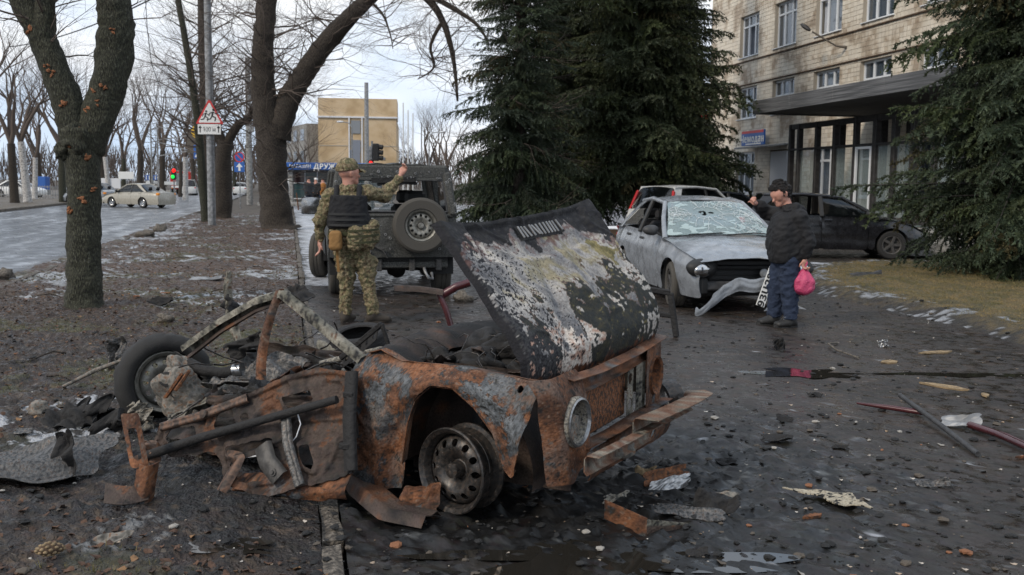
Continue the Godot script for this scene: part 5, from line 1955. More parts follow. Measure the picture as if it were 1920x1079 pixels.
func stage_far_buildings() -> void:
	# yellow brick block at the end of the view
	var r := thing("brick_block", "tall windowless yellow brick end wall beyond the shop", "building", Vector3(-20.2, 0, -130), 0.1)
	var s := st()
	box(s, at(Vector3(0, 4.9, -12)), Vector3(10.0, 9.8, 24))
	box(s, at(Vector3(0.05, 11.0, -4)), Vector3(10.1, 2.5, 8))
	obj("wall", s, M.yellow_brick, r)
	s = st()
	box(s, at(Vector3(0, 9.85, 0.06)), Vector3(10.3, 0.22, 0.3), 0.02)
	obj("cornice", s, M.white_panel, r)
	for q in [9.5, 7.0]:
		s = st()
		box(s, at(Vector3(-0.2, q - 0.9, 0.06)), Vector3(1.2, 1.7, 0.1), 0.02)
		obj("window", s, M.far_pane if q > 9 else M.curtain_dim, r)
	for q in [4.6, 1.8]:
		s = st()
		box(s, at(Vector3(-0.3, q, 0.05)), Vector3(1.3, 2.2, 0.1), 0.02)
		obj("window", s, M.curtain_dim, r)
	for x in [-1.05, 0.6]:
		s = st()
		box(s, at(Vector3(x, 5.0, 0.12)), Vector3(0.18, 9.5, 0.2), 0.02)
		obj("pilaster", s, M.white_panel, r)
	for y in [6.2, 3.2]:
		s = st()
		box(s, at(Vector3(0, y, 0.02)), Vector3(9.9, 0.12, 0.06))
		obj("band", s, M.mortar, r)
	s = st()
	box(s, at(Vector3(3.2, 4.6, 0.05)), Vector3(0.7, 0.35, 0.08))
	obj("vent", s, M.far_pane, r)
	# grey wing running back on the left
	r = thing("grey_block", "grey long block running back beside the yellow brick wall", "building", Vector3(-26.3, 0, -134), 0.42)
	s = st()
	box(s, at(Vector3(0, 4.6, -15)), Vector3(2.6, 9.2, 30))
	obj("wall", s, M.concrete, r)
	for k in 6:
		for j in 3:
			s = st()
			box(s, at(Vector3(-1.32, 2.0 + j * 2.9, -2.5 - k * 4.5)), Vector3(0.08, 1.5, 2.2))
			obj("window", s, M.far_pane, r)
	# low shop with a blue fascia
	r = thing("corner_shop", "low glass-fronted grocery shop with blue lettered fascia", "shop", Vector3(-15.0, 0, -66))
	s = st()
	box(s, at(Vector3(2.8, 1.35, -3.2)), Vector3(5.6, 2.7, 5.0))
	obj("wall", s, M.concrete, r)
	s = st()
	box(s, at(Vector3(2.8, 2.55, 0.1)), Vector3(6.0, 0.46, 1.6), 0.02)
	var fa := obj("fascia", s, M.sign_blue, r)
	lettering("МАГАЗИН", 0.24, 0.03, M.sign_white, fa, at(Vector3(1.15, 2.55, 0.93)), "lettering", 400, 0.95)
	lettering("ДРУЖБА", 0.36, 0.03, M.sign_white, fa, at(Vector3(3.05, 2.55, 0.93)))
	lettering("продукты", 0.3, 0.03, M.sign_white, fa, at(Vector3(4.95, 2.53, 0.93)), "lettering", 400, 0.9)
	for x in [0.45, 3.0, 5.4]:
		s = st()
		box(s, at(Vector3(x, 1.25, 0.45)), Vector3(0.26, 2.5, 0.26), 0.02)
		obj("column", s, M.concrete, r)
	var tints := [L(0.03, 0.06, 0.065), L(0.05, 0.025, 0.025), L(0.025, 0.04, 0.075), L(0.05, 0.055, 0.05)]
	for k in 6:
		s = st()
		var x := 0.75 + k * 0.82
		box(s, at(Vector3(x, 0.95, -0.62)), Vector3(0.76, 0.95, 0.03))
		var m := mat("shop_pane_%d" % k, tints[k % 4], 0.15)
		obj("window", s, m, r)
		s = st()
		box(s, at(Vector3(x, 1.83, -0.62)), Vector3(0.76, 0.68, 0.03))
		obj("window", s, mat("shop_pane_b%d" % k, tints[(k * 3 + 1) % 4], 0.15), r)
	s = st()
	for k in 7:
		box(s, at(Vector3(0.34 + k * 0.82, 1.3, -0.58)), Vector3(0.06, 1.9, 0.08))
	for y in [0.42, 1.46]:
		box(s, at(Vector3(2.8, y, -0.579)), Vector3(5.0, 0.06, 0.078))
	obj("shopfront_frame", s, M.white_frame, r)
	s = st()
	box(s, at(Vector3(2.8, 0.1, 1.2)), Vector3(8, 0.2, 3.2), 0.02)
	obj("forecourt", s, M.concrete, r)
	# red-roofed house glimpsed between the spruces
	r = thing("red_house", "pale house with red trim glimpsed between the spruce branches", "house", Vector3(9.0, 0, -75), 0.1)
	s = st()
	box(s, at(Vector3(0, 3.2, -4)), Vector3(14, 6.4, 8))
	obj("wall", s, M.concrete, r)
	s = st()
	box(s, at(Vector3(0, 6.7, -4)), Vector3(15, 0.7, 9), 0.05)
	obj("roof", s, M.sign_red, r)
	for k in 4:
		s = st()
		box(s, at(Vector3(-5 + k * 3.3, 3.6, 0.02)), Vector3(1.5, 1.7, 0.1))
		obj("window", s, M.far_pane, r)

# ---------------------------------------------------------------- trees
func grow(s: SurfaceTool, p: Vector3, d: Vector3, ln: float, rad: float, depth: int, spread: float, r: RandomNumberGenerator, droop := 0.0) -> void:
	var n := 4 if depth > 2 else 3
	var pts := [p]
	var rs := [rad]
	var q := p
	var dd := d
	var end := rad * (0.62 if depth > 0 else 0.3)
	for k in n:
		dd = (dd + Vector3(r.randf_range(-1, 1), r.randf_range(-1, 1), r.randf_range(-1, 1)) * 0.17 + Vector3(0, 0.06 - droop, 0)).normalized()
		q = q + dd * (ln / n)
		pts.append(q)
		rs.append(lerpf(rad, end, (k + 1.0) / n))
	tube(s, pts, rs, [3, 3, 4, 5, 7, 9, 12][clampi(depth, 0, 6)], false)
	if depth <= 0: return
	var kids := r.randi_range(2, 3) + (1 if depth <= 2 else 0)
	for k in kids:
		var at_ := pts.size() - 1 if k < 2 else r.randi_range(1, pts.size() - 2)
		var ax := dd.cross(Vector3(r.randf_range(-1, 1), r.randf_range(-0.4, 0.4), r.randf_range(-1, 1))).normalized()
		var nd := dd.rotated(ax, r.randf_range(0.35, 1.0) * spread)
		grow(s, pts[at_], nd, ln * r.randf_range(0.62, 0.86), rs[at_] * r.randf_range(0.55, 0.75), depth - 1, spread, r, droop)

func bare_tree(called: String, label: String, sd: int, h: float, rad: float, group: String, bark: Material, p: Vector3) -> Node3D:
	var t := thing(called, label, "tree", p, 0.0, group)
	var r := RandomNumberGenerator.new()
	r.seed = sd
	var s := st(false)
	var lean := Vector3(r.randf_range(-0.06, 0.06), 1, r.randf_range(-0.06, 0.06)).normalized()
	var top := lean * h * 0.3
	tube(s, [Vector3(0, -0.2, 0), Vector3(0, 0.3, 0), lean * h * 0.15 + Vector3(r.randf_range(-0.1, 0.1), 0, 0), top], [rad * 1.35, rad * 1.05, rad * 0.95, rad * 0.85], 12, false, 0.2)
	obj("trunk", s, bark, t)
	s = st(false)
	for k in 3:
		var a := TAU * k / 3.0 + r.randf() * 0.8
		var d := (lean + Vector3(cos(a), 0, sin(a)) * (0.3 + 0.25 * r.randf())).normalized()
		grow(s, top, d, h * 0.21, rad * 0.6, 6, 0.72, r)
	obj("crown", s, M.twig, t)
	return t

func stage_trees() -> void:
	fork_tree_near()
	fork_tree_far()
	small_street_trees()
	background_trees()
	spruces()

func smooth_path(pts: Array, n: int) -> Array:
	var c := Curve3D.new()
	for i in pts.size():
		var a: Vector3 = pts[maxi(i - 1, 0)]
		var b: Vector3 = pts[mini(i + 1, pts.size() - 1)]
		c.add_point(pts[i], -(b - a) / 6.0, (b - a) / 6.0)
	var out := []
	for k in n + 1:
		out.append(c.samplef((pts.size() - 1) * float(k) / n))
	return out

func radii(list: Array, n: int) -> Array:
	var out := []
	for k in n + 1:
		var g := (list.size() - 1) * float(k) / n
		var i := mini(int(g), list.size() - 2)
		out.append(lerpf(list[i], list[i + 1], g - i))
	return out

func twigs_along(s: SurfaceTool, pts: Array, count: int, ln: float, rad: float, depth: int, sd: int, up := 0.3, from := 0.0) -> void:
	var r := RandomNumberGenerator.new()
	r.seed = sd
	for k in count:
		var i := r.randi_range(int(from * (pts.size() - 1)), pts.size() - 2)
		var p: Vector3 = pts[i].lerp(pts[i + 1], r.randf())
		var d := Vector3(r.randf_range(-1, 1), r.randf_range(-0.3, 0.6) + up, r.randf_range(-1, 1)).normalized()
		grow(s, p, d, ln * r.randf_range(0.6, 1.3), rad * r.randf_range(0.6, 1.2), depth, 0.8, r, 0.04)

func fork_tree_near() -> void:
	var t := thing("street_tree", "thick forked mossy tree trunk scarred with orange bark wounds on the verge", "tree", Vector3(-5.28, 0.0, -12.2), 0.0, "bare trees on the verge")
	var o := Vector3(-5.28, 0, -12.2)
	var s := st(false)
	var trunk := smooth_path([Vector3(0, -0.1, 0), Vector3(0.0, 0.08, 0), Vector3(0.01, 0.5, 0), Vector3(0.03, 1.16, 0), Vector3(0.04, 1.7, 0), Vector3(0.06, 2.1, 0)], 44)
	tube(s, trunk, radii([0.33, 0.215, 0.195, 0.19, 0.205, 0.235], 44), 28, true, 0.22)
	obj("trunk", s, M.bark, t)
	var left := smooth_path([Vector3(0.0, 1.9, 0), Vector3(-0.1, 2.45, 0.02), Vector3(-0.27, 2.95, 0.03), Vector3(-0.42, 3.33, 0.02), Vector3(-0.66, 3.75, 0.0), Vector3(-0.95, 4.4, 0.1)], 40)
	s = st(false)
	tube(s, left, radii([0.2, 0.175, 0.165, 0.155, 0.135, 0.11], 40), 24, false, 0.22)
	var limb_l := obj("limb", s, M.bark, t)
	var right := smooth_path([Vector3(0.07, 1.95, 0), Vector3(0.27, 2.42, -0.02), Vector3(0.42, 2.95, -0.05), Vector3(0.47, 3.45, -0.05), Vector3(0.46, 3.9, 0.0), Vector3(0.4, 4.7, 0.05)], 40)
	s = st(false)
	tube(s, right, radii([0.21, 0.2, 0.215, 0.215, 0.18, 0.14], 40), 24, false, 0.24)
	obj("limb", s, M.bark, t)
	var stub := smooth_path([Vector3(-0.36, 3.15, 0.03), Vector3(-0.33, 3.5, 0.05), Vector3(-0.31, 4.2, 0.05)], 14)
	s = st(false)
	tube(s, stub, radii([0.14, 0.12, 0.09], 14), 16, false, 0.2)
	obj("limb", s, M.bark, t)
	s = st(false)
	lump(s, at(Vector3(0.03, 2.05, 0.17)), Vector3(0.16, 0.17, 0.12), 0.6, 2.5, 3.0, 22)
	lump(s, at(Vector3(-0.13, 1.92, 0.15)), Vector3(0.1, 0.11, 0.09), 0.6, 2.5, 8.0, 18)
	obj("burl", s, M.bark, t)
	s = st(false)
	twigs_along(s, left, 16, 0.5, 0.012, 3, 5, 0.2, 0.4)
	twigs_along(s, right, 12, 0.5, 0.012, 3, 6, 0.2, 0.6)
	twigs_along(s, stub, 14, 0.7, 0.014, 3, 9, 0.2, 0.4)
	obj("twigs", s, M.twig, t).set_meta("kind", "stuff")
	# raw wounds where the bark was torn away
	var r := RandomNumberGenerator.new()
	r.seed = 4
	for q in [[0, 0.66, 0.62], [0, 0.72, 0.9], [0, 0.62, 0.3], [0, 0.92, 0.34], [0, 0.95, 0.42], [0, 0.94, 0.5], [0, 0.88, 0.72], [1, 0.22, 0.5], [1, 0.36, 0.52], [1, 0.39, 0.46], [1, 0.6, 0.35], [2, 0.12, 0.35], [2, 0.22, 0.3], [2, 0.24, 0.5], [2, 0.3, 0.56], [2, 0.28, 0.36], [2, 0.55, 0.6]]:
		var path: Array = [trunk, left, right][q[0]]
		var rl: Array = [[0.33, 0.215, 0.195, 0.19, 0.205, 0.235], [0.2, 0.175, 0.165, 0.155, 0.135, 0.11], [0.21, 0.2, 0.215, 0.215, 0.18, 0.14]][q[0]]
		var i := int(q[1] * (path.size() - 1))
		var c: Vector3 = path[i]
		var rad: float = radii(rl, 40)[mini(i, 40)]
		var ang: float = lerpf(-1.2, 1.2, q[2])
		var out := Vector3(sin(ang), 0, cos(ang))
		s = st(false)
		var w := r.randf_range(0.025, 0.05)
		for j in 3:
			var sh := Vector3(cos(ang), 0, -sin(ang)) * r.randf_range(-0.035, 0.035) + Vector3(0, r.randf_range(-0.03, 0.03), 0)
			lump(s, at(c + out * (rad * 0.985) + sh, ang, r.randf_range(-0.3, 0.3), r.randf_range(-1.2, 1.2)), Vector3(w * r.randf_range(0.5, 0.9), w * r.randf_range(0.2, 0.5), 0.016), 0.9, 3.4, r.randf() * 50.0, 12)
		obj("bark_wound", s, M.raw_wood, t)

func fork_tree_far() -> void:
	var t := thing("street_tree", "massive dark forked tree with arching limb behind the soldier", "tree", Vector3(-7.72, 0, -32.7), 0.0, "bare trees on the verge")
	var s := st(false)
	var trunk := smooth_path([Vector3(0.05, -0.1, 0), Vector3(0, 0.15, 0), Vector3(-0.1, 1.2, 0), Vector3(-0.17, 2.26, 0), Vector3(-0.16, 3.4, 0)], 40)
	tube(s, trunk, radii([0.8, 0.54, 0.46, 0.48, 0.5], 40), 26, true, 0.14)
	obj("trunk", s, M.bark_brown, t)
	var left := smooth_path([Vector3(-0.2, 3.0, 0), Vector3(-0.38, 4.6, 0.1), Vector3(-0.33, 6.0, 0.2), Vector3(-0.2, 7.35, 0.2), Vector3(-0.2, 9.0, 0.3)], 40)
	s = st(false)
	tube(s, left, radii([0.46, 0.38, 0.33, 0.31, 0.23], 40), 20, false, 0.2)
	obj("limb", s, M.bark_brown, t)
	var right := smooth_path([Vector3(0.0, 3.0, 0), Vector3(0.4, 4.15, 0), Vector3(1.02, 5.17, 0), Vector3(1.8, 6.2, 0), Vector3(3.0, 7.4, 0), Vector3(3.9, 8.1, 0)], 44)
	s = st(false)
	tube(s, right, radii([0.44, 0.37, 0.33, 0.31, 0.23, 0.18], 44), 20, false, 0.2)
	obj("limb", s, M.bark_brown, t)
	for q in [[[Vector3(3.6, 7.9, 0), Vector3(4.72, 7.6, 0), Vector3(5.4, 6.75, 0), Vector3(5.75, 5.56, 0), Vector3(5.9, 4.2, 0.1)], 0.17], [[Vector3(4.6, 7.7, 0), Vector3(5.6, 7.2, 0.2), Vector3(6.5, 6.6, 0.4), Vector3(6.9, 6.0, 0.4)], 0.11], [[Vector3(3.0, 7.4, 0), Vector3(3.5, 6.9, 0.3), Vector3(3.75, 6.3, 0.4), Vector3(3.85, 5.8, 0.4)], 0.05], [[Vector3(5.4, 6.75, 0), Vector3(5.0, 6.0, -0.2), Vector3(5.1, 5.3, -0.2), Vector3(4.6, 4.9, 0)], 0.07]]:
		s = st(false)
		var path := smooth_path(q[0], 22)
		tube(s, path, radii([q[1], q[1] * 0.75, q[1] * 0.5, q[1] * 0.2], 22), 10, false, 0.2)
		obj("limb", s, M.bark_brown, t)
		s = st(false)
		twigs_along(s, path, 26, 0.9, 0.016, 3, int(q[1] * 100), 0.0, 0.2)
		obj("twigs", s, M.twig, t).set_meta("kind", "stuff")
	s = st(false)
	twigs_along(s, left, 60, 1.3, 0.03, 4, 21, 0.1, 0.15)
	twigs_along(s, right, 50, 1.2, 0.026, 4, 22, 0.2, 0.2)
	twigs_along(s, trunk, 16, 1.3, 0.02, 3, 23, 0.1, 0.5)
	obj("twigs", s, M.twig, t).set_meta("kind", "stuff")

func small_street_trees() -> void:
	var t := thing("street_tree", "thin leaning dark tree right beside the sign pole", "tree", Vector3(-11.41, 0, -37), 0.0, "bare trees on the verge")
	var s := st(false)
	var p := smooth_path([Vector3(0.05, -0.1, 0), Vector3(0, 0.3, 0), Vector3(-0.1, 1.9, 0), Vector3(-0.2, 3.5, 0), Vector3(-0.5, 6.0, 0), Vector3(-0.85, 8.3, 0), Vector3(-1.0, 10, 0)], 40)
	tube(s, p, radii([0.2, 0.16, 0.15, 0.14, 0.12, 0.1, 0.08], 40), 12, false, 0.2)
	obj("trunk", s, M.bark, t)
	s = st(false)
	twigs_along(s, p, 34, 1.5, 0.03, 4, 31, 0.2, 0.4)
	obj("twigs", s, M.twig, t).set_meta("kind", "stuff")
	t = thing("street_tree", "forked grey-brown tree standing just behind the sign pole", "tree", Vector3(-11.95, 0, -41), 0.0, "bare trees on the verge")
	s = st(false)
	p = smooth_path([Vector3(0, -0.1, 0), Vector3(0, 0.3, 0), Vector3(0.08, 2.4, 0), Vector3(0.2, 3.2, 0)], 24)
	tube(s, p, radii([0.48, 0.38, 0.33, 0.32], 24), 16, true, 0.25)
	obj("trunk", s, M.bark_brown, t)
	for q in [[[Vector3(0.2, 3.0, 0), Vector3(0.7, 3.8, 0), Vector3(1.25, 4.25, 0), Vector3(1.8, 5.6, 0)], 0.2], [[Vector3(0.15, 3.0, 0), Vector3(-0.3, 3.9, 0), Vector3(-0.55, 6.2, 0), Vector3(-0.65, 9.5, 0)], 0.26]]:
		s = st(false)
		p = smooth_path(q[0], 24)
		tube(s, p, radii([q[1], q[1] * 0.85, q[1] * 0.7, q[1] * 0.4], 24), 12, false, 0.2)
		obj("limb", s, M.bark_brown, t)
		s = st(false)
		twigs_along(s, p, 40, 1.5, 0.03, 4, int(q[1] * 90), 0.2, 0.25)
		obj("twigs", s, M.twig, t).set_meta("kind", "stuff")
	t = thing("street_tree", "straight dark trunk rising behind the sign pole's top", "tree", Vector3(-13.6, 0, -44.5), 0.0, "bare trees on the verge")
	s = st(false)
	p = smooth_path([Vector3(0, -0.1, 0), Vector3(0.1, 2.5, 0), Vector3(0.05, 5.5, 0), Vector3(-0.05, 10, 0)], 30)
	tube(s, p, radii([0.34, 0.28, 0.3, 0.22], 30), 12, false, 0.25)
	obj("trunk", s, M.bark_brown, t)
	s = st(false)
	twigs_along(s, p, 50, 1.8, 0.035, 4, 77, 0.2, 0.35)
	obj("twigs", s, M.twig, t).set_meta("kind", "stuff")

func background_trees() -> void:
	var g := "bare trees across the street and behind"
	var place := func(px: float, z: float) -> Vector3: return Vector3((px - 960.0) / 1867.0 * z, 0.0, -z)
	var kinds := []
	for k in 4:
		kinds.append(bare_tree("bare_tree", ["", "", "", ""][k], 100 + k * 7, [13.0, 12.0, 14.0, 11.0][k], [0.27, 0.23, 0.3, 0.17][k], g, [M.bark_brown, M.bark, M.bark_brown, M.bark_brown][k], Vector3(0, 0, -80)))
	var birch := bare_tree("birch_tree", "", 150, 13.0, 0.24, g, M.birch, Vector3(0, 0, -80))
	var spots := [
		[0, 28, 62, 0.95, "broad bare tree at the far left edge across the street"], [1, 118, 66, 1.0, "second bare tree from the left across the street"],
		[2, -40, 58, 1.0, "bare tree crown entering at the left frame edge"], [0, 262, 92, 1.1, "bare tree behind the beige saloon's boot"],
		[3, 160, 80, 1.1, "slim bare tree hidden partly by the scarred trunk"], [1, 232, 100, 1.0, "bare tree above the white banner"],
		[2, 305, 105, 1.1, "bare tree behind the lattice mast"], [3, 338, 98, 1.0, "slim bare tree left of the traffic lights"],
		[0, 365, 112, 1.0, "bare tree behind the red fire engine"], [1, 440, 115, 0.9, "bare tree behind the blue arrow sign"],
		[2, 468, 95, 0.8, "bare tree left of the massive forked trunk"], [3, 555, 100, 0.85, "slim bare tree left of the yellow brick wall"],
		[1, 575, 112, 0.8, "bare tree against the grey block's roof"], [0, 800, 105, 0.85, "bare tree right of the yellow brick wall"],
		[2, 835, 95, 0.75, "bare tree between the flagpoles and the spruces"], [3, 770, 120, 0.9, "slim bare tree just behind the flagpoles"],
		[1, 880, 100, 0.7, "bare tree behind the leftmost spruce"], [0, 195, 110, 1.0, "bare tree behind the scarred trunk's fork"],
		[2, 75, 110, 1.05, "bare tree in the park behind the birches"], [3, 402, 100, 1.0, "slim bare tree behind the no-parking sign"],
		[1, -10, 100, 1.1, "bare tree in the park at the left edge"], [0, 515, 125, 0.9, "bare tree beyond the crossing, behind the forked trunk"],
		[3, 285, 78, 0.8, "low slim bare tree near the blue lane sign"], [2, 820, 130, 0.9, "far bare tree right of the street lamps"],
	]
	var first := {}
	for q in spots:
		var k: int = q[0]
		if not first.has(k):
			first[k] = true
			kinds[k].position = place.call(q[1], q[2])
			kinds[k].scale = Vector3.ONE * q[3]
			kinds[k].set_meta("label", q[4])
		else:
			copy_of(kinds[k], place.call(q[1], q[2]), q[1] * 0.7, q[4], g, q[3])
	var bs := [[52, 64, 0.9, "white birch between the two left trees"], [66, 74, 0.8, "leaning white birch right of the broad left tree"], [122, 78, 1.0, "white birch just left of the scarred trunk"], [205, 88, 0.9, "pale birch behind the white banner"], [348, 84, 0.9, "pale birch left of the sign pole"]]
	for i in bs.size():
		if i == 0:
			birch.position = place.call(bs[0][0], bs[0][1])
			birch.set_meta("label", bs[0][3])
		else:
			copy_of(birch, place.call(bs[i][0], bs[i][1]), i * 1.9, bs[i][3], g, bs[i][2])
	# the far wood that closes the view
	var s := st(false)
	var r := RandomNumberGenerator.new()
	r.seed = 88
	for k in 260:
		var x := r.randf_range(-120.0, 40.0)
		var z := -150.0 - r.randf() * 60.0
		var h := r.randf_range(6.0, 10.0)
		for j in 26:
			var b := Vector3(x + r.randf_range(-2.5, 2.5), r.randf_range(0.0, h * 0.6), z + r.randf_range(-2, 2))
			var d := Vector3(r.randf_range(-0.5, 0.5), 1, r.randf_range(-0.5, 0.5)).normalized()
			tube(s, [b, b + d * 1.8, b + d * 3.4 + Vector3(r.randf_range(-0.5, 0.5), 0, 0)], [0.07, 0.05, 0.015], 3, false)
	var o := obj("distant_wood", s, M.twig)
	meta(o, "brown bare wood closing the view beyond the buildings", "wood", "", "stuff")

func frond_mesh(sd: int) -> ArrayMesh:
	# one spruce bough: a drooping stem, side shoots and needles along them; unit length along x
	var s := st(true)
	var r := RandomNumberGenerator.new()
	r.seed = sd
	var wood := Color(0.035, 0.026, 0.02)
	var stem := []
	var sag := r.randf_range(0.16, 0.36)
	var bend := r.randf_range(-0.12, 0.12)
	for k in 9:
		var x := k / 8.0
		stem.append(Vector3(x, 0.10 * x - sag * x * x + 0.08 * x * x * x, bend * x * x))
	tube(s, stem, [0.012, 0.01, 0.009, 0.008, 0.006, 0.005, 0.004, 0.003, 0.002], 4, false, 0.0, func(_p: Vector3) -> Color: return wood)
	for k in 34:
		var x := 0.12 + 0.88 * (k + r.randf_range(-0.8, 0.8)) / 34.0
		x = clampf(x, 0.05, 0.99)
		var i := mini(int(x * 8.0), 7)
		var p: Vector3 = stem[i].lerp(stem[i + 1], x * 8.0 - i)
		var side := 1.0 if k % 2 == 0 else -1.0
		var ln := (0.07 + 0.32 * (1.0 - x)) * r.randf_range(0.45, 1.25)
		var d := Vector3(r.randf_range(0.35, 1.1), r.randf_range(-0.55, 0.15), side * r.randf_range(0.5, 1.0)).normalized()
		if k >= 31: d = Vector3(1, -0.3, side * 0.25).normalized()
		shoot(s, p, d, ln, r)
		# a hanging side twig
		if r.randf() < 0.55:
			var q := p + d * ln * r.randf_range(0.3, 0.8) - Vector3(0, 0.1 * ln, 0)
			shoot(s, q, (d * 0.4 + Vector3(r.randf_range(-0.3, 0.3), -1.0, r.randf_range(-0.3, 0.3))).normalized(), ln * r.randf_range(0.3, 0.6), r)
	s.generate_normals()
	return s.commit()

func shoot(s: SurfaceTool, p: Vector3, d: Vector3, ln: float, r: RandomNumberGenerator) -> void:
	var n := maxi(4, int(ln / 0.012))
	var turn := atan2(-d.z, d.x) + PI / 2.0
	for j in n:
		var f := float(j) / n
		var q := p + d * ln * f + Vector3(0, -0.5 * ln * f * f, 0)
		for m in 2:
			var a := r.randf() * TAU
			var u := Vector3(cos(a), sin(a), 0).rotated(Vector3.UP, turn)
			var tip := q + (d * 0.6 + u).normalized() * r.randf_range(0.02, 0.042)
			var w := d.cross(u).normalized() * 0.0085
			s.set_color(Color(0.024, 0.033, 0.018).lerp(Color(0.046, 0.054, 0.025), r.randf()))
			tri(s, q - w, q + w, tip)

func spruce(label: String, p: Vector3, h: float, rad: float, sd: int, tint: Color, thin := 0.0, low := 0.3) -> void:
	var t := thing("spruce_tree", label, "tree", p, 0.0, "dark spruce trees")
	var r := RandomNumberGenerator.new()
	r.seed = sd
	var s := st(false)
	tube(s, [Vector3(0, -0.2, 0), Vector3(0, 0.4, 0), Vector3(0.03, h * 0.5, 0), Vector3(0, h, 0)], [0.3, 0.2, 0.13, 0.02], 10, false, 0.15)
	obj("trunk", s, M.bark_brown, t)
	var xf := [[], [], []]
	var cs := [[], [], []]
	var y := low
	var lobe := r.randf() * 9.0
	while y < h - 0.2:
		var rr := rad * pow(1.0 - y / h, 0.75)
		var n := 11 + int(rr * 4.2)
		for k in n:
			var a := TAU * (k + r.randf()) / n
			# some sectors reach out, others are thin
			var full := S.get_noise_3d(cos(a) * 1.3 + lobe, y * 0.55, sin(a) * 1.3)
			if r.randf() < thin + maxf(0.0, -full * 0.9): continue
			var ln := rr * (0.82 + 0.5 * full) * r.randf_range(0.55, 1.12)
			var tilt := lerpf(-0.2, 0.3, y / h) + r.randf_range(-0.22, 0.22)
			var b := Basis(Vector3.UP, a) * Basis(Vector3.BACK, tilt) * Basis(Vector3.RIGHT, r.randf_range(-0.6, 0.6))
			var v := r.randi_range(0, 2)
			xf[v].append(Transform3D(b.scaled_local(Vector3(ln, ln * r.randf_range(0.7, 1.1), ln * r.randf_range(0.65, 1.1))), Vector3(0, y + r.randf_range(-0.16, 0.16), 0)))
			var c := tint * r.randf_range(0.65, 1.3)
			if r.randf() < 0.025: c = Color(1.7, 1.15, 0.8)
			elif r.randf() < 0.3: c = c * Color(1.15, 1.1, 0.8)
			cs[v].append(c)
		y += 0.17 + 0.08 * rr / rad
	for v in 3:
		var mm := MultiMesh.new()
		mm.transform_format = MultiMesh.TRANSFORM_3D
		mm.use_colors = true
		mm.mesh = M.fronds[v]
		mm.instance_count = xf[v].size()
		for k in xf[v].size():
			mm.set_instance_transform(k, xf[v][k])
			mm.set_instance_color(k, cs[v][k])
		var o := MultiMeshInstance3D.new()
		o.multimesh = mm
		o.name = "crown"
		o.material_override = M.needles
		o.set_meta("kind", "stuff")
		t.add_child(o, true)
	if thin > 0.12:
		s = st(false)
		for k in 90:
			var yy := r.randf_range(0.6, h * 0.8)
			var a := r.randf() * TAU
			var rr := rad * pow(1.0 - yy / h, 0.75)
			grow(s, Vector3(0, yy, 0), Vector3(cos(a), 0.0, sin(a)), rr * 0.5, 0.02, 2, 0.6, r, 0.05)
		obj("dead_branches", s, M.twig, t).set_meta("kind", "stuff")

func spruces() -> void:
	M.fronds = [frond_mesh(17), frond_mesh(29), frond_mesh(41)]
	var g := Color(1, 1, 1)
	spruce("tall dark spruce with bare grey twigs just right of the burnt jeep", Vector3(0.15, 0, -27.5), 15.0, 2.4, 5, Color(0.95, 1.1, 1.2), 0.15, 0.9)
	spruce("largest spruce with broad green boughs above the white hatchback", Vector3(3.9, 0, -32.0), 17.0, 4.3, 6, Color(1.1, 1.15, 0.95), 0.0, 1.6)
	spruce("narrow spruce filling the gap between the two big spruces", Vector3(1.75, 0, -34), 15.0, 3.0, 7, Color(0.95, 1.05, 1.0), 0.05, 0.8)
	spruce("big drooping spruce at the right edge on the lawn", Vector3(8.6, 0, -17.0), 14.0, 2.75, 8, Color(1.0, 1.15, 1.15), 0.0, 0.5)
	spruce("spruce behind the big one beside the tiled building", Vector3(6.2, 0, -38.0), 15.0, 3.0, 9, Color(0.95, 1.0, 0.95), 0.05, 1.6)

# ---------------------------------------------------------------- vehicles (x forward, z to the right-hand side)
func wheel(parent: Node3D, p: Vector3, out: float, r: float, rr: float, w: float, tyre_m: Material, rim_m: Material, steer := 0.0, fancy := 5) -> void:
	var t := axle_frame(p, Vector3(-sin(steer) * out, 0, out * cos(steer)))
	var o := Node3D.new()
	o.name = "wheel"
	parent.add_child(o, true)
	var s := st()
	tyre_shape(s, t, r, rr, w, 32)
	obj("tyre", s, tyre_m, o)
	s = st()
	lathe(s, t, [Vector2(rr * 0.9, -w * 0.4), Vector2(rr * 1.02, -w * 0.38), Vector2(rr * 1.02, w * 0.42), Vector2(rr * 0.95, w * 0.46), Vector2(rr * 0.86, w * 0.4), Vector2(rr * 0.84, w * 0.1), Vector2(0.0, w * 0.02)], 28)
	for k in fancy:
		var a := TAU * k / fancy
		var d := t.basis.x * cos(a) + t.basis.z * sin(a)
		bar(s, t * Vector3(0, w * 0.3, 0) + d * rr * 0.1, t * Vector3(0, w * 0.34, 0) + d * rr * 0.9, rr * 0.3, 0.03, 0.008, t.basis.y)
	lathe(s, t, [Vector2(rr * 0.22, w * 0.1), Vector2(rr * 0.22, w * 0.34), Vector2(rr * 0.14, w * 0.4), Vector2(0, w * 0.41)], 16)
	obj("rim", s, rim_m, o)

func smooth_pl(pts: Array, x: float) -> float:
	return (curve_y(pts, x - 0.06) + curve_y(pts, x) * 2.0 + curve_y(pts, x + 0.06)) * 0.25

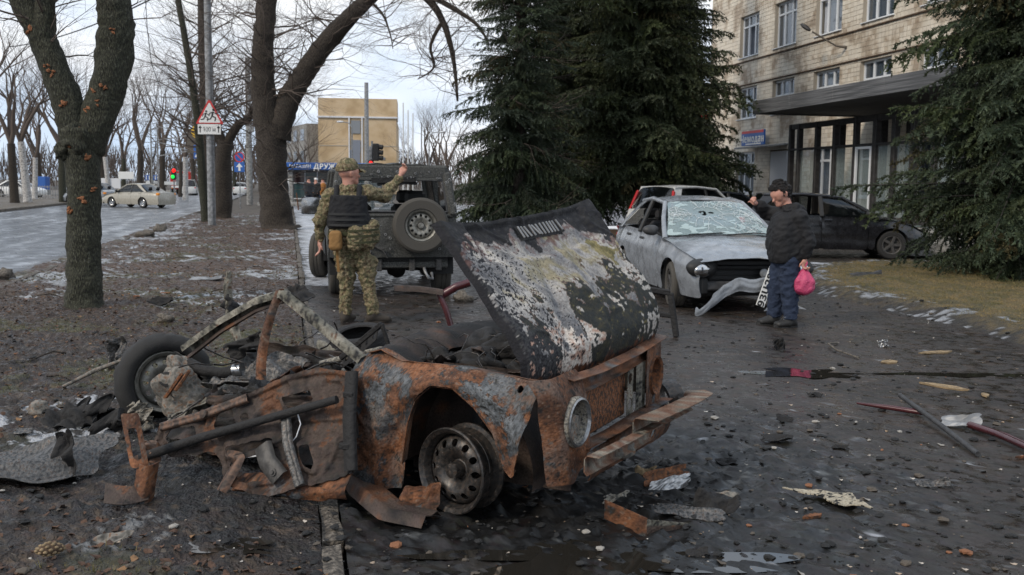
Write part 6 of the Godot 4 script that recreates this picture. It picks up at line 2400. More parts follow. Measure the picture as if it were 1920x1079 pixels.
func car(r: Node3D, c: Dictionary) -> void:
	# panels, glass, wheels from a few outlines; c.sh: shoulder line, c.hw: half width, both over x
	var paint: Material = c.paint
	var x0: float = -c.L * 0.5
	var x1: float = c.L * 0.5
	var R: float = c.R
	var arch := R + 0.055
	var dent: float = c.get("dent", 0.0)
	var res: float = c.get("res", 1.0)
	var skip: Array = c.get("skip", [])
	var side_pt := func(x: float, v: float, sg: float) -> Vector3:
		var top := smooth_pl(c.sh, x)
		var y := lerpf(c.sill, top, v)
		for wx in [c.wf, c.wr]:
			var d := Vector2(x - wx, y - R)
			if d.length() < arch:
				d = d.normalized() * arch if d.length() > 0.001 else Vector2(0, arch)
				x = wx + d.x
				y = R + d.y
		var f := clampf((y - c.sill) / (top - c.sill), 0, 1)
		var pr := 0.945 + 0.055 * sin(PI * clampf(f * 1.1, 0, 1)) - 0.035 * smoothstep(0.7, 1.0, f)
		pr += 0.008 * smoothstep(0.62, 0.66, f) - 0.008 * smoothstep(0.66, 0.9, f)
		var z := smooth_pl(c.hw, x) * pr
		if dent > 0.0: z -= dent * maxf(0, nz(Vector3(x, y, 2.0 + sg), 1.6)) + dent * 0.05 * nz(Vector3(x, y, sg), 4.0)
		return Vector3(x, y, z * sg)
	var cut: Array = c.cuts   # from the front: wing/door, door/door, door/quarter
	var zones := [[x1, cut[0], "front_wing"], [cut[0], cut[1], "front_door"], [cut[1], cut[2], "rear_door"], [cut[2], x0, "rear_quarter"]]
	for sg in [1.0, -1.0]:
		for zn in zones:
			if skip.has(zn[2] + ("_r" if sg > 0 else "_l")): continue
			var a: float = zn[0] - (0.005 if zn[0] != x1 else 0.0)
			var b: float = zn[1] + (0.005 if zn[1] != x0 else 0.0)
			var s := st()
			sheet(s, int(26 * res), int(16 * res), func(u: float, v: float) -> Vector3: return side_pt.call(lerpf(a, b, u), v, sg), 0.006, func(u: float, v: float) -> bool:
				var x := lerpf(a, b, u)
				var y := lerpf(c.sill, smooth_pl(c.sh, x), v)
				return Vector2(x - c.wf, y - R).length() > arch * 0.985 and Vector2(x - c.wr, y - R).length() > arch * 0.985, null, sg > 0)
			var o := obj(zn[2], s, paint, r)
			if zn[2].ends_with("door"):
				s = st()
				var hx := b + 0.13
				box(s, at(side_pt.call(hx, 0.86, sg) + Vector3(0, 0, 0.012 * sg)), Vector3(0.17, 0.035, 0.03), 0.01)
				obj("handle", s, c.get("handle_m", paint), o)
	# bonnet and boot lid
	var lid := func(u: float, w: float, a: float, b: float, crown: float) -> Vector3:
		var x := lerpf(a, b, u)
		var e := 2.0 * w - 1.0
		var h := smooth_pl(c.hw, x) * 0.962
		return Vector3(x + 0.03 * (1.0 - e * e) * (1.0 if b > 0 and u > 0.97 else 0.0), smooth_pl(c.sh, x) - 0.004 + crown * (1.0 - e * e) + dent * 0.4 * nz(Vector3(x, e, 5), 2.0), h * e)
	if not skip.has("bonnet"):
		var s := st()
		sheet(s, int(20 * res), int(20 * res), func(u: float, w: float) -> Vector3: return lid.call(u, w, c.A0.x - 0.02, x1, 0.055), 0.006, null, null, true)
		obj("bonnet", s, paint, r)
	if c.C0.x - x0 > 0.12:
		var s := st()
		sheet(s, int(12 * res), int(16 * res), func(u: float, w: float) -> Vector3: return lid.call(u, w, x0, c.C0.x + 0.02, 0.03), 0.006, null, null, true)
		obj("boot_lid", s, paint, r)
	# end faces
	for e in [["front_bumper", x1, 1.0], ["rear_bumper", x0, -1.0]]:
		if skip.has(e[0]): continue
		var s := st()
		var xe: float = e[1]
		sheet(s, int(24 * res), int(12 * res), func(u: float, v: float) -> Vector3:
			var q := 2.0 * u - 1.0
			var top: float = smooth_pl(c.sh, xe) + (0.055 if e[2] > 0 else 0.03) * (1 - q * q)
			var p: Vector3 = side_pt.call(xe, v, 1.0)
			return Vector3(xe + e[2] * (0.12 * (1.0 - q * q) * (1.0 - 0.5 * v * v) + 0.03 * sin(PI * v)), lerpf(c.sill, top, v), q * absf(p.z)), 0.005, null, null, e[2] > 0)
		obj(e[0], s, c.get("bumper_m", paint), r)
	# greenhouse
	var A0: Vector2 = c.A0
	var A1: Vector2 = c.A1
	var C1: Vector2 = c.C1
	var C0: Vector2 = c.C0
	var rw: float = c.rw
	var zb := func(x: float) -> float: return smooth_pl(c.hw, x) * 0.945
	var s := st()
	sheet(s, int(16 * res), int(16 * res), func(u: float, w: float) -> Vector3:
		var e := 2.0 * w - 1.0
		var x := lerpf(C1.x, A1.x, u)
		var y := lerpf(C1.y, A1.y, u) + 0.05 * sin(PI * u) + 0.045 * (1.0 - e * e)
		return Vector3(x, y + dent * 0.3 * nz(Vector3(x, e, 8), 2.0), rw * e), 0.012, null, null, true)
	obj("roof", s, paint, r)
	var top_of := func(x: float) -> float:
		var u := clampf((x - C1.x) / (A1.x - C1.x), 0, 1)
		return lerpf(C1.y, A1.y, u) + 0.05 * sin(PI * u)
	for sg in [1.0, -1.0]:
		var a0 := Vector3(A0.x, smooth_pl(c.sh, A0.x), zb.call(A0.x) * sg)
		var a1 := Vector3(A1.x, A1.y, rw * sg)
		var c1 := Vector3(C1.x, C1.y, rw * sg)
		var c0 := Vector3(C0.x, smooth_pl(c.sh, C0.x), zb.call(C0.x) * sg)
		s = st()
		tube(s, [a0 + Vector3(0.05, -0.02, 0), a0.lerp(a1, 0.5) + Vector3(0, 0.012, 0.012 * sg), a1], [0.042, 0.036, 0.034], 8)
		obj("windscreen_pillar", s, paint, r)
		s = st()
		tube(s, [a1, Vector3((A1.x + C1.x) * 0.5, top_of.call((A1.x + C1.x) * 0.5) - 0.004, (rw + 0.015) * sg), c1], [0.034, 0.034, 0.036], 8)
		obj("roof_rail", s, paint, r)
		s = st()
		bar(s, Vector3(cut[1], smooth_pl(c.sh, cut[1]) - 0.03, zb.call(cut[1]) * sg), Vector3(cut[1] - 0.02, top_of.call(cut[1]), (rw + 0.005) * sg), 0.05, 0.09, 0.012, Vector3(1, 0, 0))
		obj("door_pillar", s, M.black_plastic, r)
		# panel between the rear side window and the rear window
		var ql: float = c.get("qw", 0.34)
		s = st()
		sheet(s, 8, 10, func(u: float, v: float) -> Vector3:
			var lo := Vector3(C0.x + ql * 0.5 * u, 0, 0)
			lo.y = smooth_pl(c.sh, lo.x) - 0.02
			lo.z = zb.call(lo.x) * sg
			var hi := Vector3(C1.x + ql * u, 0, rw * sg)
			hi.y = top_of.call(hi.x)
			return lo.lerp(hi, v) + Vector3(0, 0, 0.03 * sin(PI * v) * sg), 0.01, null, null, sg > 0)
		obj("rear_pillar", s, paint, r)
		var wins := [[A0.x - 0.06, A1.x - 0.05, cut[1] + 0.05, cut[1] + 0.03, 0], [cut[1] - 0.05, cut[1] - 0.06, C0.x + ql * 0.5 + 0.02, C1.x + ql + 0.02, 1]]
		for q in wins:
			if skip.has("side_window_%d%s" % [q[4], "_r" if sg > 0 else "_l"]): continue
			s = st()
			sheet(s, 8, 6, func(u: float, v: float) -> Vector3:
				var xb := lerpf(q[0], q[2], u)
				var xt := lerpf(q[1], q[3], u)
				var lo := Vector3(xb, smooth_pl(c.sh, xb) - 0.01, (zb.call(xb) - 0.012) * sg)
				var hi := Vector3(xt, top_of.call(xt) - 0.02, (rw - 0.012) * sg)
				return lo.lerp(hi, v) + Vector3(0, 0, 0.028 * sin(PI * v) * sg), 0.004, null, null, sg > 0)
			obj("side_window", s, c.get("glass", M.dark_glass), r)
		# wheel arch liner
		for wx in [c.wf, c.wr]:
			s = st()
			var hz := smooth_pl(c.hw, wx)
			sheet(s, 20, 2, func(u: float, v: float) -> Vector3:
				var a := PI * lerpf(-0.12, 1.12, u)
				return Vector3(wx + cos(a) * (arch - 0.004), R + sin(a) * (arch - 0.004), (hz * (0.955 if absf(sin(a)) > 0.0 else 0.95) - 0.32 * v) * sg), 0.0)
			obj("arch_liner", s, M.black_gap, r)
			wheel(r, Vector3(wx, R, (hz - 0.12) * sg), sg, R, c.rr, 0.19, c.get("tyre_m", M.rubber), c.get("rim_m", M.rim_steel), c.get("steer", 0.0) if wx == c.wf else 0.0)
		if not skip.has("mirror"):
			s = st()
			lump(s, at(Vector3(A0.x - 0.22, smooth_pl(c.sh, A0.x - 0.2) + 0.07, (zb.call(A0.x - 0.2) + 0.12) * sg)), Vector3(0.07, 0.075, 0.11), 0.15, 1.0, sg, 14)
			bar(s, Vector3(A0.x - 0.2, smooth_pl(c.sh, A0.x - 0.2) + 0.0, (zb.call(A0.x - 0.2) - 0.02) * sg), Vector3(A0.x - 0.2, smooth_pl(c.sh, A0.x - 0.2) + 0.05, (zb.call(A0.x - 0.2) + 0.06) * sg), 0.05, 0.03, 0.008)
			obj("mirror", s, c.get("mirror_m", M.black_plastic), r)
		if not skip.has("headlamps"):
			s = st()
			lump(s, at(Vector3(x1 - 0.05, smooth_pl(c.sh, x1) - 0.1, absf(side_pt.call(x1, 0.8, 1.0).z) * 0.8 * sg), 0.3 * sg), Vector3(0.12, 0.075, 0.18), 0.1, 1.0, 0.0, 14)
			obj("headlamp", s, M.chrome, r)
		if not skip.has("tail_lamps"):
			s = st()
			var tz := absf(side_pt.call(x0, 0.8, 1.0).z)
			var th: float = c.get("tail_h", 0.1)
			if th > 0.2:
				bar(s, Vector3(C0.x - 0.02, C0.y - 0.12, (zb.call(C0.x) - 0.01) * sg), Vector3(lerpf(C0.x, C1.x, 0.85) - 0.04, lerpf(C0.y, C1.y, 0.85), (rw + 0.045) * sg), 0.07, 0.1, 0.025, Vector3(1, 0, 0))
			else: box(s, at(Vector3(x0 + 0.06, smooth_pl(c.sh, x0) - th * 0.9 + c.get("tail_up", 0.0), (tz - 0.05) * sg), -0.25 * sg), Vector3(0.2, th * 1.6, 0.2), 0.04)
			obj("tail_lamp", s, c.get("tail_m", M.red_lens), r)
	# screens
	if not skip.has("windscreen"):
		s = st()
		sheet(s, 14, 12, func(u: float, v: float) -> Vector3:
			var e := 2.0 * u - 1.0
			var lo := Vector3(A0.x + 0.16 * (1 - e * e), smooth_pl(c.sh, A0.x) + 0.03 * (1 - e * e), (zb.call(A0.x) - 0.04) * e)
			var hi := Vector3(A1.x + 0.05 * (1 - e * e), A1.y + 0.02 * (1 - e * e), (rw - 0.03) * e)
			return lo.lerp(hi, v) + Vector3(0.03, 0.03, 0) * sin(PI * v), 0.005, null, null, true)
		obj("windscreen", s, c.get("front_glass", c.get("glass", M.dark_glass)), r)
	s = st()
	sheet(s, 12, 10, func(u: float, v: float) -> Vector3:
		var e := 2.0 * u - 1.0
		var lo := Vector3(C0.x - 0.1 * (1 - e * e), smooth_pl(c.sh, C0.x) + 0.02, (zb.call(C0.x) - 0.06) * e)
		var hi := Vector3(C1.x - 0.03 * (1 - e * e), C1.y + 0.02 * (1 - e * e), (rw - 0.04) * e)
		return lo.lerp(hi, v), 0.005)
	obj("rear_window", s, c.get("glass", M.dark_glass), r)
	# inside
	s = st()
	box(s, at(Vector3(0, c.sill + 0.06, 0)), Vector3(c.L * 0.92, 0.1, c.W * 0.8), 0.02)
	box(s, at(Vector3((A0.x + x1) * 0.5 - 0.18, 0.42, 0)), Vector3(x1 - A0.x - 0.42, 0.46, c.W * 0.56), 0.03)
	box(s, at(Vector3((C0.x + x0) * 0.5 + 0.1, 0.5, 0)), Vector3(maxf(C0.x - x0, 0.3), 0.6, c.W * 0.56), 0.03)
	obj("inner_shell", s, M.black_gap, r)
	s = st()
	box(s, at(Vector3(A0.x - 0.12, smooth_pl(c.sh, A0.x) - 0.06, 0)), Vector3(0.4, 0.16, c.W * 0.78), 0.05)
	obj("dashboard", s, M.black_plastic, r)
	for q in [[0.1, 0.36], [0.1, -0.36], [-0.75, 0.3], [-0.75, -0.3]]:
		s = st()
		var sx: float = (A0.x + C0.x) * 0.5 + q[0]
		box(s, at(Vector3(sx, 0.48, q[1])), Vector3(0.5, 0.16, 0.46), 0.05)
		box(s, at(Vector3(sx - 0.25, 0.78, q[1]), 0, 0, 0.2), Vector3(0.14, 0.56, 0.44), 0.05)
		box(s, at(Vector3(sx - 0.33, 1.14, q[1]), 0, 0, 0.15), Vector3(0.09, 0.16, 0.26), 0.04)
		obj("seat", s, M.dark_cloth, r)

func saloon(paint: Material) -> Dictionary:
	return {"L": 4.24, "W": 1.66, "R": 0.295, "rr": 0.19, "wf": 1.27, "wr": -1.17, "sill": 0.2, "paint": paint,
		"sh": [Vector2(-2.12, 0.84), Vector2(-1.9, 0.93), Vector2(-1.2, 0.955), Vector2(-0.2, 0.93), Vector2(0.8, 0.9), Vector2(1.3, 0.83), Vector2(1.8, 0.73), Vector2(2.0, 0.67), Vector2(2.12, 0.58)],
		"hw": [Vector2(-2.12, 0.66), Vector2(-1.9, 0.76), Vector2(-1.4, 0.81), Vector2(0.0, 0.83), Vector2(1.2, 0.82), Vector2(1.75, 0.76), Vector2(2.0, 0.68), Vector2(2.12, 0.58)],
		"A0": Vector2(0.95, 0.9), "A1": Vector2(0.22, 1.335), "C1": Vector2(-0.85, 1.34), "C0": Vector2(-1.5, 0.95), "rw": 0.56, "cuts": [0.72, -0.28, -1.05]}

func hatch(paint: Material) -> Dictionary:
	var c := saloon(paint)
	c.merge({"L": 4.1, "C1": Vector2(-1.5, 1.38), "C0": Vector2(-1.9, 0.98), "cuts": [0.75, -0.25, -1.15],
		"sh": [Vector2(-2.05, 0.9), Vector2(-1.8, 0.97), Vector2(-0.2, 0.95), Vector2(0.8, 0.92), Vector2(1.3, 0.86), Vector2(1.75, 0.74), Vector2(2.05, 0.58)],
		"hw": [Vector2(-2.05, 0.74), Vector2(-1.8, 0.8), Vector2(0.0, 0.84), Vector2(1.2, 0.83), Vector2(1.75, 0.74), Vector2(2.05, 0.56)]}, true)
	return c

func facing(f: Vector2) -> float:
	# yaw that turns local x to the ground direction (x, z)
	return atan2(-f.y, f.x)

func stage_cars() -> void:
	silver_saloon()
	var r := thing("black_hatchback", "black hatchback parked side-on behind the man with the pink bag", "car", Vector3(7.15, 0.0, -22.75), facing(Vector2(0.995, 0.1)), "cars parked in the yard")
	var c := hatch(M.black_paint)
	c.merge({"glass": M.dark_glass, "R": 0.315, "rr": 0.21, "skip": ["side_window_1_r"], "rim_m": M.dark_rim}, true)
	car(r, c)
	r = thing("white_hatchback", "white hatchback with tall red tail lamps parked behind the silver saloon", "car", Vector3(5.1, 0.0, -28.3), facing(Vector2(0.72, -0.69)), "cars parked in the yard")
	c = hatch(M.white_paint)
	c.merge({"A1": Vector2(0.3, 1.47), "C1": Vector2(-1.62, 1.5), "tail_h": 0.3, "tail_up": 0.5, "L": 4.0}, true)
	car(r, c)
	r = thing("dark_estate_car", "dark blue-grey car just showing its roof behind the silver saloon", "car", Vector3(6.2, 0.0, -29.3), facing(Vector2(0.9, -0.4)), "cars parked in the yard")
	c = saloon(M.blue_dark_paint)
	car(r, c)
	# traffic on the street
	r = thing("beige_saloon", "beige saloon turning on the wet street seen from its left rear", "car", Vector3(-22.3, -0.075, -59.3), facing(Vector2(-0.9, -0.42)), "cars on the street")
	c = saloon(M.beige_paint)
	c.merge({"L": 4.6, "rim_m": M.chrome, "tail_m": M.orange_lens}, true)
	c.sh[0] = Vector2(-2.3, 0.9)
	c.hw[0] = Vector2(-2.3, 0.7)
	c.sh[-1] = Vector2(2.3, 0.56)
	c.hw[-1] = Vector2(2.3, 0.56)
	car(r, c)
	r = thing("grey_saloon", "grey car mostly hidden behind the scarred tree trunk", "car", Vector3(-27.4, -0.075, -65.0), facing(Vector2(-0.85, -0.5)), "cars on the street")
	c = saloon(M.beige_paint)
	c.merge({"tail_m": M.orange_lens, "paint": M.silver_paint, "res": 0.6}, true)
	car(r, c)
	r = thing("white_estate_car", "white car driving away in front of the red fire engine", "car", Vector3(-35.6, -0.075, -110.0), facing(Vector2(-0.25, -0.97)), "cars on the street")
	c = hatch(M.white_paint)
	c.merge({"res": 0.6, "A1": Vector2(0.3, 1.6), "C1": Vector2(-1.6, 1.62)}, true)
	car(r, c)
	r = thing("white_saloon", "small white car far down the street below the arrow sign", "car", Vector3(-31.6, -0.075, -116.0), facing(Vector2(-0.2, -0.98)), "cars on the street")
	c = saloon(M.white_paint)
	c.merge({"res": 0.5}, true)
	car(r, c)
	r = thing("white_parked_car", "white car parked beyond the fence at the far left", "car", Vector3(-40.5, 0.0, -82.0), facing(Vector2(0.97, 0.2)), "cars parked across the street")
	c = saloon(M.white_paint)
	c.merge({"res": 0.5}, true)
	car(r, c)
	fire_engine()
	jeep()

func silver_saloon() -> void:
	var r := thing("silver_saloon", "blast-damaged silver saloon with shattered windscreen and torn-off bumper", "car", Vector3(2.66, 0.0, -14.3), facing(Vector2(0.139, 0.99)), "cars parked in the yard")
	var c := saloon(M.silver_paint)
	c.merge({"dent": 0.035, "skip": ["front_bumper", "windscreen", "headlamps", "side_window_0_r", "side_window_1_r", "side_window_0_l"], "mirror_m": M.grey_plastic, "handle_m": M.grey_plastic, "rim_m": M.dark_rim, "tyre_m": M.dusty_rubber, "steer": 0.12, "res": 1.6,
		"hw": [Vector2(-2.12, 0.66), Vector2(-1.9, 0.76), Vector2(-1.4, 0.81), Vector2(0.0, 0.83), Vector2(1.2, 0.825), Vector2(1.75, 0.8), Vector2(2.0, 0.745), Vector2(2.12, 0.67)],
		"sh": [Vector2(-2.12, 0.84), Vector2(-1.9, 0.93), Vector2(-1.2, 0.955), Vector2(-0.2, 0.93), Vector2(0.8, 0.9), Vector2(1.3, 0.84), Vector2(1.8, 0.75), Vector2(2.0, 0.7), Vector2(2.12, 0.64)]}, true)
	car(r, c)
	# shattered windscreen: crazed sheet with holes
	var ws := func(u: float, v: float) -> Vector3:
		var e := 2.0 * u - 1.0
		var lo := Vector3(0.95 + 0.16 * (1 - e * e), 0.91 + 0.03 * (1 - e * e), 0.74 * e)
		var hi := Vector3(0.22 + 0.05 * (1 - e * e), 1.34 + 0.02 * (1 - e * e), 0.53 * e)
		var dip := 0.05 * maxf(0, 1.0 - Vector2((u - 0.55) * 2.2, (v - 0.62) * 2.4).length())
		return lo.lerp(hi, v) + Vector3(0.03, 0.03, 0) * sin(PI * v) - Vector3(dip, dip, 0)
	var s := st()
	sheet(s, 60, 40, ws, 0.005, func(u: float, v: float) -> bool:
		var d := Vector2((u - 0.56) / 0.3, (v - 0.66) / 0.2).length()
		return d + 0.7 * N.get_noise_2d(u * 14.0, v * 14.0) > 0.22, null, true)
	var o := obj("windscreen", s, M.crazed_glass, r)
	s = st()
	sheet(s, 70, 50, func(u: float, v: float) -> Vector3: return ws.call(u, v) + Vector3(0.003, 0.003, 0), 0.0, func(u: float, v: float) -> bool:
		var d := Vector2((u - 0.55) / 0.42, (v - 0.62) / 0.4).length()
		return d > 0.75 and N.get_noise_2d(u * 7.0 + 3.0, v * 7.0) + 0.5 * N.get_noise_2d(u * 30.0, v * 30.0) > 0.3 - 0.35 * clampf(d - 0.7, 0, 1), null, true)
	obj("crushed_glass", s, M.frosted_glass, o)
	s = st()
	var g := RandomNumberGenerator.new()
	g.seed = 3
	for h in [[0.55, 0.62, 22, 0.55], [0.1, 0.5, 16, 0.26], [0.92, 0.55, 18, 0.26], [0.28, 0.92, 8, 0.25], [0.2, 0.12, 6, 0.4]]:
		for k in h[2]:
			var a: float = TAU * k / h[2] + g.randf() * 0.1
			var p := Vector2(h[0], h[1])
			var pts := []
			var l: float = h[3] * g.randf_range(0.4, 1.0)
			for j in 6:
				var q := p.clamp(Vector2(0.01, 0.01), Vector2(0.99, 0.99))
				if Vector2((q.x - 0.56) / 0.3, (q.y - 0.66) / 0.2).length() > 0.62: pts.append(ws.call(q.x, q.y) + Vector3(0.006, 0.006, 0))
				a += g.randf_range(-0.4, 0.4)
				p += Vector2(cos(a), sin(a) * 1.4) * l / 6.0
			if pts.size() > 2: tube(s, pts, [0.004, 0.0025], 3, false)
		for k in 3:
			var pts := []
			for j in 22:
				var a := TAU * j / 21.0
				var rr: float = 0.05 + 0.06 * k + 0.015 * sin(j * 2.3 + k)
				var q: Vector2 = (Vector2(h[0], h[1]) + Vector2(cos(a), sin(a) * 1.3) * rr).clamp(Vector2(0.01, 0.01), Vector2(0.99, 0.99))
				if Vector2((q.x - 0.56) / 0.3, (q.y - 0.66) / 0.2).length() < 0.62: continue
				pts.append(ws.call(q.x, q.y) + Vector3(0.006, 0.006, 0))
			if pts.size() > 2: tube(s, pts, [0.003], 3, false)
	obj("glass_cracks", s, M.crack_white, o).set_meta("kind", "stuff")
	s = st()
	tube(s, [Vector3(1.12, 0.93, 0.5), Vector3(1.1, 0.955, 0.05), Vector3(1.05, 0.95, -0.2)], [0.009, 0.008], 5)
	obj("wiper", s, M.black_plastic, r)
	s = st()
	tube(s, [Vector3(1.14, 0.93, -0.02), Vector3(1.12, 0.955, -0.4), Vector3(1.05, 0.94, -0.62)], [0.009, 0.008], 5)
	obj("wiper", s, M.black_plastic, r)
	# what the missing bumper uncovers
	s = st()
	box(s, at(Vector3(1.86, 0.48, 0)), Vector3(0.1, 0.36, 1.0), 0.02)
	obj("radiator", s, M.black_plastic, r)
	for y in [0.36, 0.42, 0.48, 0.54]:
		s = st()
		box(s, at(Vector3(1.925, y, 0)), Vector3(0.02, 0.018, 0.96), 0.004)
		obj("radiator_slat", s, M.black_plastic, r)
	s = st()
	box(s, at(Vector3(2.0, 0.34, 0), 0, 0, 0.1), Vector3(0.08, 0.12, 1.24), 0.02)
	obj("crash_beam", s, M.grey_plastic, r)
	s = st()
	box(s, at(Vector3(1.93, 0.575, 0), 0, 0, -0.2), Vector3(0.12, 0.04, 1.1), 0.015)
	obj("lock_panel", s, M.black_plastic, r)
	for sg in [1.0, -1.0]:
		s = st()
		lump(s, at(Vector3(2.0, 0.565, 0.6 * sg), 0.35 * sg, 0, -0.3), Vector3(0.13, 0.13, 0.23), 0.15, 1.2, sg, 20)
		var hl := obj("headlamp", s, M.black_plastic, r)
		s = st()
		lump(s, at(Vector3(2.06, 0.545, 0.61 * sg), 0.45 * sg, 0, -0.3), Vector3(0.09, 0.095, 0.15), 0.12, 1.2, 0.0, 20)
		obj("lens", s, M.chrome, hl)
		s = st()
		box(s, at(Vector3(1.98, 0.34, 0.62 * sg), 0.4 * sg), Vector3(0.2, 0.22, 0.14), 0.03)
		obj("side_bracket", s, M.black_plastic, r)
	s = st()
	lathe(s, axle_frame(Vector3(2.0, 0.5, -0.2), Vector3(1, 0, 0)), [Vector2(0.05, -0.02), Vector2(0.055, 0.01), Vector2(0.03, 0.02), Vector2(0, 0.02)], 18)
	obj("horn", s, M.galvanised, r)
	# bumper cover hanging down in front
	s = st()
	var cov := func(u: float, v: float) -> Vector3:
		var z := lerpf(0.78, -0.75, u)
		var a := lerpf(-0.4, 1.2, v)
		var y := lerpf(0.03, 0.34, smoothstep(0.0, 0.42, u)) + 0.02 * sin(u * 9.0)
		return Vector3(2.18 - 0.10 * pow(absf(2 * u - 1), 2.5) + 0.05 * cos(a) + 0.16 * smoothstep(0.35, 0.0, u) + 0.012 * S.get_noise_2d(u * 6.0, v * 3.0), y + 0.12 * sin(a) + 0.02 + 0.02 * S.get_noise_2d(u * 8.0, 3.0), z * (1.0 - 0.03 * v))
	sheet(s, 50, 10, cov, 0.006, func(u: float, v: float) -> bool: return not (u < 0.14 and v > 0.55 + 0.4 * N.get_noise_2d(u * 30.0, 0.0)), null, true)
	var bc := obj("bumper_cover", s, M.silver_paint, r)
	bc.set_meta("label", "torn silver bumper cover hanging in front")
	s = st()
	var pt := Transform3D(Basis(Vector3(0, 0.15, -1).normalized(), Vector3(0.2, 1, 0.28).normalized(), Vector3(1, -0.2, 0).normalized()).orthonormalized(), Vector3(2.3, 0.36, -0.12))
	pt.basis = Basis(Vector3.UP, PI / 2.0) * Basis(Vector3.BACK, 1.25)
	box(s, pt, Vector3(0.5, 0.11, 0.012), 0.003)
	var np := obj("number_plate", s, M.sign_white, r)
	lettering("93U28T", 0.085, 0.004, M.sign_black, np, pt * at(Vector3(0, 0, 0.008)), "lettering", 700, 1.25)
	s = st()
	plate(s, PackedVector2Array([Vector2(0, 0), Vector2(0.4, 0.04), Vector2(0.62, 0.0), Vector2(0.5, 0.1), Vector2(0.1, 0.08)]), Transform3D(Basis(Vector3.UP, PI / 2.0 + 0.2) * Basis(Vector3.RIGHT, -0.9), Vector3(2.28, 0.06, -0.1)), 0.006)
	obj("splitter", s, M.galvanised, r)

func fire_engine() -> void:
	var r := thing("fire_engine", "red fire engine seen from behind far down the street", "fire engine", Vector3(-38.6, -0.075, -117.0), facing(Vector2(-0.2, -0.98)), "cars on the street")
	var s := st()
	box(s, at(Vector3(0, 1.6, 0)), Vector3(5.0, 2.0, 2.3), 0.06)
	obj("body", s, M.red_paint, r)
	s = st()
	box(s, at(Vector3(3.2, 1.5, 0)), Vector3(1.4, 1.9, 2.2), 0.15)
	obj("cab", s, M.red_paint, r)
	s = st()
	box(s, at(Vector3(-2.52, 1.7, 0.1)), Vector3(0.05, 1.4, 1.3), 0.02)
	obj("rear_shutter", s, M.galvanised, r)
	s = st()
	box(s, at(Vector3(0, 2.7, 0)), Vector3(4.4, 0.14, 1.0), 0.03)
	obj("ladder_rack", s, M.galvanised, r)
	s = st()
	box(s, at(Vector3(-2.53, 0.85, 0)), Vector3(0.05, 0.25, 2.2), 0.02)
	obj("stripe", s, M.sign_white, r)
	for sg in [1.0, -1.0]:
		s = st()
		box(s, at(Vector3(-2.55, 0.72, 0.95 * sg)), Vector3(0.06, 0.14, 0.2), 0.02)
		obj("tail_lamp", s, M.orange_lens, r)
		wheel(r, Vector3(-1.5, 0.45, 0.98 * sg), sg, 0.45, 0.28, 0.28, M.rubber, M.rim_steel, 0.0, 0)
		wheel(r, Vector3(2.9, 0.45, 0.98 * sg), sg, 0.45, 0.28, 0.28, M.rubber, M.rim_steel, 0.0, 0)

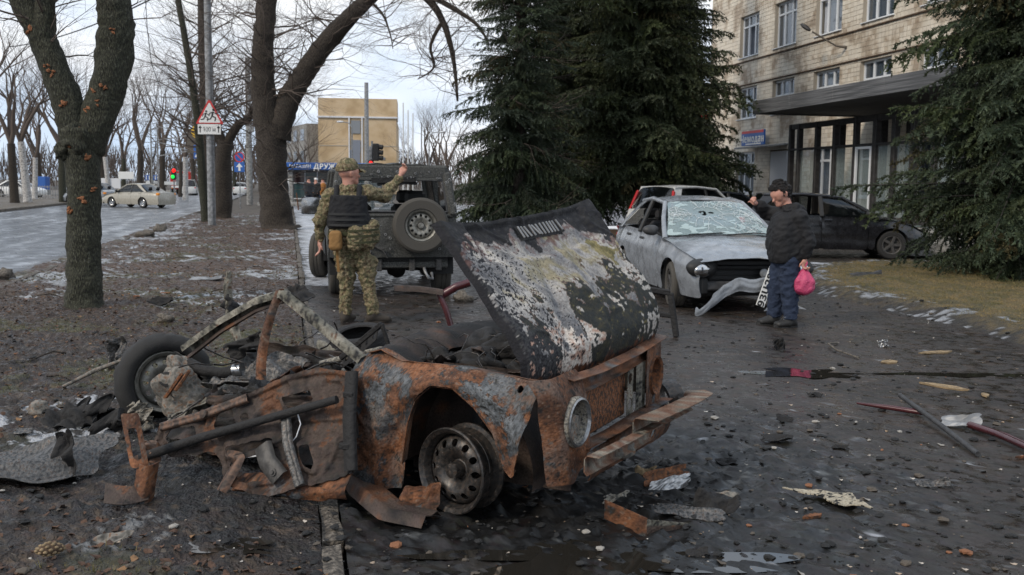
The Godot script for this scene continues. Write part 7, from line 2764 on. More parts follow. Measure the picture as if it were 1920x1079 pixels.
func jeep() -> void:
	# peppered, burnt off-roader seen from behind; x forward, z right
	var r := thing("burnt_jeep", "sooty dark grey off-roader pierced by shrapnel with spare wheel on its rear door", "off-roader", Vector3(-2.05, 0, -15.5), facing(Vector2(-0.218, -0.976)))
	var W := 0.87      # half width
	var xr := -2.0     # rear face
	var s: SurfaceTool
	var m: Material = M.suv_paint
	# rear lower panel and door
	s = st()
	sheet(s, 40, 24, func(u: float, v: float) -> Vector3:
		var e := 2.0 * u - 1.0
		return Vector3(xr - 0.03 * (1 - e * e) - 0.03 * sin(PI * v) + 0.02 * nz(Vector3(e * 2, v, 0), 2.0), lerpf(0.56, 1.14, v), e * (W - 0.03 * v)), 0.01)
	obj("tailgate", s, m, r).set_meta("label", "sooty tailgate with shrapnel scars")
	# window frame
	s = st()
	for sg in [1.0, -1.0]:
		bar(s, Vector3(xr, 1.12, (W - 0.06) * sg), Vector3(xr + 0.09, 1.72, (W - 0.15) * sg), 0.12, 0.14, 0.03, Vector3(1, 0, 0))
	bar(s, Vector3(xr + 0.08, 1.72, -W + 0.13), Vector3(xr + 0.08, 1.72, W - 0.13), 0.09, 0.19, 0.03)
	bar(s, Vector3(xr - 0.01, 1.13, -W + 0.06), Vector3(xr - 0.01, 1.13, W - 0.06), 0.07, 0.05, 0.015)
	sheet(s, 20, 4, func(u: float, v: float) -> Vector3:
		var e := 2.0 * u - 1.0
		return Vector3(xr + 0.035 + 0.02 * v, lerpf(1.61, 1.79 + 0.03 * (1 - e * e), v), e * (W - 0.14)), 0.02)
	obj("rear_window_frame", s, m, r)
	s = st()
	for q in [[Vector3(xr - 0.02, 1.18, -W + 0.14), Vector3(xr - 0.02, 1.18, W - 0.14)], [Vector3(xr + 0.05, 1.61, -W + 0.2), Vector3(xr + 0.05, 1.61, W - 0.2)], [Vector3(xr - 0.02, 1.18, -W + 0.14), Vector3(xr + 0.05, 1.61, -W + 0.2)], [Vector3(xr - 0.02, 1.18, W - 0.14), Vector3(xr + 0.05, 1.61, W - 0.2)]]:
		tube(s, q, [0.016, 0.016], 6)
	obj("window_seal", s, M.grey_plastic, r)
	# roof
	s = st()
	sheet(s, 30, 24, func(u: float, v: float) -> Vector3:
		var e := 2.0 * v - 1.0
		return Vector3(lerpf(xr + 0.05, 0.55, u), 1.77 + 0.06 * (1 - pow(absf(e), 3.0)) + 0.012 * sin(e * 16.0) * (1 - absf(e)) + 0.02 * sin(PI * u), e * (W - 0.13)), 0.012, null, null, true)
	obj("roof", s, m, r)
	# sides
	for sg in [1.0, -1.0]:
		var R := 0.37
		for zn in [[xr, -0.55, "rear_quarter"], [-0.54, 0.55, "front_door"], [0.56, 2.0, "front_wing"]]:
			s = st()
			var side := func(u: float, v: float) -> Vector3:
				var x := lerpf(zn[0], zn[1], u)
				var y := lerpf(0.5, 1.14 if x < 0.7 else 1.1, v)
				for wx in [-1.3, 1.25]:
					var d := Vector2(x - wx, y - R)
					if d.length() < R + 0.08:
						d = d.normalized() * (R + 0.08)
						x = wx + d.x
						y = R + d.y
				return Vector3(x, y, (W - 0.04 * pow(v, 3.0) + 0.02 * sin(PI * v)) * sg)
			sheet(s, 22, 12, side, 0.01, func(u: float, v: float) -> bool:
				var x := lerpf(zn[0], zn[1], u)
				var y := lerpf(0.5, 1.12, v)
				return Vector2(x + 1.3, y - R).length() > R + 0.075 and Vector2(x - 1.25, y - R).length() > R + 0.075, null, sg > 0)
			obj(zn[2], s, m, r)
		s = st()
		for q in [[xr + 0.06, 1.12, xr + 0.12], [-0.62, 1.12, -0.6], [0.62, 1.1, 0.5]]:
			bar(s, Vector3(q[0], 1.1, (W - 0.04) * sg), Vector3(q[2], 1.73, (W - 0.14) * sg), 0.1, 0.05, 0.015, Vector3(1, 0, 0))
		bar(s, Vector3(xr + 0.1, 1.73, (W - 0.13) * sg), Vector3(0.55, 1.74, (W - 0.13) * sg), 0.06, 0.06, 0.02)
		obj("side_frame", s, m, r)
		for wx in [-1.3, 1.25]:
			s = st()
			sheet(s, 20, 2, func(u: float, v: float) -> Vector3:
				var a := PI * lerpf(-0.05, 1.05, u)
				return Vector3(wx + cos(a) * (R + 0.075), R + sin(a) * (R + 0.075), (W - 0.01 - 0.35 * v) * sg), 0.0)
			obj("arch_liner", s, M.black_gap, r)
			wheel(r, Vector3(wx, R, (W - 0.13 if wx < 0 else W + 0.03) * sg), sg, R, 0.21, 0.22, M.dusty_rubber, M.dark_rim, 0.25 if wx > 0 else 0.0)
		# mirror on a stalk
		s = st()
		sheet(s, 10, 8, func(u: float, v: float) -> Vector3:
			var e := 2.0 * u - 1.0
			var f := 2.0 * v - 1.0
			return Vector3(0.5 - 0.05 * (1 - e * e) * (1 - f * f), 1.2 + 0.11 * f, (W + 0.19 + 0.13 * e) * sg), 0.03)
		var mr := obj("mirror", s, M.bright_metal, r)
		s = st()
		tube(s, [Vector3(0.49, 1.08, (W + 0.06) * sg), Vector3(0.49, 1.32, (W + 0.06) * sg), Vector3(0.49, 1.32, (W + 0.32) * sg), Vector3(0.49, 1.08, (W + 0.32) * sg), Vector3(0.49, 1.08, (W + 0.06) * sg)], [0.02], 6)
		tube(s, [Vector3(0.5, 1.1, (W - 0.05) * sg), Vector3(0.49, 1.15, (W + 0.06) * sg)], [0.015], 6)
		obj("mirror_frame", s, M.black_plastic, mr)
	s = st()
	sheet(s, 6, 8, func(u: float, v: float) -> Vector3: return Vector3(lerpf(xr + 0.14, 0.5, u), 1.70, (2.0 * v - 1.0) * (W - 0.2)), 0.01)
	obj("headlining", s, M.dark_cloth, r)
	for q in [[-1.75, -0.68], [-0.55, 0.42]]:
		s = st()
		sheet(s, 10, 8, func(u: float, v: float) -> Vector3: return Vector3(lerpf(q[0], q[1], u), lerpf(1.14, 1.7, v), lerpf(W - 0.05, W - 0.15, v)), 0.005, func(u: float, v: float) -> bool: return q[0] > -1.0 or v < 0.5 + 0.5 * N.get_noise_2d(u * 5.0, 3.0))
		obj("side_window", s, M.dark_glass, r)
	# bonnet, dash, inner floor
	s = st()
	box(s, at(Vector3(1.3, 1.07, 0)), Vector3(1.4, 0.08, 1.6), 0.03)
	obj("bonnet", s, m, r)
	s = st()
	box(s, at(Vector3(0.0, 0.52, 0)), Vector3(3.9, 0.08, 1.5), 0.01)
	box(s, at(Vector3(0.55, 1.0, 0)), Vector3(0.3, 0.24, 1.5), 0.05)
	obj("inner_floor", s, M.black_gap, r)
	for q in [[0.0, 0.38], [0.0, -0.38], [-1.0, 0.4]]:
		s = st()
		box(s, at(Vector3(q[0], 0.95, q[1]), 0, 0, 0.15), Vector3(0.14, 0.6, 0.46), 0.06)
		box(s, at(Vector3(q[0] - 0.08, 1.36, q[1]), 0, 0, 0.1), Vector3(0.1, 0.2, 0.3), 0.05)
		obj("seat", s, M.black_plastic, r)
	# broken glass: windscreen in front, remains in the rear opening
	s = st()
	sheet(s, 30, 20, func(u: float, v: float) -> Vector3: return Vector3(lerpf(0.72, 0.55, v), lerpf(1.12, 1.7, v), lerpf(-0.74, 0.74, u)), 0.006, func(u: float, v: float) -> bool: return N.get_noise_2d(u * 6.0, v * 5.0) < 0.25 and u < 0.7)
	obj("windscreen", s, M.crazed_glass, r)
	s = st()
	bar(s, Vector3(xr + 0.03, 1.6, -0.3), Vector3(xr + 0.03, 1.62, 0.3), 0.012, 0.07)
	crumple(s, Vector3(xr + 0.06, 1.6, 0.05), Vector3(0.02, 0.02, 0.55), Vector3(0.01, 0.14, 0.0), 0.03, 3.0, 14, 4.0, 0.4)
	obj("torn_lining", s, M.soot, r)
	# frame rail, tow hook, exhaust
	s = st()
	box(s, at(Vector3(xr + 0.12, 0.47, 0)), Vector3(0.14, 0.13, 1.5), 0.015)
	var fr := obj("rear_beam", s, M.suv_paint, r)
	for z in [-0.62, -0.2, 0.25, 0.62]:
		s = st()
		box(s, at(Vector3(xr + 0.04, 0.45, z)), Vector3(0.05, 0.16, 0.08), 0.01)
		obj("bracket", s, M.dark_rim, fr)
	s = st()
	tube(s, [Vector3(xr + 0.05, 0.4, 0.42), Vector3(xr - 0.06, 0.36, 0.42), Vector3(xr - 0.1, 0.28, 0.46), Vector3(xr - 0.05, 0.26, 0.52), Vector3(xr + 0.03, 0.34, 0.52)], [0.022, 0.02, 0.02], 8)
	obj("tow_hook", s, M.galvanised, r)
	s = st()
	tube(s, [Vector3(-1.3, 0.38, -0.6), Vector3(-1.3, 0.36, 0.6)], [0.05, 0.05], 10)
	lump(s, at(Vector3(-1.3, 0.37, 0.1)), Vector3(0.14, 0.15, 0.15), 0.2, 1.5, 2.0, 14)
	obj("rear_axle", s, M.soot, r)
	s = st()
	tube(s, [Vector3(-0.4, 0.3, -0.4), Vector3(-1.6, 0.34, -0.42), Vector3(-2.05, 0.33, -0.4)], [0.06, 0.06, 0.05], 10)
	obj("exhaust", s, M.rust, r)
	# spare wheel on the door
	var t := axle_frame(Vector3(xr - 0.16, 1.0, 0.34), Vector3(-1, 0.03, -0.02))
	s = st()
	tyre_shape(s, t, 0.375, 0.215, 0.22, 48)
	var sp := obj("spare_tyre", s, M.dusty_rubber, r)
	sp.set_meta("label", "dusty spare wheel on the rear door")
	rim(sp, "rim", t, 0.215, 0.2, M.rim_steel, M.rim_steel, 0.02)
	s = st()
	tube(s, [t * Vector3(0, -0.16, 0), t * Vector3(0, 0.04, 0)], [0.05, 0.05], 12)
	obj("carrier", s, M.black_plastic, sp)
	# torn latch hanging on the door
	s = st()
	tube(s, [Vector3(xr - 0.07, 0.72, -0.28), Vector3(xr - 0.12, 0.66, -0.16), Vector3(xr - 0.1, 0.56, -0.1)], [0.012, 0.01], 6)
	bar(s, Vector3(xr - 0.06, 0.75, -0.4), Vector3(xr - 0.09, 0.68, -0.14), 0.03, 0.02, 0.005)
	obj("torn_latch", s, M.dark_rim, r)
	# shrapnel holes with bright chipped rims
	var g := RandomNumberGenerator.new()
	g.seed = 12
	s = st()
	var hole := st()
	for k in 170:
		var p: Vector3
		var out := Vector3(-1, 0, 0)
		var z := g.randf_range(-W + 0.05, W - 0.05)
		if k < 90:
			p = Vector3(xr - 0.055, g.randf_range(0.6, 1.13), z)
			p.x -= -0.03 * pow(z / W, 2.0)
		elif k < 130:
			p = Vector3(xr + 0.025, g.randf_range(1.63, 1.74), z * 0.85)
		else:
			var sg := -1.0 if g.randf() < 0.5 else 1.0
			var f := g.randf()
			p = Vector3(lerpf(xr - 0.06, xr + 0.02, f), lerpf(1.15, 1.7, f), (lerpf(W - 0.06, W - 0.15, f) + g.randf_range(-0.05, 0.05)) * sg)
		var rr := 0.004 + 0.011 * pow(g.randf(), 2.5)
		var ft := axle_frame(p, out + Vector3(0, g.randf_range(-0.1, 0.1), 0))
		lathe(s, ft, [Vector2(rr * 1.5, 0.0), Vector2(rr * 1.1, 0.007), Vector2(rr * 0.75, 0.003)], 7)
		lathe(hole, ft, [Vector2(rr * 0.78, 0.004), Vector2(0, 0.004)], 7)
	var ho := obj("shrapnel_scars", s, M.galvanised, r)
	ho.set_meta("kind", "stuff")
	obj("shrapnel_holes", hole, M.black_gap, r).set_meta("kind", "stuff")

# ---------------------------------------------------------------- people
func flesh(s: SurfaceTool, bones: Array, cell: float, k: float, cuts := [], fold := 0.0, ff := 9.0, sd := 0.0) -> void:
	# smooth union of tapered capsules [a, b, radius a, radius b], meshed as surface nets; cuts are planes [normal, distance]
	var lo := Vector3(1e9, 1e9, 1e9)
	var hi := -lo
	for b in bones:
		var r := maxf(b[2], b[3]) + k + cell * 2.0
		lo = lo.min(b[0] - Vector3(r, r, r)).min(b[1] - Vector3(r, r, r))
		hi = hi.max(b[0] + Vector3(r, r, r)).max(b[1] + Vector3(r, r, r))
	var nx := int((hi.x - lo.x) / cell) + 2
	var ny := int((hi.y - lo.y) / cell) + 2
	var nzc := int((hi.z - lo.z) / cell) + 2
	var F := PackedFloat32Array()
	F.resize(nx * ny * nzc)
	F.fill(1.0)
	for b in bones:
		var A: Vector3 = b[0]
		var B: Vector3 = b[1]
		var ra: float = b[2]
		var rb: float = b[3]
		var m := maxf(ra, rb) + k + cell * 1.5
		var p0 := ((A.min(B) - Vector3(m, m, m) - lo) / cell).floor()
		var p1 := ((A.max(B) + Vector3(m, m, m) - lo) / cell).ceil()
		var ab := B - A
		var l2 := maxf(ab.length_squared(), 1e-9)
		for z in range(maxi(0, int(p0.z)), mini(nzc, int(p1.z) + 1)):
			for y in range(maxi(0, int(p0.y)), mini(ny, int(p1.y) + 1)):
				var row := (z * ny + y) * nx
				for x in range(maxi(0, int(p0.x)), mini(nx, int(p1.x) + 1)):
					var p := lo + Vector3(x, y, z) * cell
					var t := clampf((p - A).dot(ab) / l2, 0.0, 1.0)
					var d := p.distance_to(A + ab * t) - lerpf(ra, rb, t)
					var e := F[row + x]
					var h := maxf(k - absf(d - e), 0.0) / k
					F[row + x] = minf(d, e) - h * h * k * 0.25
	if cuts.size():
		for z in nzc:
			for y in ny:
				for x in nx:
					var i := (z * ny + y) * nx + x
					if F[i] < 0.1:
						var p := lo + Vector3(x, y, z) * cell
						for c in cuts:
							F[i] = maxf(F[i], c[0].dot(p) - c[1])
	var id := {}
	var vs := PackedVector3Array()
	var off := [0, 1, nx, nx + 1, nx * ny, nx * ny + 1, nx * ny + nx, nx * ny + nx + 1]
	var crn := [Vector3(0, 0, 0), Vector3(1, 0, 0), Vector3(0, 1, 0), Vector3(1, 1, 0), Vector3(0, 0, 1), Vector3(1, 0, 1), Vector3(0, 1, 1), Vector3(1, 1, 1)]
	var edges := [[0, 1], [2, 3], [4, 5], [6, 7], [0, 2], [1, 3], [4, 6], [5, 7], [0, 4], [1, 5], [2, 6], [3, 7]]
	for z in nzc - 1:
		for y in ny - 1:
			for x in nx - 1:
				var i := (z * ny + y) * nx + x
				if F[i] > cell * 2.5 or F[i] < -cell * 2.5: continue
				var c := 0
				for q in 8:
					if F[i + off[q]] < 0.0: c += 1
				if c == 0 or c == 8: continue
				var sum := Vector3.ZERO
				var n := 0
				for e in edges:
					var a := F[i + off[e[0]]]
					var b := F[i + off[e[1]]]
					if (a < 0.0) != (b < 0.0):
						sum += crn[e[0]].lerp(crn[e[1]], a / (a - b))
						n += 1
				id[i] = vs.size()
				vs.append(lo + (Vector3(x, y, z) + sum / n) * cell)
	if fold > 0.0:
		for j in vs.size():
			var p := vs[j]
			var q := Vector3(p.x, p.y * 1.6, p.z)
			vs[j] = p + Vector3(N.get_noise_3dv(q * ff + Vector3(sd, 0, 0)), N.get_noise_3dv(q * ff + Vector3(0, sd + 9, 0)) * 0.5, N.get_noise_3dv(q * ff + Vector3(0, 0, sd + 5))) * fold
	s.set_smooth_group(0)
	var dirs := [[1, nx, nx * ny], [nx, nx * ny, 1], [nx * ny, 1, nx]]
	for i in id:
		for d in dirs:
			var j: int = i + d[0]
			if j >= F.size(): continue
			if (F[i] < 0.0) == (F[j] < 0.0): continue
			var a: int = i - d[1]
			var b: int = i - d[1] - d[2]
			var c: int = i - d[2]
			if not (id.has(a) and id.has(b) and id.has(c)): continue
			if F[i] < 0.0:
				quad(s, vs[id[i]], vs[id[a]], vs[id[b]], vs[id[c]])
			else:
				quad(s, vs[id[i]], vs[id[c]], vs[id[b]], vs[id[a]])
	s.set_smooth_group(-1)

func head_bones(c: Vector3, f: Vector3, neck: Vector3) -> Array:
	var u := Vector3.UP
	var sd := f.cross(u).normalized()
	u = sd.cross(f).normalized()
	var P := func(a: float, b: float, w: float) -> Vector3: return c + f * a + u * b + sd * w
	return [[P.call(0.0, 0.04, 0.0), P.call(-0.03, 0.03, 0.0), 0.088, 0.088], [P.call(0.035, 0.02, 0.02), P.call(0.035, 0.02, -0.02), 0.07, 0.07],
		[P.call(0.02, -0.05, 0.025), P.call(0.062, -0.085, 0.012), 0.048, 0.032], [P.call(0.02, -0.05, -0.025), P.call(0.062, -0.085, -0.012), 0.048, 0.032],
		[P.call(0.09, 0.0, 0.0), P.call(0.118, -0.032, 0.0), 0.011, 0.015], [P.call(0.082, 0.022, 0.028), P.call(0.082, 0.022, -0.028), 0.018, 0.018],
		[P.call(0.085, -0.058, 0.014), P.call(0.085, -0.058, -0.014), 0.016, 0.016], [P.call(0.075, -0.098, 0.008), P.call(0.075, -0.098, -0.008), 0.022, 0.022],
		[P.call(0.06, -0.02, 0.04), P.call(0.06, -0.02, -0.04), 0.03, 0.03],
		[P.call(-0.012, 0.012, 0.086), P.call(-0.008, -0.02, 0.084), 0.019, 0.013], [P.call(-0.012, 0.012, -0.086), P.call(-0.008, -0.02, -0.084), 0.019, 0.013],
		[P.call(-0.025, -0.06, 0.0), neck, 0.056, 0.062]]

func hand_bones(w: Vector3, d: Vector3, n: Vector3, side: float, curl: float) -> Array:
	# wrist w, finger direction d, back-of-hand normal n; thumb on the side given
	var x := d.cross(n).normalized() * side
	var out := [[w, w + d * 0.03, 0.026, 0.028]]
	for k in 4:
		var b := w + d * 0.075 + x * (0.024 - 0.016 * k)
		out.append([w + d * 0.02 + x * (0.012 - 0.008 * k), b, 0.02, 0.015])
		var ln: float = [0.036, 0.042, 0.039, 0.03][k]
		var d1 := d.rotated(x, curl * 0.7 * side).normalized()
		var p1 := b + d1 * ln
		var d2 := d.rotated(x, curl * 1.5 * side).normalized()
		var p2 := p1 + d2 * ln * 0.75
		var d3 := d.rotated(x, curl * 2.1 * side).normalized()
		out.append([b, p1, 0.0095, 0.009])
		out.append([p1, p2, 0.009, 0.0085])
		out.append([p2, p2 + d3 * ln * 0.55, 0.0085, 0.007])
	var t0 := w + d * 0.03 + x * 0.028
	var t1 := t0 + (d * 0.7 + x * 0.6 - n * 0.3).normalized() * 0.036
	out.append([w + d * 0.015 + x * 0.012, t0, 0.02, 0.014])
	out.append([t0, t1, 0.012, 0.0105])
	out.append([t1, t1 + (d - n * 0.4).normalized() * 0.028, 0.0105, 0.008])
	return out

func boot(s: SurfaceTool, ankle: Vector3, f: Vector3, ln := 0.17) -> void:
	var g := Vector3(ankle.x, 0.0, ankle.z)
	var sd := f.cross(Vector3.UP) * 0.022
	flesh(s, [[ankle, g + Vector3(0, 0.08, 0) - f * 0.01, 0.058, 0.056], [g - f * 0.04 + Vector3(0, 0.045, 0), g + f * ln + sd + Vector3(0, 0.036, 0), 0.046, 0.036], [g + f * 0.04 - sd + Vector3(0, 0.05, 0), g + f * (ln - 0.01) - sd + Vector3(0, 0.036, 0), 0.046, 0.034], [g + f * 0.0 + Vector3(0, 0.09, 0), g + f * 0.1 + Vector3(0, 0.055, 0), 0.05, 0.035]], 0.013, 0.03, [[Vector3.DOWN, -0.008]])
	var o := PackedVector2Array()
	for k in 20:
		var a := TAU * k / 20.0
		o.append(Vector2(cos(a) * (ln * 0.5 + 0.075) + ln * 0.36, sin(a) * (0.046 + 0.008 * cos(a))))
	plate(s, o, Transform3D(Basis(f, f.cross(Vector3.UP), Vector3.UP), g + Vector3(0, 0.03, 0)), 0.03)

func stage_people() -> void:
	soldier()
	man_with_bag()
	bystanders()

func soldier() -> void:
	var r := thing("person", "person in camouflage uniform and black vest reaching up to the burnt jeep", "person", Vector3(-1.73, 0.0, -11.13))
	var V := func(x: float, y: float, z := 0.0) -> Vector3: return Vector3(x, y, z)
	var hip := V.call(-0.1, 0.95)
	var chest := V.call(-0.1, 1.32)
	var neck: Vector3 = V.call(-0.1, 1.5, 0.01)
	var shl: Vector3 = V.call(-0.31, 1.42)
	var shr: Vector3 = V.call(0.1, 1.46, -0.03)
	var ell: Vector3 = V.call(-0.42, 1.14, 0.02)
	var hal: Vector3 = V.call(-0.43, 0.9, -0.02)
	var elr: Vector3 = V.call(0.27, 1.425, -0.22)
	var har: Vector3 = V.call(0.445, 1.665, -0.32)
	var kl: Vector3 = V.call(-0.13, 0.52, -0.03)
	var kr: Vector3 = V.call(0.09, 0.53, -0.04)
	var al: Vector3 = V.call(-0.15, 0.1)
	var ar: Vector3 = V.call(0.16, 0.1, -0.02)
	var hc: Vector3 = V.call(-0.095, 1.665, 0.0)
	var f := Vector3(0.84, 0.05, -0.52).normalized()
	var s := st(false)
	flesh(s, [[hip + Vector3(-0.06, 0, 0), chest + Vector3(-0.06, 0, 0), 0.11, 0.12], [hip + Vector3(0.06, 0, 0), chest + Vector3(0.06, 0, 0), 0.11, 0.12], [shl, shr, 0.07, 0.07], [chest, neck, 0.1, 0.055], [shl, ell, 0.055, 0.045], [ell, hal, 0.044, 0.03], [shr, elr, 0.055, 0.045], [elr, har, 0.044, 0.03], [V.call(-0.19, 0.9), kl, 0.085, 0.06], [V.call(-0.01, 0.9), kr, 0.085, 0.06], [kl, al, 0.056, 0.042], [kr, ar, 0.056, 0.042]], 0.022, 0.06)
	flesh(s, head_bones(hc, f, neck), 0.0085, 0.022)
	flesh(s, hand_bones(hal, Vector3(0.03, -1, 0.02).normalized(), Vector3(-1, 0, 0.3).normalized(), -1.0, 0.5), 0.0055, 0.007)
	flesh(s, hand_bones(har, Vector3(0.5, 0.85, -0.2).normalized(), Vector3(-0.3, 0.1, 0.9).normalized(), -1.0, 0.9), 0.0055, 0.007)
	obj("body", s, M.skin, r)
	s = st(false)
	flesh(s, [[hip + Vector3(-0.075, -0.02, 0), chest + Vector3(-0.07, 0, 0), 0.122, 0.128], [hip + Vector3(0.075, -0.02, 0), chest + Vector3(0.06, 0.02, 0), 0.122, 0.128], [shl, shr, 0.08, 0.082], [chest, neck + Vector3(0, -0.01, 0), 0.13, 0.085], [shl, ell, 0.078, 0.068], [ell, hal + Vector3(0, 0.045, 0), 0.066, 0.05], [shr, elr, 0.084, 0.072], [elr, har + Vector3(-0.02, -0.04, 0.01), 0.075, 0.05]], 0.018, 0.05, [], 0.03, 9.0, 3.0)
	flesh(s, [[neck + Vector3(-0.06, -0.0, 0.03), neck + Vector3(0.05, 0.0, 0.03), 0.05, 0.05], [neck + Vector3(-0.05, 0.02, -0.02), neck + Vector3(0.06, 0.01, -0.03), 0.045, 0.045]], 0.016, 0.03, [], 0.015, 14.0)
	obj("jacket", s, M.camo, r)
	s = st(false)
	flesh(s, [[V.call(-0.19, 0.98), V.call(-0.0, 0.98), 0.14, 0.14], [V.call(-0.18, 0.9), kl, 0.115, 0.086], [V.call(-0.01, 0.9), kr, 0.115, 0.086], [kl, al + Vector3(0, 0.02, 0), 0.082, 0.066], [kr, ar + Vector3(0, 0.02, 0), 0.082, 0.066], [kl + Vector3(-0.06, 0.14, 0), kl + Vector3(-0.05, 0.04, 0), 0.06, 0.055], [kr + Vector3(0.06, 0.16, 0), kr + Vector3(0.05, 0.04, 0), 0.06, 0.055]], 0.018, 0.04, [[Vector3.DOWN, -0.07]], 0.034, 10.0, 8.0)
	obj("trousers", s, M.camo, r)
	s = st(false)
	boot(s, al, Vector3(0.25, 0, -0.97).normalized())
	obj("boot", s, M.boot_brown, r)
	s = st(false)
	boot(s, ar, Vector3(0.9, 0, -0.3).normalized())
	obj("boot", s, M.boot_brown, r)
	# vest with back panel, shoulder straps, cummerbund
	s = st(false)
	flesh(s, [[V.call(-0.2, 1.16, 0.05), V.call(-0.19, 1.4, 0.04), 0.12, 0.115], [V.call(0.0, 1.16, 0.05), V.call(0.0, 1.4, 0.04), 0.12, 0.115], [V.call(-0.1, 1.16, 0.08), V.call(-0.1, 1.4, 0.07), 0.12, 0.115], [V.call(-0.19, 1.13, 0.01), V.call(0.0, 1.13, 0.01), 0.155, 0.155]], 0.016, 0.03, [[Vector3.UP, 1.43], [Vector3.DOWN, -1.06]], 0.01, 20.0)
	var vest := obj("vest", s, M.black_nylon, r)
	for y in [1.09, 1.15, 1.21]:
		s = st()
		sheet(s, 20, 2, func(u: float, v: float) -> Vector3:
			var a := lerpf(-1.15, 1.15, u)
			return Vector3(-0.1 + 0.235 * sin(a), y + 0.026 * v, 0.05 + 0.155 * cos(a)), 0.004)
		obj("webbing_strap", s, M.black_plastic, vest)
	for x in [-0.22, 0.03]:
		s = st(false)
		tube(s, [V.call(x, 1.38, 0.13), V.call(x + 0.0, 1.52, 0.06), V.call(x, 1.5, -0.06)], [0.03, 0.032, 0.03], 8)
		obj("shoulder_strap", s, M.black_nylon, vest)
	# cap with its peak
	s = st(false)
	var up := Vector3(0.05, 1, 0).normalized()
	flesh(s, [[hc + Vector3(-0.012, 0.055, 0.005) + f * 0.01, hc + Vector3(-0.012, 0.06, 0.005) - f * 0.035, 0.106, 0.104], [hc + Vector3(0, 0.1, 0) + f * 0.02, hc + Vector3(0, 0.11, 0) - f * 0.03, 0.075, 0.07]], 0.011, 0.03, [[Vector3(0.1, -1, -0.05).normalized(), -(hc.y + 0.035)]], 0.006, 20.0)
	sheet(s, 12, 6, func(u: float, v: float) -> Vector3:
		var a := lerpf(-1.0, 1.0, u)
		var sd := f.cross(Vector3.UP)
		return hc + f * (0.07 + (0.045 + 0.085 * v) * cos(a * 0.9)) + sd * (0.092 * sin(a * 1.25)) + Vector3(0, 0.055 - 0.03 * v * v - 0.02 * a * a, 0), 0.006)
	obj("cap", s, M.camo, r)
	# belt, coyote pouch and field pack
	s = st()
	sheet(s, 24, 2, func(u: float, v: float) -> Vector3:
		var a := TAU * u
		return Vector3(-0.1 + 0.235 * sin(a), 0.985 + 0.045 * v, 0.165 * cos(a)), 0.006)
	obj("belt", s, M.olive_web, r)
	s = st(false)
	flesh(s, [[V.call(-0.24, 1.0, 0.2), V.call(-0.24, 0.87, 0.2), 0.045, 0.05], [V.call(-0.19, 1.0, 0.2), V.call(-0.19, 0.87, 0.2), 0.045, 0.05]], 0.012, 0.03, [], 0.006, 20.0)
	obj("pouch", s, M.coyote, r)
	s = st()
	bar(s, V.call(-0.21, 0.84, 0.16), V.call(-0.2, 0.58, 0.11), 0.03, 0.008)
	obj("drop_strap", s, M.coyote, r)
	s = st(false)
	flesh(s, [[V.call(0.0, 1.02, 0.17), V.call(0.0, 0.9, 0.18), 0.085, 0.09], [V.call(0.11, 1.03, 0.11), V.call(0.12, 0.9, 0.12), 0.08, 0.085], [V.call(0.17, 1.1, 0.03), V.call(0.18, 0.95, 0.04), 0.07, 0.07]], 0.014, 0.03, [], 0.025, 16.0, 4.0)
	var pk := obj("field_pouch", s, M.camo, r)
	for y in [0.9, 0.97, 1.03]:
		s = st()
		sheet(s, 14, 1, func(u: float, v: float) -> Vector3:
			var a := lerpf(-0.7, 1.5, u)
			return Vector3(0.05 + 0.2 * sin(a), y + 0.022 * v + 0.02 * u, 0.08 + 0.195 * cos(a)), 0.004)
		obj("strap", s, M.olive_web, pk)

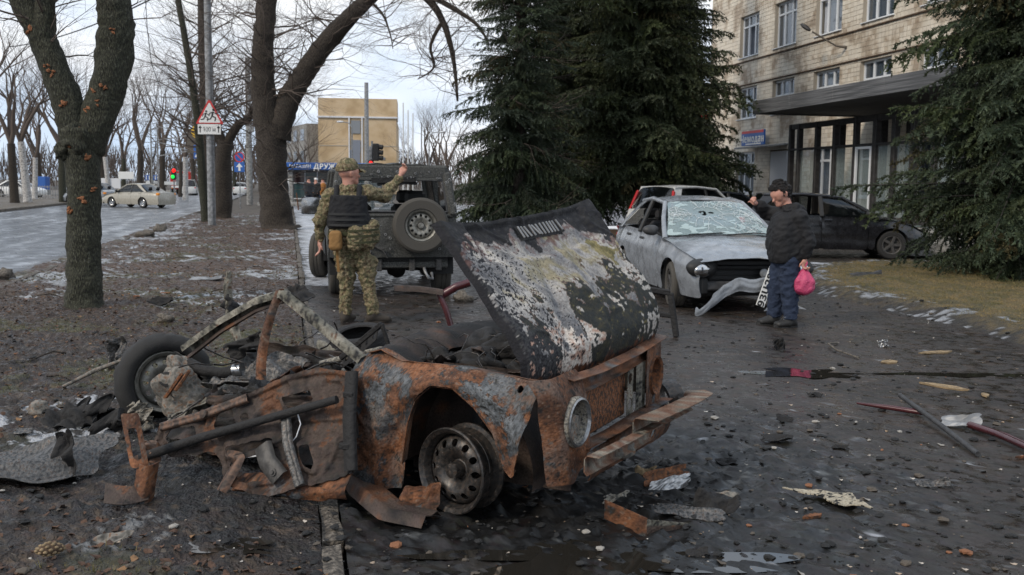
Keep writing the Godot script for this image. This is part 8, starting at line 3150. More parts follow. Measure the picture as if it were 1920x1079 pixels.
func man_with_bag() -> void:
	var r := thing("person", "person in black padded jacket and jeans looking down beside the silver saloon", "person", Vector3(3.05, 0.0, -11.19))
	var V := func(x: float, y: float, z := 0.0) -> Vector3: return Vector3(x, y, z)
	var f := Vector3(-0.86, -0.42, 0.3).normalized()
	var hc: Vector3 = V.call(-0.05, 1.49, 0.0)
	var neck: Vector3 = V.call(0.03, 1.34, 0.0)
	var shn: Vector3 = V.call(0.12, 1.24, 0.17)
	var eln: Vector3 = V.call(0.22, 0.98, 0.2)
	var han: Vector3 = V.call(0.195, 0.775, 0.17)
	var shf: Vector3 = V.call(0.02, 1.26, -0.18)
	var elf: Vector3 = V.call(-0.12, 1.27, -0.3)
	var haf: Vector3 = V.call(-0.265, 1.38, -0.2)
	var kn: Vector3 = V.call(0.07, 0.42, 0.08)
	var kf: Vector3 = V.call(-0.04, 0.42, -0.1)
	var an: Vector3 = V.call(0.09, 0.12, 0.08)
	var af: Vector3 = V.call(-0.04, 0.12, -0.12)
	var s := st(false)
	flesh(s, [[V.call(0.05, 0.8, 0.07), V.call(0.04, 1.15, 0.06), 0.11, 0.11], [V.call(0.05, 0.8, -0.07), V.call(0.04, 1.15, -0.06), 0.11, 0.11], [shn, shf, 0.055, 0.055], [V.call(0.04, 1.2), neck, 0.1, 0.06], [shn, eln, 0.045, 0.036], [eln, han, 0.036, 0.028], [shf, elf, 0.045, 0.036], [elf, haf, 0.044, 0.03], [V.call(0.06, 0.78, 0.08), kn, 0.085, 0.06], [V.call(0.03, 0.78, -0.08), kf, 0.085, 0.06], [kn, an, 0.056, 0.042], [kf, af, 0.056, 0.042]], 0.022, 0.06)
	flesh(s, head_bones(hc, f, neck), 0.008, 0.022)
	flesh(s, hand_bones(han, Vector3(-0.05, -1, 0).normalized(), Vector3(0.6, 0, 0.8).normalized(), 1.0, 1.1), 0.0055, 0.007)
	flesh(s, hand_bones(haf, Vector3(-0.75, 0.1, 0.5).normalized(), Vector3(-0.2, 0.6, 0.5).normalized(), 1.0, 1.3), 0.0055, 0.007)
	obj("body", s, M.skin, r)
	s = st(false)
	# hair: cap over the skull, above the brow and behind the ear
	var u := Vector3.UP
	var side := f.cross(u).normalized()
	u = side.cross(f).normalized()
	var cut := (f * 0.9 - u * 0.43).normalized()
	flesh(s, [[hc + u * 0.045 - f * 0.0, hc + u * 0.035 - f * 0.04, 0.1, 0.098], [hc + u * 0.1 + f * 0.055, hc + u * 0.12 - f * 0.02, 0.05, 0.055], [hc - u * 0.045 - f * 0.06, hc - u * 0.08 - f * 0.055, 0.055, 0.045]], 0.009, 0.025, [[cut, cut.dot(hc + u * 0.055 + f * 0.035)]], 0.03, 28.0)
	flesh(s, [[hc + u * 0.098 + f * 0.072 + side * 0.035, hc + u * 0.102 + f * 0.068 - side * 0.04, 0.027, 0.03], [hc + u * 0.085 + f * 0.08 + side * 0.02, hc + u * 0.1 + f * 0.07 + side * 0.05, 0.018, 0.02], [hc + u * 0.04 + f * 0.02 + side * 0.08, hc - u * 0.01 + f * 0.016 + side * 0.083, 0.016, 0.01], [hc + u * 0.04 + f * 0.02 - side * 0.08, hc - u * 0.01 + f * 0.016 - side * 0.083, 0.016, 0.01]], 0.008, 0.015, [], 0.02, 34.0)
	obj("hair", s, M.hair, r)
	s = st(false)
	for w in [0.033, -0.033]:
		lump(s, Transform3D(Basis(), hc + f * 0.095 + u * 0.004 + side * w), Vector3(0.012, 0.006, 0.012), 0.0, 1.0, 0.0, 8)
	obj("eyes", s, M.hair, r)
	# padded jacket: quilted rings on body and sleeves
	s = st(false)
	var jb := []
	for q in 6:
		var y := 0.79 + 0.075 * q
		var w: float = [0.08, 0.085, 0.085, 0.09, 0.09, 0.085][q]
		var x: float = [0.035, 0.03, 0.02, 0.02, 0.03, 0.04][q]
		var rr: float = [0.132, 0.138, 0.142, 0.142, 0.138, 0.13][q]
		jb.append([V.call(x - 0.05, y, w), V.call(x - 0.05, y, -w), rr, rr])
		jb.append([V.call(x + 0.06, y, w), V.call(x + 0.06, y, -w), rr - 0.01, rr - 0.01])
	jb.append([shn, shf, 0.09, 0.09])
	jb.append([V.call(0.04, 1.2), neck + Vector3(0, -0.02, 0), 0.14, 0.085])
	for q in 5:
		var t := q / 4.0
		var p := shn.lerp(eln, t)
		jb.append([p, p + (eln - shn) * 0.1, 0.085 - 0.012 * t, 0.08 - 0.012 * t])
		p = eln.lerp(han + Vector3(0.005, 0.05, 0), t)
		jb.append([p, p, 0.074 - 0.016 * t, 0.074 - 0.016 * t])
		p = shf.lerp(elf, t)
		jb.append([p, p, 0.086 - 0.012 * t, 0.086 - 0.012 * t])
		p = elf.lerp(haf + Vector3(0.03, -0.02, -0.015), t)
		jb.append([p, p, 0.085 - 0.02 * t, 0.085 - 0.02 * t])
	flesh(s, jb, 0.017, 0.03, [[Vector3.DOWN, -0.72]], 0.016, 11.0, 2.0)
	var jk := obj("jacket", s, M.black_jacket, r)
	s = st(false)
	flesh(s, [[neck + Vector3(0.08, -0.02, 0.07), neck + Vector3(0.08, -0.02, -0.07), 0.06, 0.06], [neck + Vector3(0.13, -0.03, 0.05), neck + Vector3(0.13, -0.03, -0.05), 0.06, 0.06], [neck + Vector3(-0.03, -0.02, 0.075), neck + Vector3(0.07, 0.01, 0.085), 0.04, 0.05]], 0.015, 0.04, [], 0.02, 14.0)
	obj("hood", s, M.black_jacket, jk)
	s = st(false)
	flesh(s, [[V.call(0.04, 0.78, 0.07), V.call(0.04, 0.78, -0.07), 0.135, 0.135], [V.call(0.05, 0.74, 0.08), kn, 0.125, 0.098], [V.call(0.02, 0.74, -0.08), kf, 0.125, 0.095], [kn, an + Vector3(0, -0.03, 0), 0.096, 0.082], [kf, af + Vector3(0, -0.03, 0), 0.092, 0.08]], 0.017, 0.035, [[Vector3.DOWN, -0.085]], 0.03, 9.0, 6.0)
	obj("jeans", s, M.denim, r)
	s = st(false)
	boot(s, an, Vector3(-0.9, 0, 0.25).normalized(), 0.16)
	var b1 := obj("boot", s, M.boot_leather, r)
	s = st(false)
	for k in 4:
		tube(s, [an + Vector3(-0.05 - 0.018 * k, 0.02 - 0.022 * k, 0.05), an + Vector3(-0.07 - 0.018 * k, 0.015 - 0.022 * k, 0.0)], [0.004], 4)
	obj("laces", s, M.galvanised, b1).set_meta("kind", "stuff")
	s = st(false)
	boot(s, af, Vector3(-0.9, 0, 0.1).normalized(), 0.16)
	obj("boot", s, M.boot_leather, r)
	# the bag he carries
	var bag := thing("plastic_bag", "full pink plastic carrier bag held by the person in black", "bag", Vector3(3.05, 0, -11.19) + han + Vector3(0.005, -0.065, 0.0))
	bag.scale = Vector3.ONE * 0.9
	s = st(false)
	sheet(s, 48, 34, func(uu: float, v: float) -> Vector3:
		var a := TAU * uu
		var h := v
		var rr := lerpf(0.018, 0.128, smoothstep(0.02, 0.55, h)) * sqrt(maxf(0.0, 1.0 - pow(maxf(0.0, (h - 0.72) / 0.28), 2.4)))
		var folds := 1.0 + 0.14 * sin(a * 7.0 + 3.0 * sin(h * 4.0)) * (1.0 - h) + 0.16 * N.get_noise_3d(cos(a) * 1.4, h * 3.0, sin(a) * 1.4)
		return Vector3(cos(a) * rr * folds, -0.37 * h + 0.01 * sin(a * 3.0) * h, sin(a) * rr * folds * 0.8), 0.0)
	obj("bag_body", s, M.pink_plastic, bag)
	s = st(false)
	tube(s, [Vector3(0.0, -0.03, 0.0), Vector3(0.02, 0.03, 0.02), Vector3(0.015, 0.06, 0.0)], [0.014, 0.012, 0.01], 8)
	tube(s, [Vector3(0.0, -0.03, 0.0), Vector3(-0.02, 0.03, -0.01), Vector3(-0.01, 0.06, 0.0)], [0.014, 0.012, 0.01], 8)
	obj("handle", s, M.pink_plastic, bag)
	s = st(false)
	lump(s, at(Vector3(0.0, -0.27, 0.0)), Vector3(0.09, 0.07, 0.07), 0.4, 1.5, 3.0, 14)
	obj("contents", s, M.white_panel, bag)

func bystanders() -> void:
	var data := [[578, 57.0, "person in hooded dark coat and blue trousers near the shop", M.grey_coat, M.denim, M.grey_coat, 1.78, 0.6], [592, 58.0, "person in white cap standing between two others near the shop", M.black_jacket, M.black_jacket, M.sign_white, 1.74, -0.3], [605, 59.0, "person in orange-brown coat and dark hat near the shop", M.orange_coat, M.black_jacket, M.black_jacket, 1.74, -1.2]]
	for q in data:
		var z: float = q[1]
		var r := thing("person", q[2], "person", Vector3((q[0] - 960.0) / 1867.0 * z, 0.02, -z), q[7], "bystanders near the shop")
		var h: float = q[6]
		var s := st(false)
		flesh(s, [[Vector3(0, 0.9, 0), Vector3(0, h - 0.35, 0), 0.13, 0.15], [Vector3(-0.18, h - 0.36, 0), Vector3(0.18, h - 0.36, 0), 0.06, 0.06], [Vector3(0, h - 0.4, 0), Vector3(0, h - 0.2, 0.01), 0.08, 0.06], [Vector3(0, h - 0.14, 0.02), Vector3(0, h - 0.1, 0.0), 0.085, 0.09], [Vector3(-0.2, h - 0.38, 0), Vector3(-0.25, h - 0.66, 0.05), 0.05, 0.045], [Vector3(-0.25, h - 0.66, 0.05), Vector3(-0.2, h - 0.86, 0.18), 0.04, 0.035], [Vector3(0.2, h - 0.38, 0), Vector3(0.25, h - 0.66, 0.05), 0.05, 0.045], [Vector3(0.25, h - 0.66, 0.05), Vector3(0.2, h - 0.86, 0.18), 0.04, 0.035], [Vector3(-0.09, 0.9, 0), Vector3(-0.1, 0.05, 0), 0.08, 0.05], [Vector3(0.09, 0.9, 0), Vector3(0.1, 0.05, 0), 0.08, 0.05]], 0.035, 0.05)
		obj("body", s, M.skin, r)
		s = st(false)
		flesh(s, [[Vector3(-0.06, 0.82, 0), Vector3(-0.07, h - 0.42, 0), 0.17, 0.17], [Vector3(0.06, 0.82, 0), Vector3(0.07, h - 0.42, 0), 0.17, 0.17], [Vector3(-0.19, h - 0.38, 0), Vector3(0.19, h - 0.38, 0), 0.09, 0.09], [Vector3(-0.2, h - 0.38, 0), Vector3(-0.26, h - 0.66, 0.05), 0.08, 0.075], [Vector3(-0.26, h - 0.66, 0.05), Vector3(-0.21, h - 0.82, 0.16), 0.07, 0.06], [Vector3(0.2, h - 0.38, 0), Vector3(0.26, h - 0.66, 0.05), 0.08, 0.075], [Vector3(0.26, h - 0.66, 0.05), Vector3(0.21, h - 0.82, 0.16), 0.07, 0.06]], 0.035, 0.06, [[Vector3.DOWN, -0.74]], 0.02, 8.0)
		obj("coat", s, q[3], r)
		s = st(false)
		flesh(s, [[Vector3(-0.09, 0.85, 0), Vector3(-0.1, 0.1, 0), 0.11, 0.08], [Vector3(0.09, 0.85, 0), Vector3(0.1, 0.1, 0), 0.11, 0.08], [Vector3(-0.1, 0.05, 0), Vector3(-0.1, 0.05, 0.14), 0.055, 0.05], [Vector3(0.1, 0.05, 0), Vector3(0.1, 0.05, 0.14), 0.055, 0.05]], 0.035, 0.03)
		obj("trousers", s, q[4], r)
		s = st(false)
		flesh(s, [[Vector3(0, h - 0.06, 0), Vector3(0, h - 0.08, -0.04), 0.105, 0.105]] + ([[Vector3(0, h - 0.2, -0.06), Vector3(0, h - 0.1, -0.03), 0.11, 0.11]] if q[0] == 578 else []), 0.03, 0.03, [] if q[0] == 578 else [[Vector3.DOWN, -(h - 0.11)]])
		obj("hood" if q[0] == 578 else "hat", s, q[5], r)

# ---------------------------------------------------------------- street furniture
func spot(px: float, z: float, y := 0.0) -> Vector3:
	return Vector3((px - 960.0) / 1867.0 * z, y, -z)

func round_face(s: SurfaceTool, t: Transform3D, r: float, d: float, n := 28) -> void:
	lathe(s, t * Transform3D(Basis(Vector3.RIGHT, PI / 2.0), Vector3.ZERO), [Vector2(0, -d * 0.5), Vector2(r, -d * 0.5), Vector2(r, d * 0.5), Vector2(0, d * 0.5)], n, false)

func post(parent: Node3D, called: String, h: float, r: float, m: Material, p := Vector3.ZERO) -> void:
	var s := st(false)
	tube(s, [p + Vector3(0, -0.1, 0), p + Vector3(0, h * 0.5, 0), p + Vector3(0, h, 0)], [r * 1.1, r, r * 0.85], 14)
	obj(called, s, m, parent)

func runner(s: SurfaceTool, o: Vector2, k: float, z: float, flip: float) -> void:
	var P := func(x: float, y: float) -> Vector3: return Vector3(o.x + x * k * flip, o.y + y * k, z)
	round_face(s, at(P.call(0.08, 0.78)), 0.085 * k, 0.004, 12)
	for b in [[0.05, 0.66, -0.02, 0.36, 0.1], [-0.02, 0.38, 0.22, 0.26, 0.075], [0.22, 0.26, 0.16, 0.02, 0.065], [-0.02, 0.38, -0.14, 0.16, 0.075], [-0.14, 0.16, -0.38, 0.14, 0.065], [0.05, 0.64, 0.26, 0.5, 0.055], [0.26, 0.5, 0.38, 0.62, 0.05], [0.04, 0.64, -0.18, 0.54, 0.055], [-0.18, 0.54, -0.24, 0.36, 0.05]]:
		bar(s, P.call(b[0], b[1]), P.call(b[2], b[3]), b[4] * k, 0.004, 0.0, Vector3(0, 0, 1))

func stage_street() -> void:
	# sign pole on the verge
	var r := thing("lamp_pole", "tall grey steel pole carrying the warning sign on the verge", "pole", Vector3(-10.31, 0, -34.15))
	post(r, "shaft", 11.0, 0.125, M.galvanised)
	var s := st()
	box(s, at(Vector3(0, 0.5, 0.1)), Vector3(0.14, 0.4, 0.06), 0.01)
	obj("hatch", s, M.galvanised, r)
	r = thing("warning_sign", "red-bordered triangular sign with running children on the grey pole", "road sign", Vector3(-10.27, 3.82, -33.98))
	s = st()
	var tri_pts := func(k: float) -> PackedVector2Array: return PackedVector2Array([Vector2(-0.46, -0.33) * k, Vector2(-0.43, -0.36) * k, Vector2(0.43, -0.36) * k, Vector2(0.46, -0.33) * k, Vector2(0.03, 0.45) * k, Vector2(-0.03, 0.45) * k])
	plate(s, tri_pts.call(1.0), at(Vector3.ZERO), 0.02)
	obj("border", s, M.sign_red, r)
	s = st()
	plate(s, tri_pts.call(0.8), at(Vector3(0, -0.02, 0.005)), 0.004)
	obj("face", s, M.sign_white, r)
	s = st()
	runner(s, Vector2(0.1, -0.27), 0.5, 0.012, 1.0)
	obj("pictogram", s, M.sign_black, r)
	s = st()
	runner(s, Vector2(-0.14, -0.26), 0.42, 0.014, 1.0)
	obj("pictogram", s, M.sign_black, r)
	r = thing("distance_plate", "white 100 metre plate with two arrows under the warning sign", "road sign", Vector3(-10.28, 3.29, -33.98))
	s = st()
	box(s, at(Vector3.ZERO), Vector3(0.82, 0.38, 0.02), 0.01)
	obj("rim", s, M.sign_black, r)
	s = st()
	box(s, at(Vector3(0, 0, 0.008)), Vector3(0.78, 0.34, 0.01), 0.004)
	obj("face", s, M.sign_white, r)
	lettering("100 м", 0.15, 0.004, M.sign_black, r, at(Vector3(0.0, 0, 0.016)), "lettering", 400, 0.8)
	for x in [-0.31, 0.31]:
		s = st()
		bar(s, Vector3(x, -0.11, 0.015), Vector3(x, 0.06, 0.015), 0.035, 0.004, 0, Vector3(0, 0, 1))
		plate(s, PackedVector2Array([Vector2(-0.06, 0), Vector2(0.06, 0), Vector2(0, 0.09)]), at(Vector3(x, 0.04, 0.017)), 0.004)
		obj("arrow", s, M.sign_black, r)
	# signs further off
	r = thing("crossing_sign", "blue pedestrian crossing sign beside the grey pole", "road sign", spot(378, 60.0))
	post(r, "post", 3.9, 0.04, M.galvanised)
	s = st()
	box(s, at(Vector3(0, 3.26, 0.06)), Vector3(0.8, 0.8, 0.02), 0.01)
	obj("plate", s, M.sign_blue, r)
	s = st()
	plate(s, PackedVector2Array([Vector2(-0.34, -0.32), Vector2(0.34, -0.32), Vector2(0, 0.34)]), at(Vector3(0, 3.26, 0.08)), 0.006)
	obj("triangle", s, M.sign_white, r)
	s = st()
	runner(s, Vector2(-0.02, 3.0), 0.52, 0.084, 1.0)
	obj("pictogram", s, M.sign_black, r)
	s = st()
	round_face(s, at(Vector3(-0.1, 4.45, 0.06)), 0.42, 0.02)
	obj("yellow_disc", s, M.sign_yellow, r)
	s = st()
	box(s, at(Vector3(0.25, 2.3, 0.06)), Vector3(0.5, 0.5, 0.02), 0.01)
	var cplate := obj("small_plate", s, M.sign_white, r)
	lettering("С", 0.3, 0.004, M.sign_black, cplate, at(Vector3(0.25, 2.3, 0.075)))
	r = thing("parking_sign", "round blue no-parking sign above a blue arrow sign on one thin post", "road sign", spot(450, 60.0))
	post(r, "post", 3.2, 0.03, M.galvanised)
	s = st()
	round_face(s, at(Vector3(0, 2.98, 0.05)), 0.31, 0.02)
	obj("ring", s, M.sign_red, r)
	s = st()
	round_face(s, at(Vector3(0, 2.98, 0.064)), 0.25, 0.006)
	obj("disc", s, M.sign_blue, r)
	s = st()
	bar(s, Vector3(-0.19, 3.17, 0.07), Vector3(0.19, 2.79, 0.07), 0.07, 0.004, 0, Vector3(0, 0, 1))
	obj("slash", s, M.sign_red, r)
	s = st()
	box(s, at(Vector3(0, 2.38, 0.05)), Vector3(0.62, 0.6, 0.02), 0.01)
	var ap := obj("arrow_plate", s, M.sign_blue, r)
	s = st()
	bar(s, Vector3(0, 2.15, 0.065), Vector3(0, 2.42, 0.065), 0.12, 0.006, 0, Vector3(0, 0, 1))
	plate(s, PackedVector2Array([Vector2(-0.19, 0), Vector2(0.19, 0), Vector2(0, 0.24)]), at(Vector3(0, 2.38, 0.069)), 0.006)
	obj("arrow", s, M.sign_white, ap)
	# poles
	r = thing("utility_pole", "pale concrete utility pole left of the massive forked tree", "pole", spot(468, 70.0))
	post(r, "shaft", 10.0, 0.2, M.concrete)
	s = st()
	box(s, at(Vector3(0.25, 5.2, 0.1)), Vector3(0.3, 0.5, 0.2), 0.02)
	obj("box", s, M.galvanised, r)
	r = thing("utility_pole", "tall grey pole in front of the yellow brick wall", "pole", spot(687, 75.0))
	post(r, "shaft", 8.9, 0.17, M.galvanised)
	for q in [[755, 82.0, 8.0, "leftmost of the three white flagpoles right of the brick wall"], [764, 83.0, 7.5, "middle of the three white flagpoles right of the brick wall"], [773, 84.0, 7.3, "rightmost of the three white flagpoles right of the brick wall"]]:
		r = thing("flagpole", q[3], "flagpole", spot(q[0], q[1]), 0.0, "white flagpoles")
		post(r, "shaft", q[2], 0.06, M.white_paint)
	for q in [[789, 90.0, 6.9, 0.0, "straight thin lamp post among the flagpoles"], [803, 88.0, 5.6, 0.6, "curved-arm street lamp nearest the spruces"], [660, 85.0, 6.2, -0.5, "street lamp in front of the yellow brick wall"]]:
		r = thing("street_lamp", q[4], "street lamp", spot(q[0], q[1]), 0.0, "street lamps by the crossing")
		post(r, "shaft", q[2], 0.06, M.galvanised)
		if q[3] != 0.0:
			s = st(false)
			tube(s, [Vector3(0, q[2] - 0.1, 0), Vector3(q[3] * 0.5, q[2] + 0.3, 0), Vector3(q[3] * 1.6, q[2] + 0.4, 0)], [0.05, 0.045, 0.04], 8)
			obj("arm", s, M.galvanised, r)
			s = st(false)
			lump(s, at(Vector3(q[3] * 2.0, q[2] + 0.4, 0)), Vector3(0.32, 0.09, 0.12), 0.1, 1.0, 0.0, 12)
			obj("lamp_head", s, M.white_frame, r)
	# traffic signals
	var red := mat("signal_red", L(0.6, 0.02, 0.01), 0.3)
	red.emission_enabled = true
	red.emission = Color(1.0, 0.05, 0.03)
	red.emission_energy_multiplier = 1.6
	var green := mat("signal_green", L(0.02, 0.5, 0.12), 0.3)
	green.emission_enabled = true
	green.emission = Color(0.02, 0.9, 0.25)
	green.emission_energy_multiplier = 1.0
	r = thing("traffic_light", "black traffic light showing red above the burnt jeep's roof", "traffic light", spot(697, 50.0))
	post(r, "post", 3.6, 0.06, M.galvanised)
	s = st()
	box(s, at(Vector3(0.2, 3.05, 0)), Vector3(0.3, 0.86, 0.3), 0.04)
	var hd := obj("signal_head", s, M.black_plastic, r)
	for k in 3:
		s = st(false)
		lathe(s, axle_frame(Vector3(0.34, 2.78 + 0.27 * k, 0), Vector3(1, -0.12, 0.1)), [Vector2(0.12, 0.0), Vector2(0.12, 0.2), Vector2(0.105, 0.2), Vector2(0.105, 0.0)], 16)
		obj("visor", s, M.black_plastic, hd)
	s = st()
	box(s, at(Vector3(-0.06, 3.0, 0.02)), Vector3(0.16, 0.66, 0.16), 0.02)
	obj("control_box", s, M.galvanised, r)
	s = st()
	box(s, at(Vector3(-0.05, 2.52, 0.03)), Vector3(0.26, 0.28, 0.18), 0.03)
	var ph := obj("pedestrian_signal", s, M.black_plastic, r)
	s = st(false)
	lump(s, at(Vector3(-0.05, 2.52, 0.12)), Vector3(0.09, 0.09, 0.03), 0.0, 1.0, 0.0, 12)
	obj("signal_lens", s, red, ph)
	r = thing("traffic_light", "small far traffic light with red and green lamps left of the fire engine", "traffic light", spot(327, 92.0))
	post(r, "post", 2.6, 0.06, M.galvanised)
	s = st()
	box(s, at(Vector3(0, 2.1, 0)), Vector3(0.4, 1.0, 0.3), 0.04)
	hd = obj("signal_head", s, M.black_plastic, r)
	s = st(false)
	lump(s, at(Vector3(0.05, 2.42, 0.17)), Vector3(0.17, 0.17, 0.05), 0.0, 1.0, 0.0, 12)
	obj("signal_lens", s, red, hd)
	s = st(false)
	lump(s, at(Vector3(-0.05, 1.86, 0.17)), Vector3(0.17, 0.17, 0.05), 0.0, 1.0, 0.0, 12)
	obj("signal_lens", s, green, hd)
	# boards along the street
	for q in [[238, 84.0, 1.9, 1.3, 0.62, "large white road sign board above the beige saloon", "sign_white"], [284, 90.0, 1.75, 1.1, 0.45, "blue lane sign with white arrows behind the beige saloon", "sign_blue"], [287, 91.0, 1.3, 1.2, 0.22, "narrow white plate just below the blue lane sign", "sign_white"], [320, 92.0, 1.25, 1.1, 0.3, "white plate right of the blue lane sign", "sign_white"]]:
		r = thing("road_board", q[5], "road sign", spot(q[0], q[1]))
		s = st()
		box(s, at(Vector3(0, q[2], 0)), Vector3(q[3], q[4], 0.05), 0.02)
		obj("board", s, M[q[6]], r)
		post(r, "post", q[2], 0.05, M.galvanised, Vector3(0, 0, -0.1))
		if q[6] == "sign_blue":
			for k in 4:
				s = st()
				bar(s, Vector3(-0.4 + 0.27 * k, 1.58, 0.03), Vector3(-0.4 + 0.27 * k, 1.92, 0.03), 0.09, 0.006, 0, Vector3(0, 0, 1))
				obj("arrow", s, M.sign_white, r)
	r = thing("billboard", "white banner board behind the hidden grey car", "billboard", spot(208, 88.0))
	s = st()
	box(s, at(Vector3(0, 1.2, 0)), Vector3(1.8, 0.9, 0.06), 0.02)
	obj("board", s, M.white_panel, r)
	post(r, "post", 0.9, 0.06, M.galvanised, Vector3(0, 0, -0.1))
	# lattice gantry with a panel
	r = thing("sign_gantry", "lattice mast with horizontal arms holding a weathered panel over the street", "gantry", spot(292, 78.0))
	s = st()
	for x in [-0.25, 0.25]:
		bar(s, Vector3(x, 0, 0), Vector3(x, 5.9, 0), 0.09, 0.09)
	for k in 12:
		bar(s, Vector3(-0.25, 0.4 + 0.46 * k, 0), Vector3(0.25, 0.4 + 0.46 * k, 0), 0.05, 0.05)
	obj("mast", s, M.galvanised, r)
	for q in [[5.7, 5.2], [4.6, 5.0], [4.5, 3.9], [3.4, 3.8]]:
		s = st()
		bar(s, Vector3(0.2, q[0], 0), Vector3(2.6, q[1], 0), 0.08, 0.08)
		obj("arm", s, M.galvanised, r)
	s = st()
	box(s, at(Vector3(3.3, 4.6, 0)), Vector3(1.5, 1.9, 0.08), 0.02)
	obj("panel", s, M.kerb_stone, r)
	# railings across the street
	r = thing("park_railing", "low grey railing along the park across the street", "fence", Vector3(-52, 0, -76), -0.06)
	for y in [0.35, 0.95]:
		s = st()
		box(s, at(Vector3(10, y, 0)), Vector3(20, 0.05, 0.05))
		obj("rail", s, M.galvanised, r)
	s = st()
	for k in 100:
		box(s, at(Vector3(0.1 + 0.2 * k, 0.55, 0)), Vector3(0.03, 1.05, 0.03))
	obj("pickets", s, M.galvanised, r).set_meta("kind", "stuff")
	r = thing("kiosk_panel", "narrow white notice panel right of the massive forked tree", "notice board", spot(537, 62.0))
	s = st()
	box(s, at(Vector3(0, 1.1, 0)), Vector3(0.3, 1.2, 0.1), 0.02)
	obj("panel", s, M.sign_white, r)
	post(r, "post", 0.6, 0.05, M.galvanised)
	r = thing("iron_stake", "thin leaning iron stake in front of the bystanders", "stake", spot(558, 55.0))
	s = st(false)
	tube(s, [Vector3(0.02, 0, 0), Vector3(-0.08, 0.95, 0)], [0.035, 0.03], 8)
	obj("rod", s, M.rust, r)
	r = thing("blue_kiosk", "small blue kiosk between the trees at the far left", "kiosk", spot(82, 92.0))
	s = st()
	box(s, at(Vector3(0, 1.1, 0)), Vector3(0.9, 1.3, 0.9), 0.04)
	obj("cabin", s, M.sign_blue, r)
	s = st()
	box(s, at(Vector3(0, 0.3, 0)), Vector3(1.0, 0.5, 1.0), 0.04)
	obj("base", s, M.concrete, r)
	# low wall with snow behind the silver saloon
	r = thing("low_wall", "low brown wall capped with snow left of the white hatchback", "wall", Vector3(2.2, 0, -24.6), -0.1)
	s = st()
	box(s, at(Vector3(0, 0.25, 0)), Vector3(4.4, 0.5, 0.3), 0.02)
	obj("wall", s, M.brown_wall, r)
	s = st()
	sheet(s, 40, 6, func(u: float, v: float) -> Vector3: return Vector3(lerpf(-2.2, 2.2, u), 0.5 + 0.05 * sin(PI * v) + 0.02 * nz(Vector3(u * 8, v, 0), 1.0), lerpf(0.16, -0.16, v)), 0.02)
	obj("snow_cap", s, M.white_panel, r)
	# wires
	for q in [[Vector3(-30, 9.3, -60), Vector3(-10.3, 8.6, -34.2), 0.03, 0.5, "grey span wire from the left to the sign pole"], [Vector3(-10.3, 9.2, -34.2), Vector3(-18.4, 9.3, -70), 0.012, 0.6, "thin wire from the sign pole to the utility pole"], [Vector3(-18.4, 9.4, -70), Vector3(-11, 8.6, -75), 0.012, 0.3, "thin wire between the two utility poles"]]:
		s = st(false)
		var pts := []
		for k in 17:
			var t := k / 16.0
			pts.append(q[0].lerp(q[1], t) - Vector3(0, q[3] * 4.0 * t * (1 - t), 0))
		tube(s, pts, [q[2]], 5)
		meta(obj("wire", s, M.grey_plastic), q[4], "wire", "overhead wires")
	s = st(false)
	tube(s, [Vector3(-10.95, 9.0, -30), Vector3(-10.9, 7.5, -30), Vector3(-10.85, 6.0, -30), Vector3(-10.75, 5.0, -30), Vector3(-10.55, 4.4, -30)], [0.014, 0.012], 5)
	meta(obj("wire", s, M.grey_plastic), "loose cable end hanging down left of the sign pole", "wire", "overhead wires")

# ---------------------------------------------------------------- wreckage lying about
func gp(x: float, z: float, up := 0.0) -> Vector3:
	return Vector3(x, ground_y(x, z) + up, z)

func scrap(called: String, label: String, cat: String, p: Vector3, ax: Vector3, ay: Vector3, m: Material, amp := 0.02, f := 2.0, sd := 1.0, rag := 0.2, col = null, group := "wreckage on the ground", th := 16) -> MeshInstance3D:
	var s := st()
	crumple(s, Vector3.ZERO, ax, ay, amp, f, th, sd, rag, col)
	s.generate_normals()
	var me := s.commit()
	var o := mesh_node(called, me, m)
	var lift := me.get_aabb().position.y
	o.position = p - Vector3(0, lift * 0.6 + 0.008, 0)
	meta(o, label, cat, group)
	return o

func rod(called: String, label: String, cat: String, pts: Array, rad: Array, m: Material, n := 8) -> MeshInstance3D:
	var s := st(false)
	tube(s, pts, rad, n, true, 0.06)
	var o := obj(called, s, m)
	meta(o, label, cat, "wreckage on the ground")
	return o

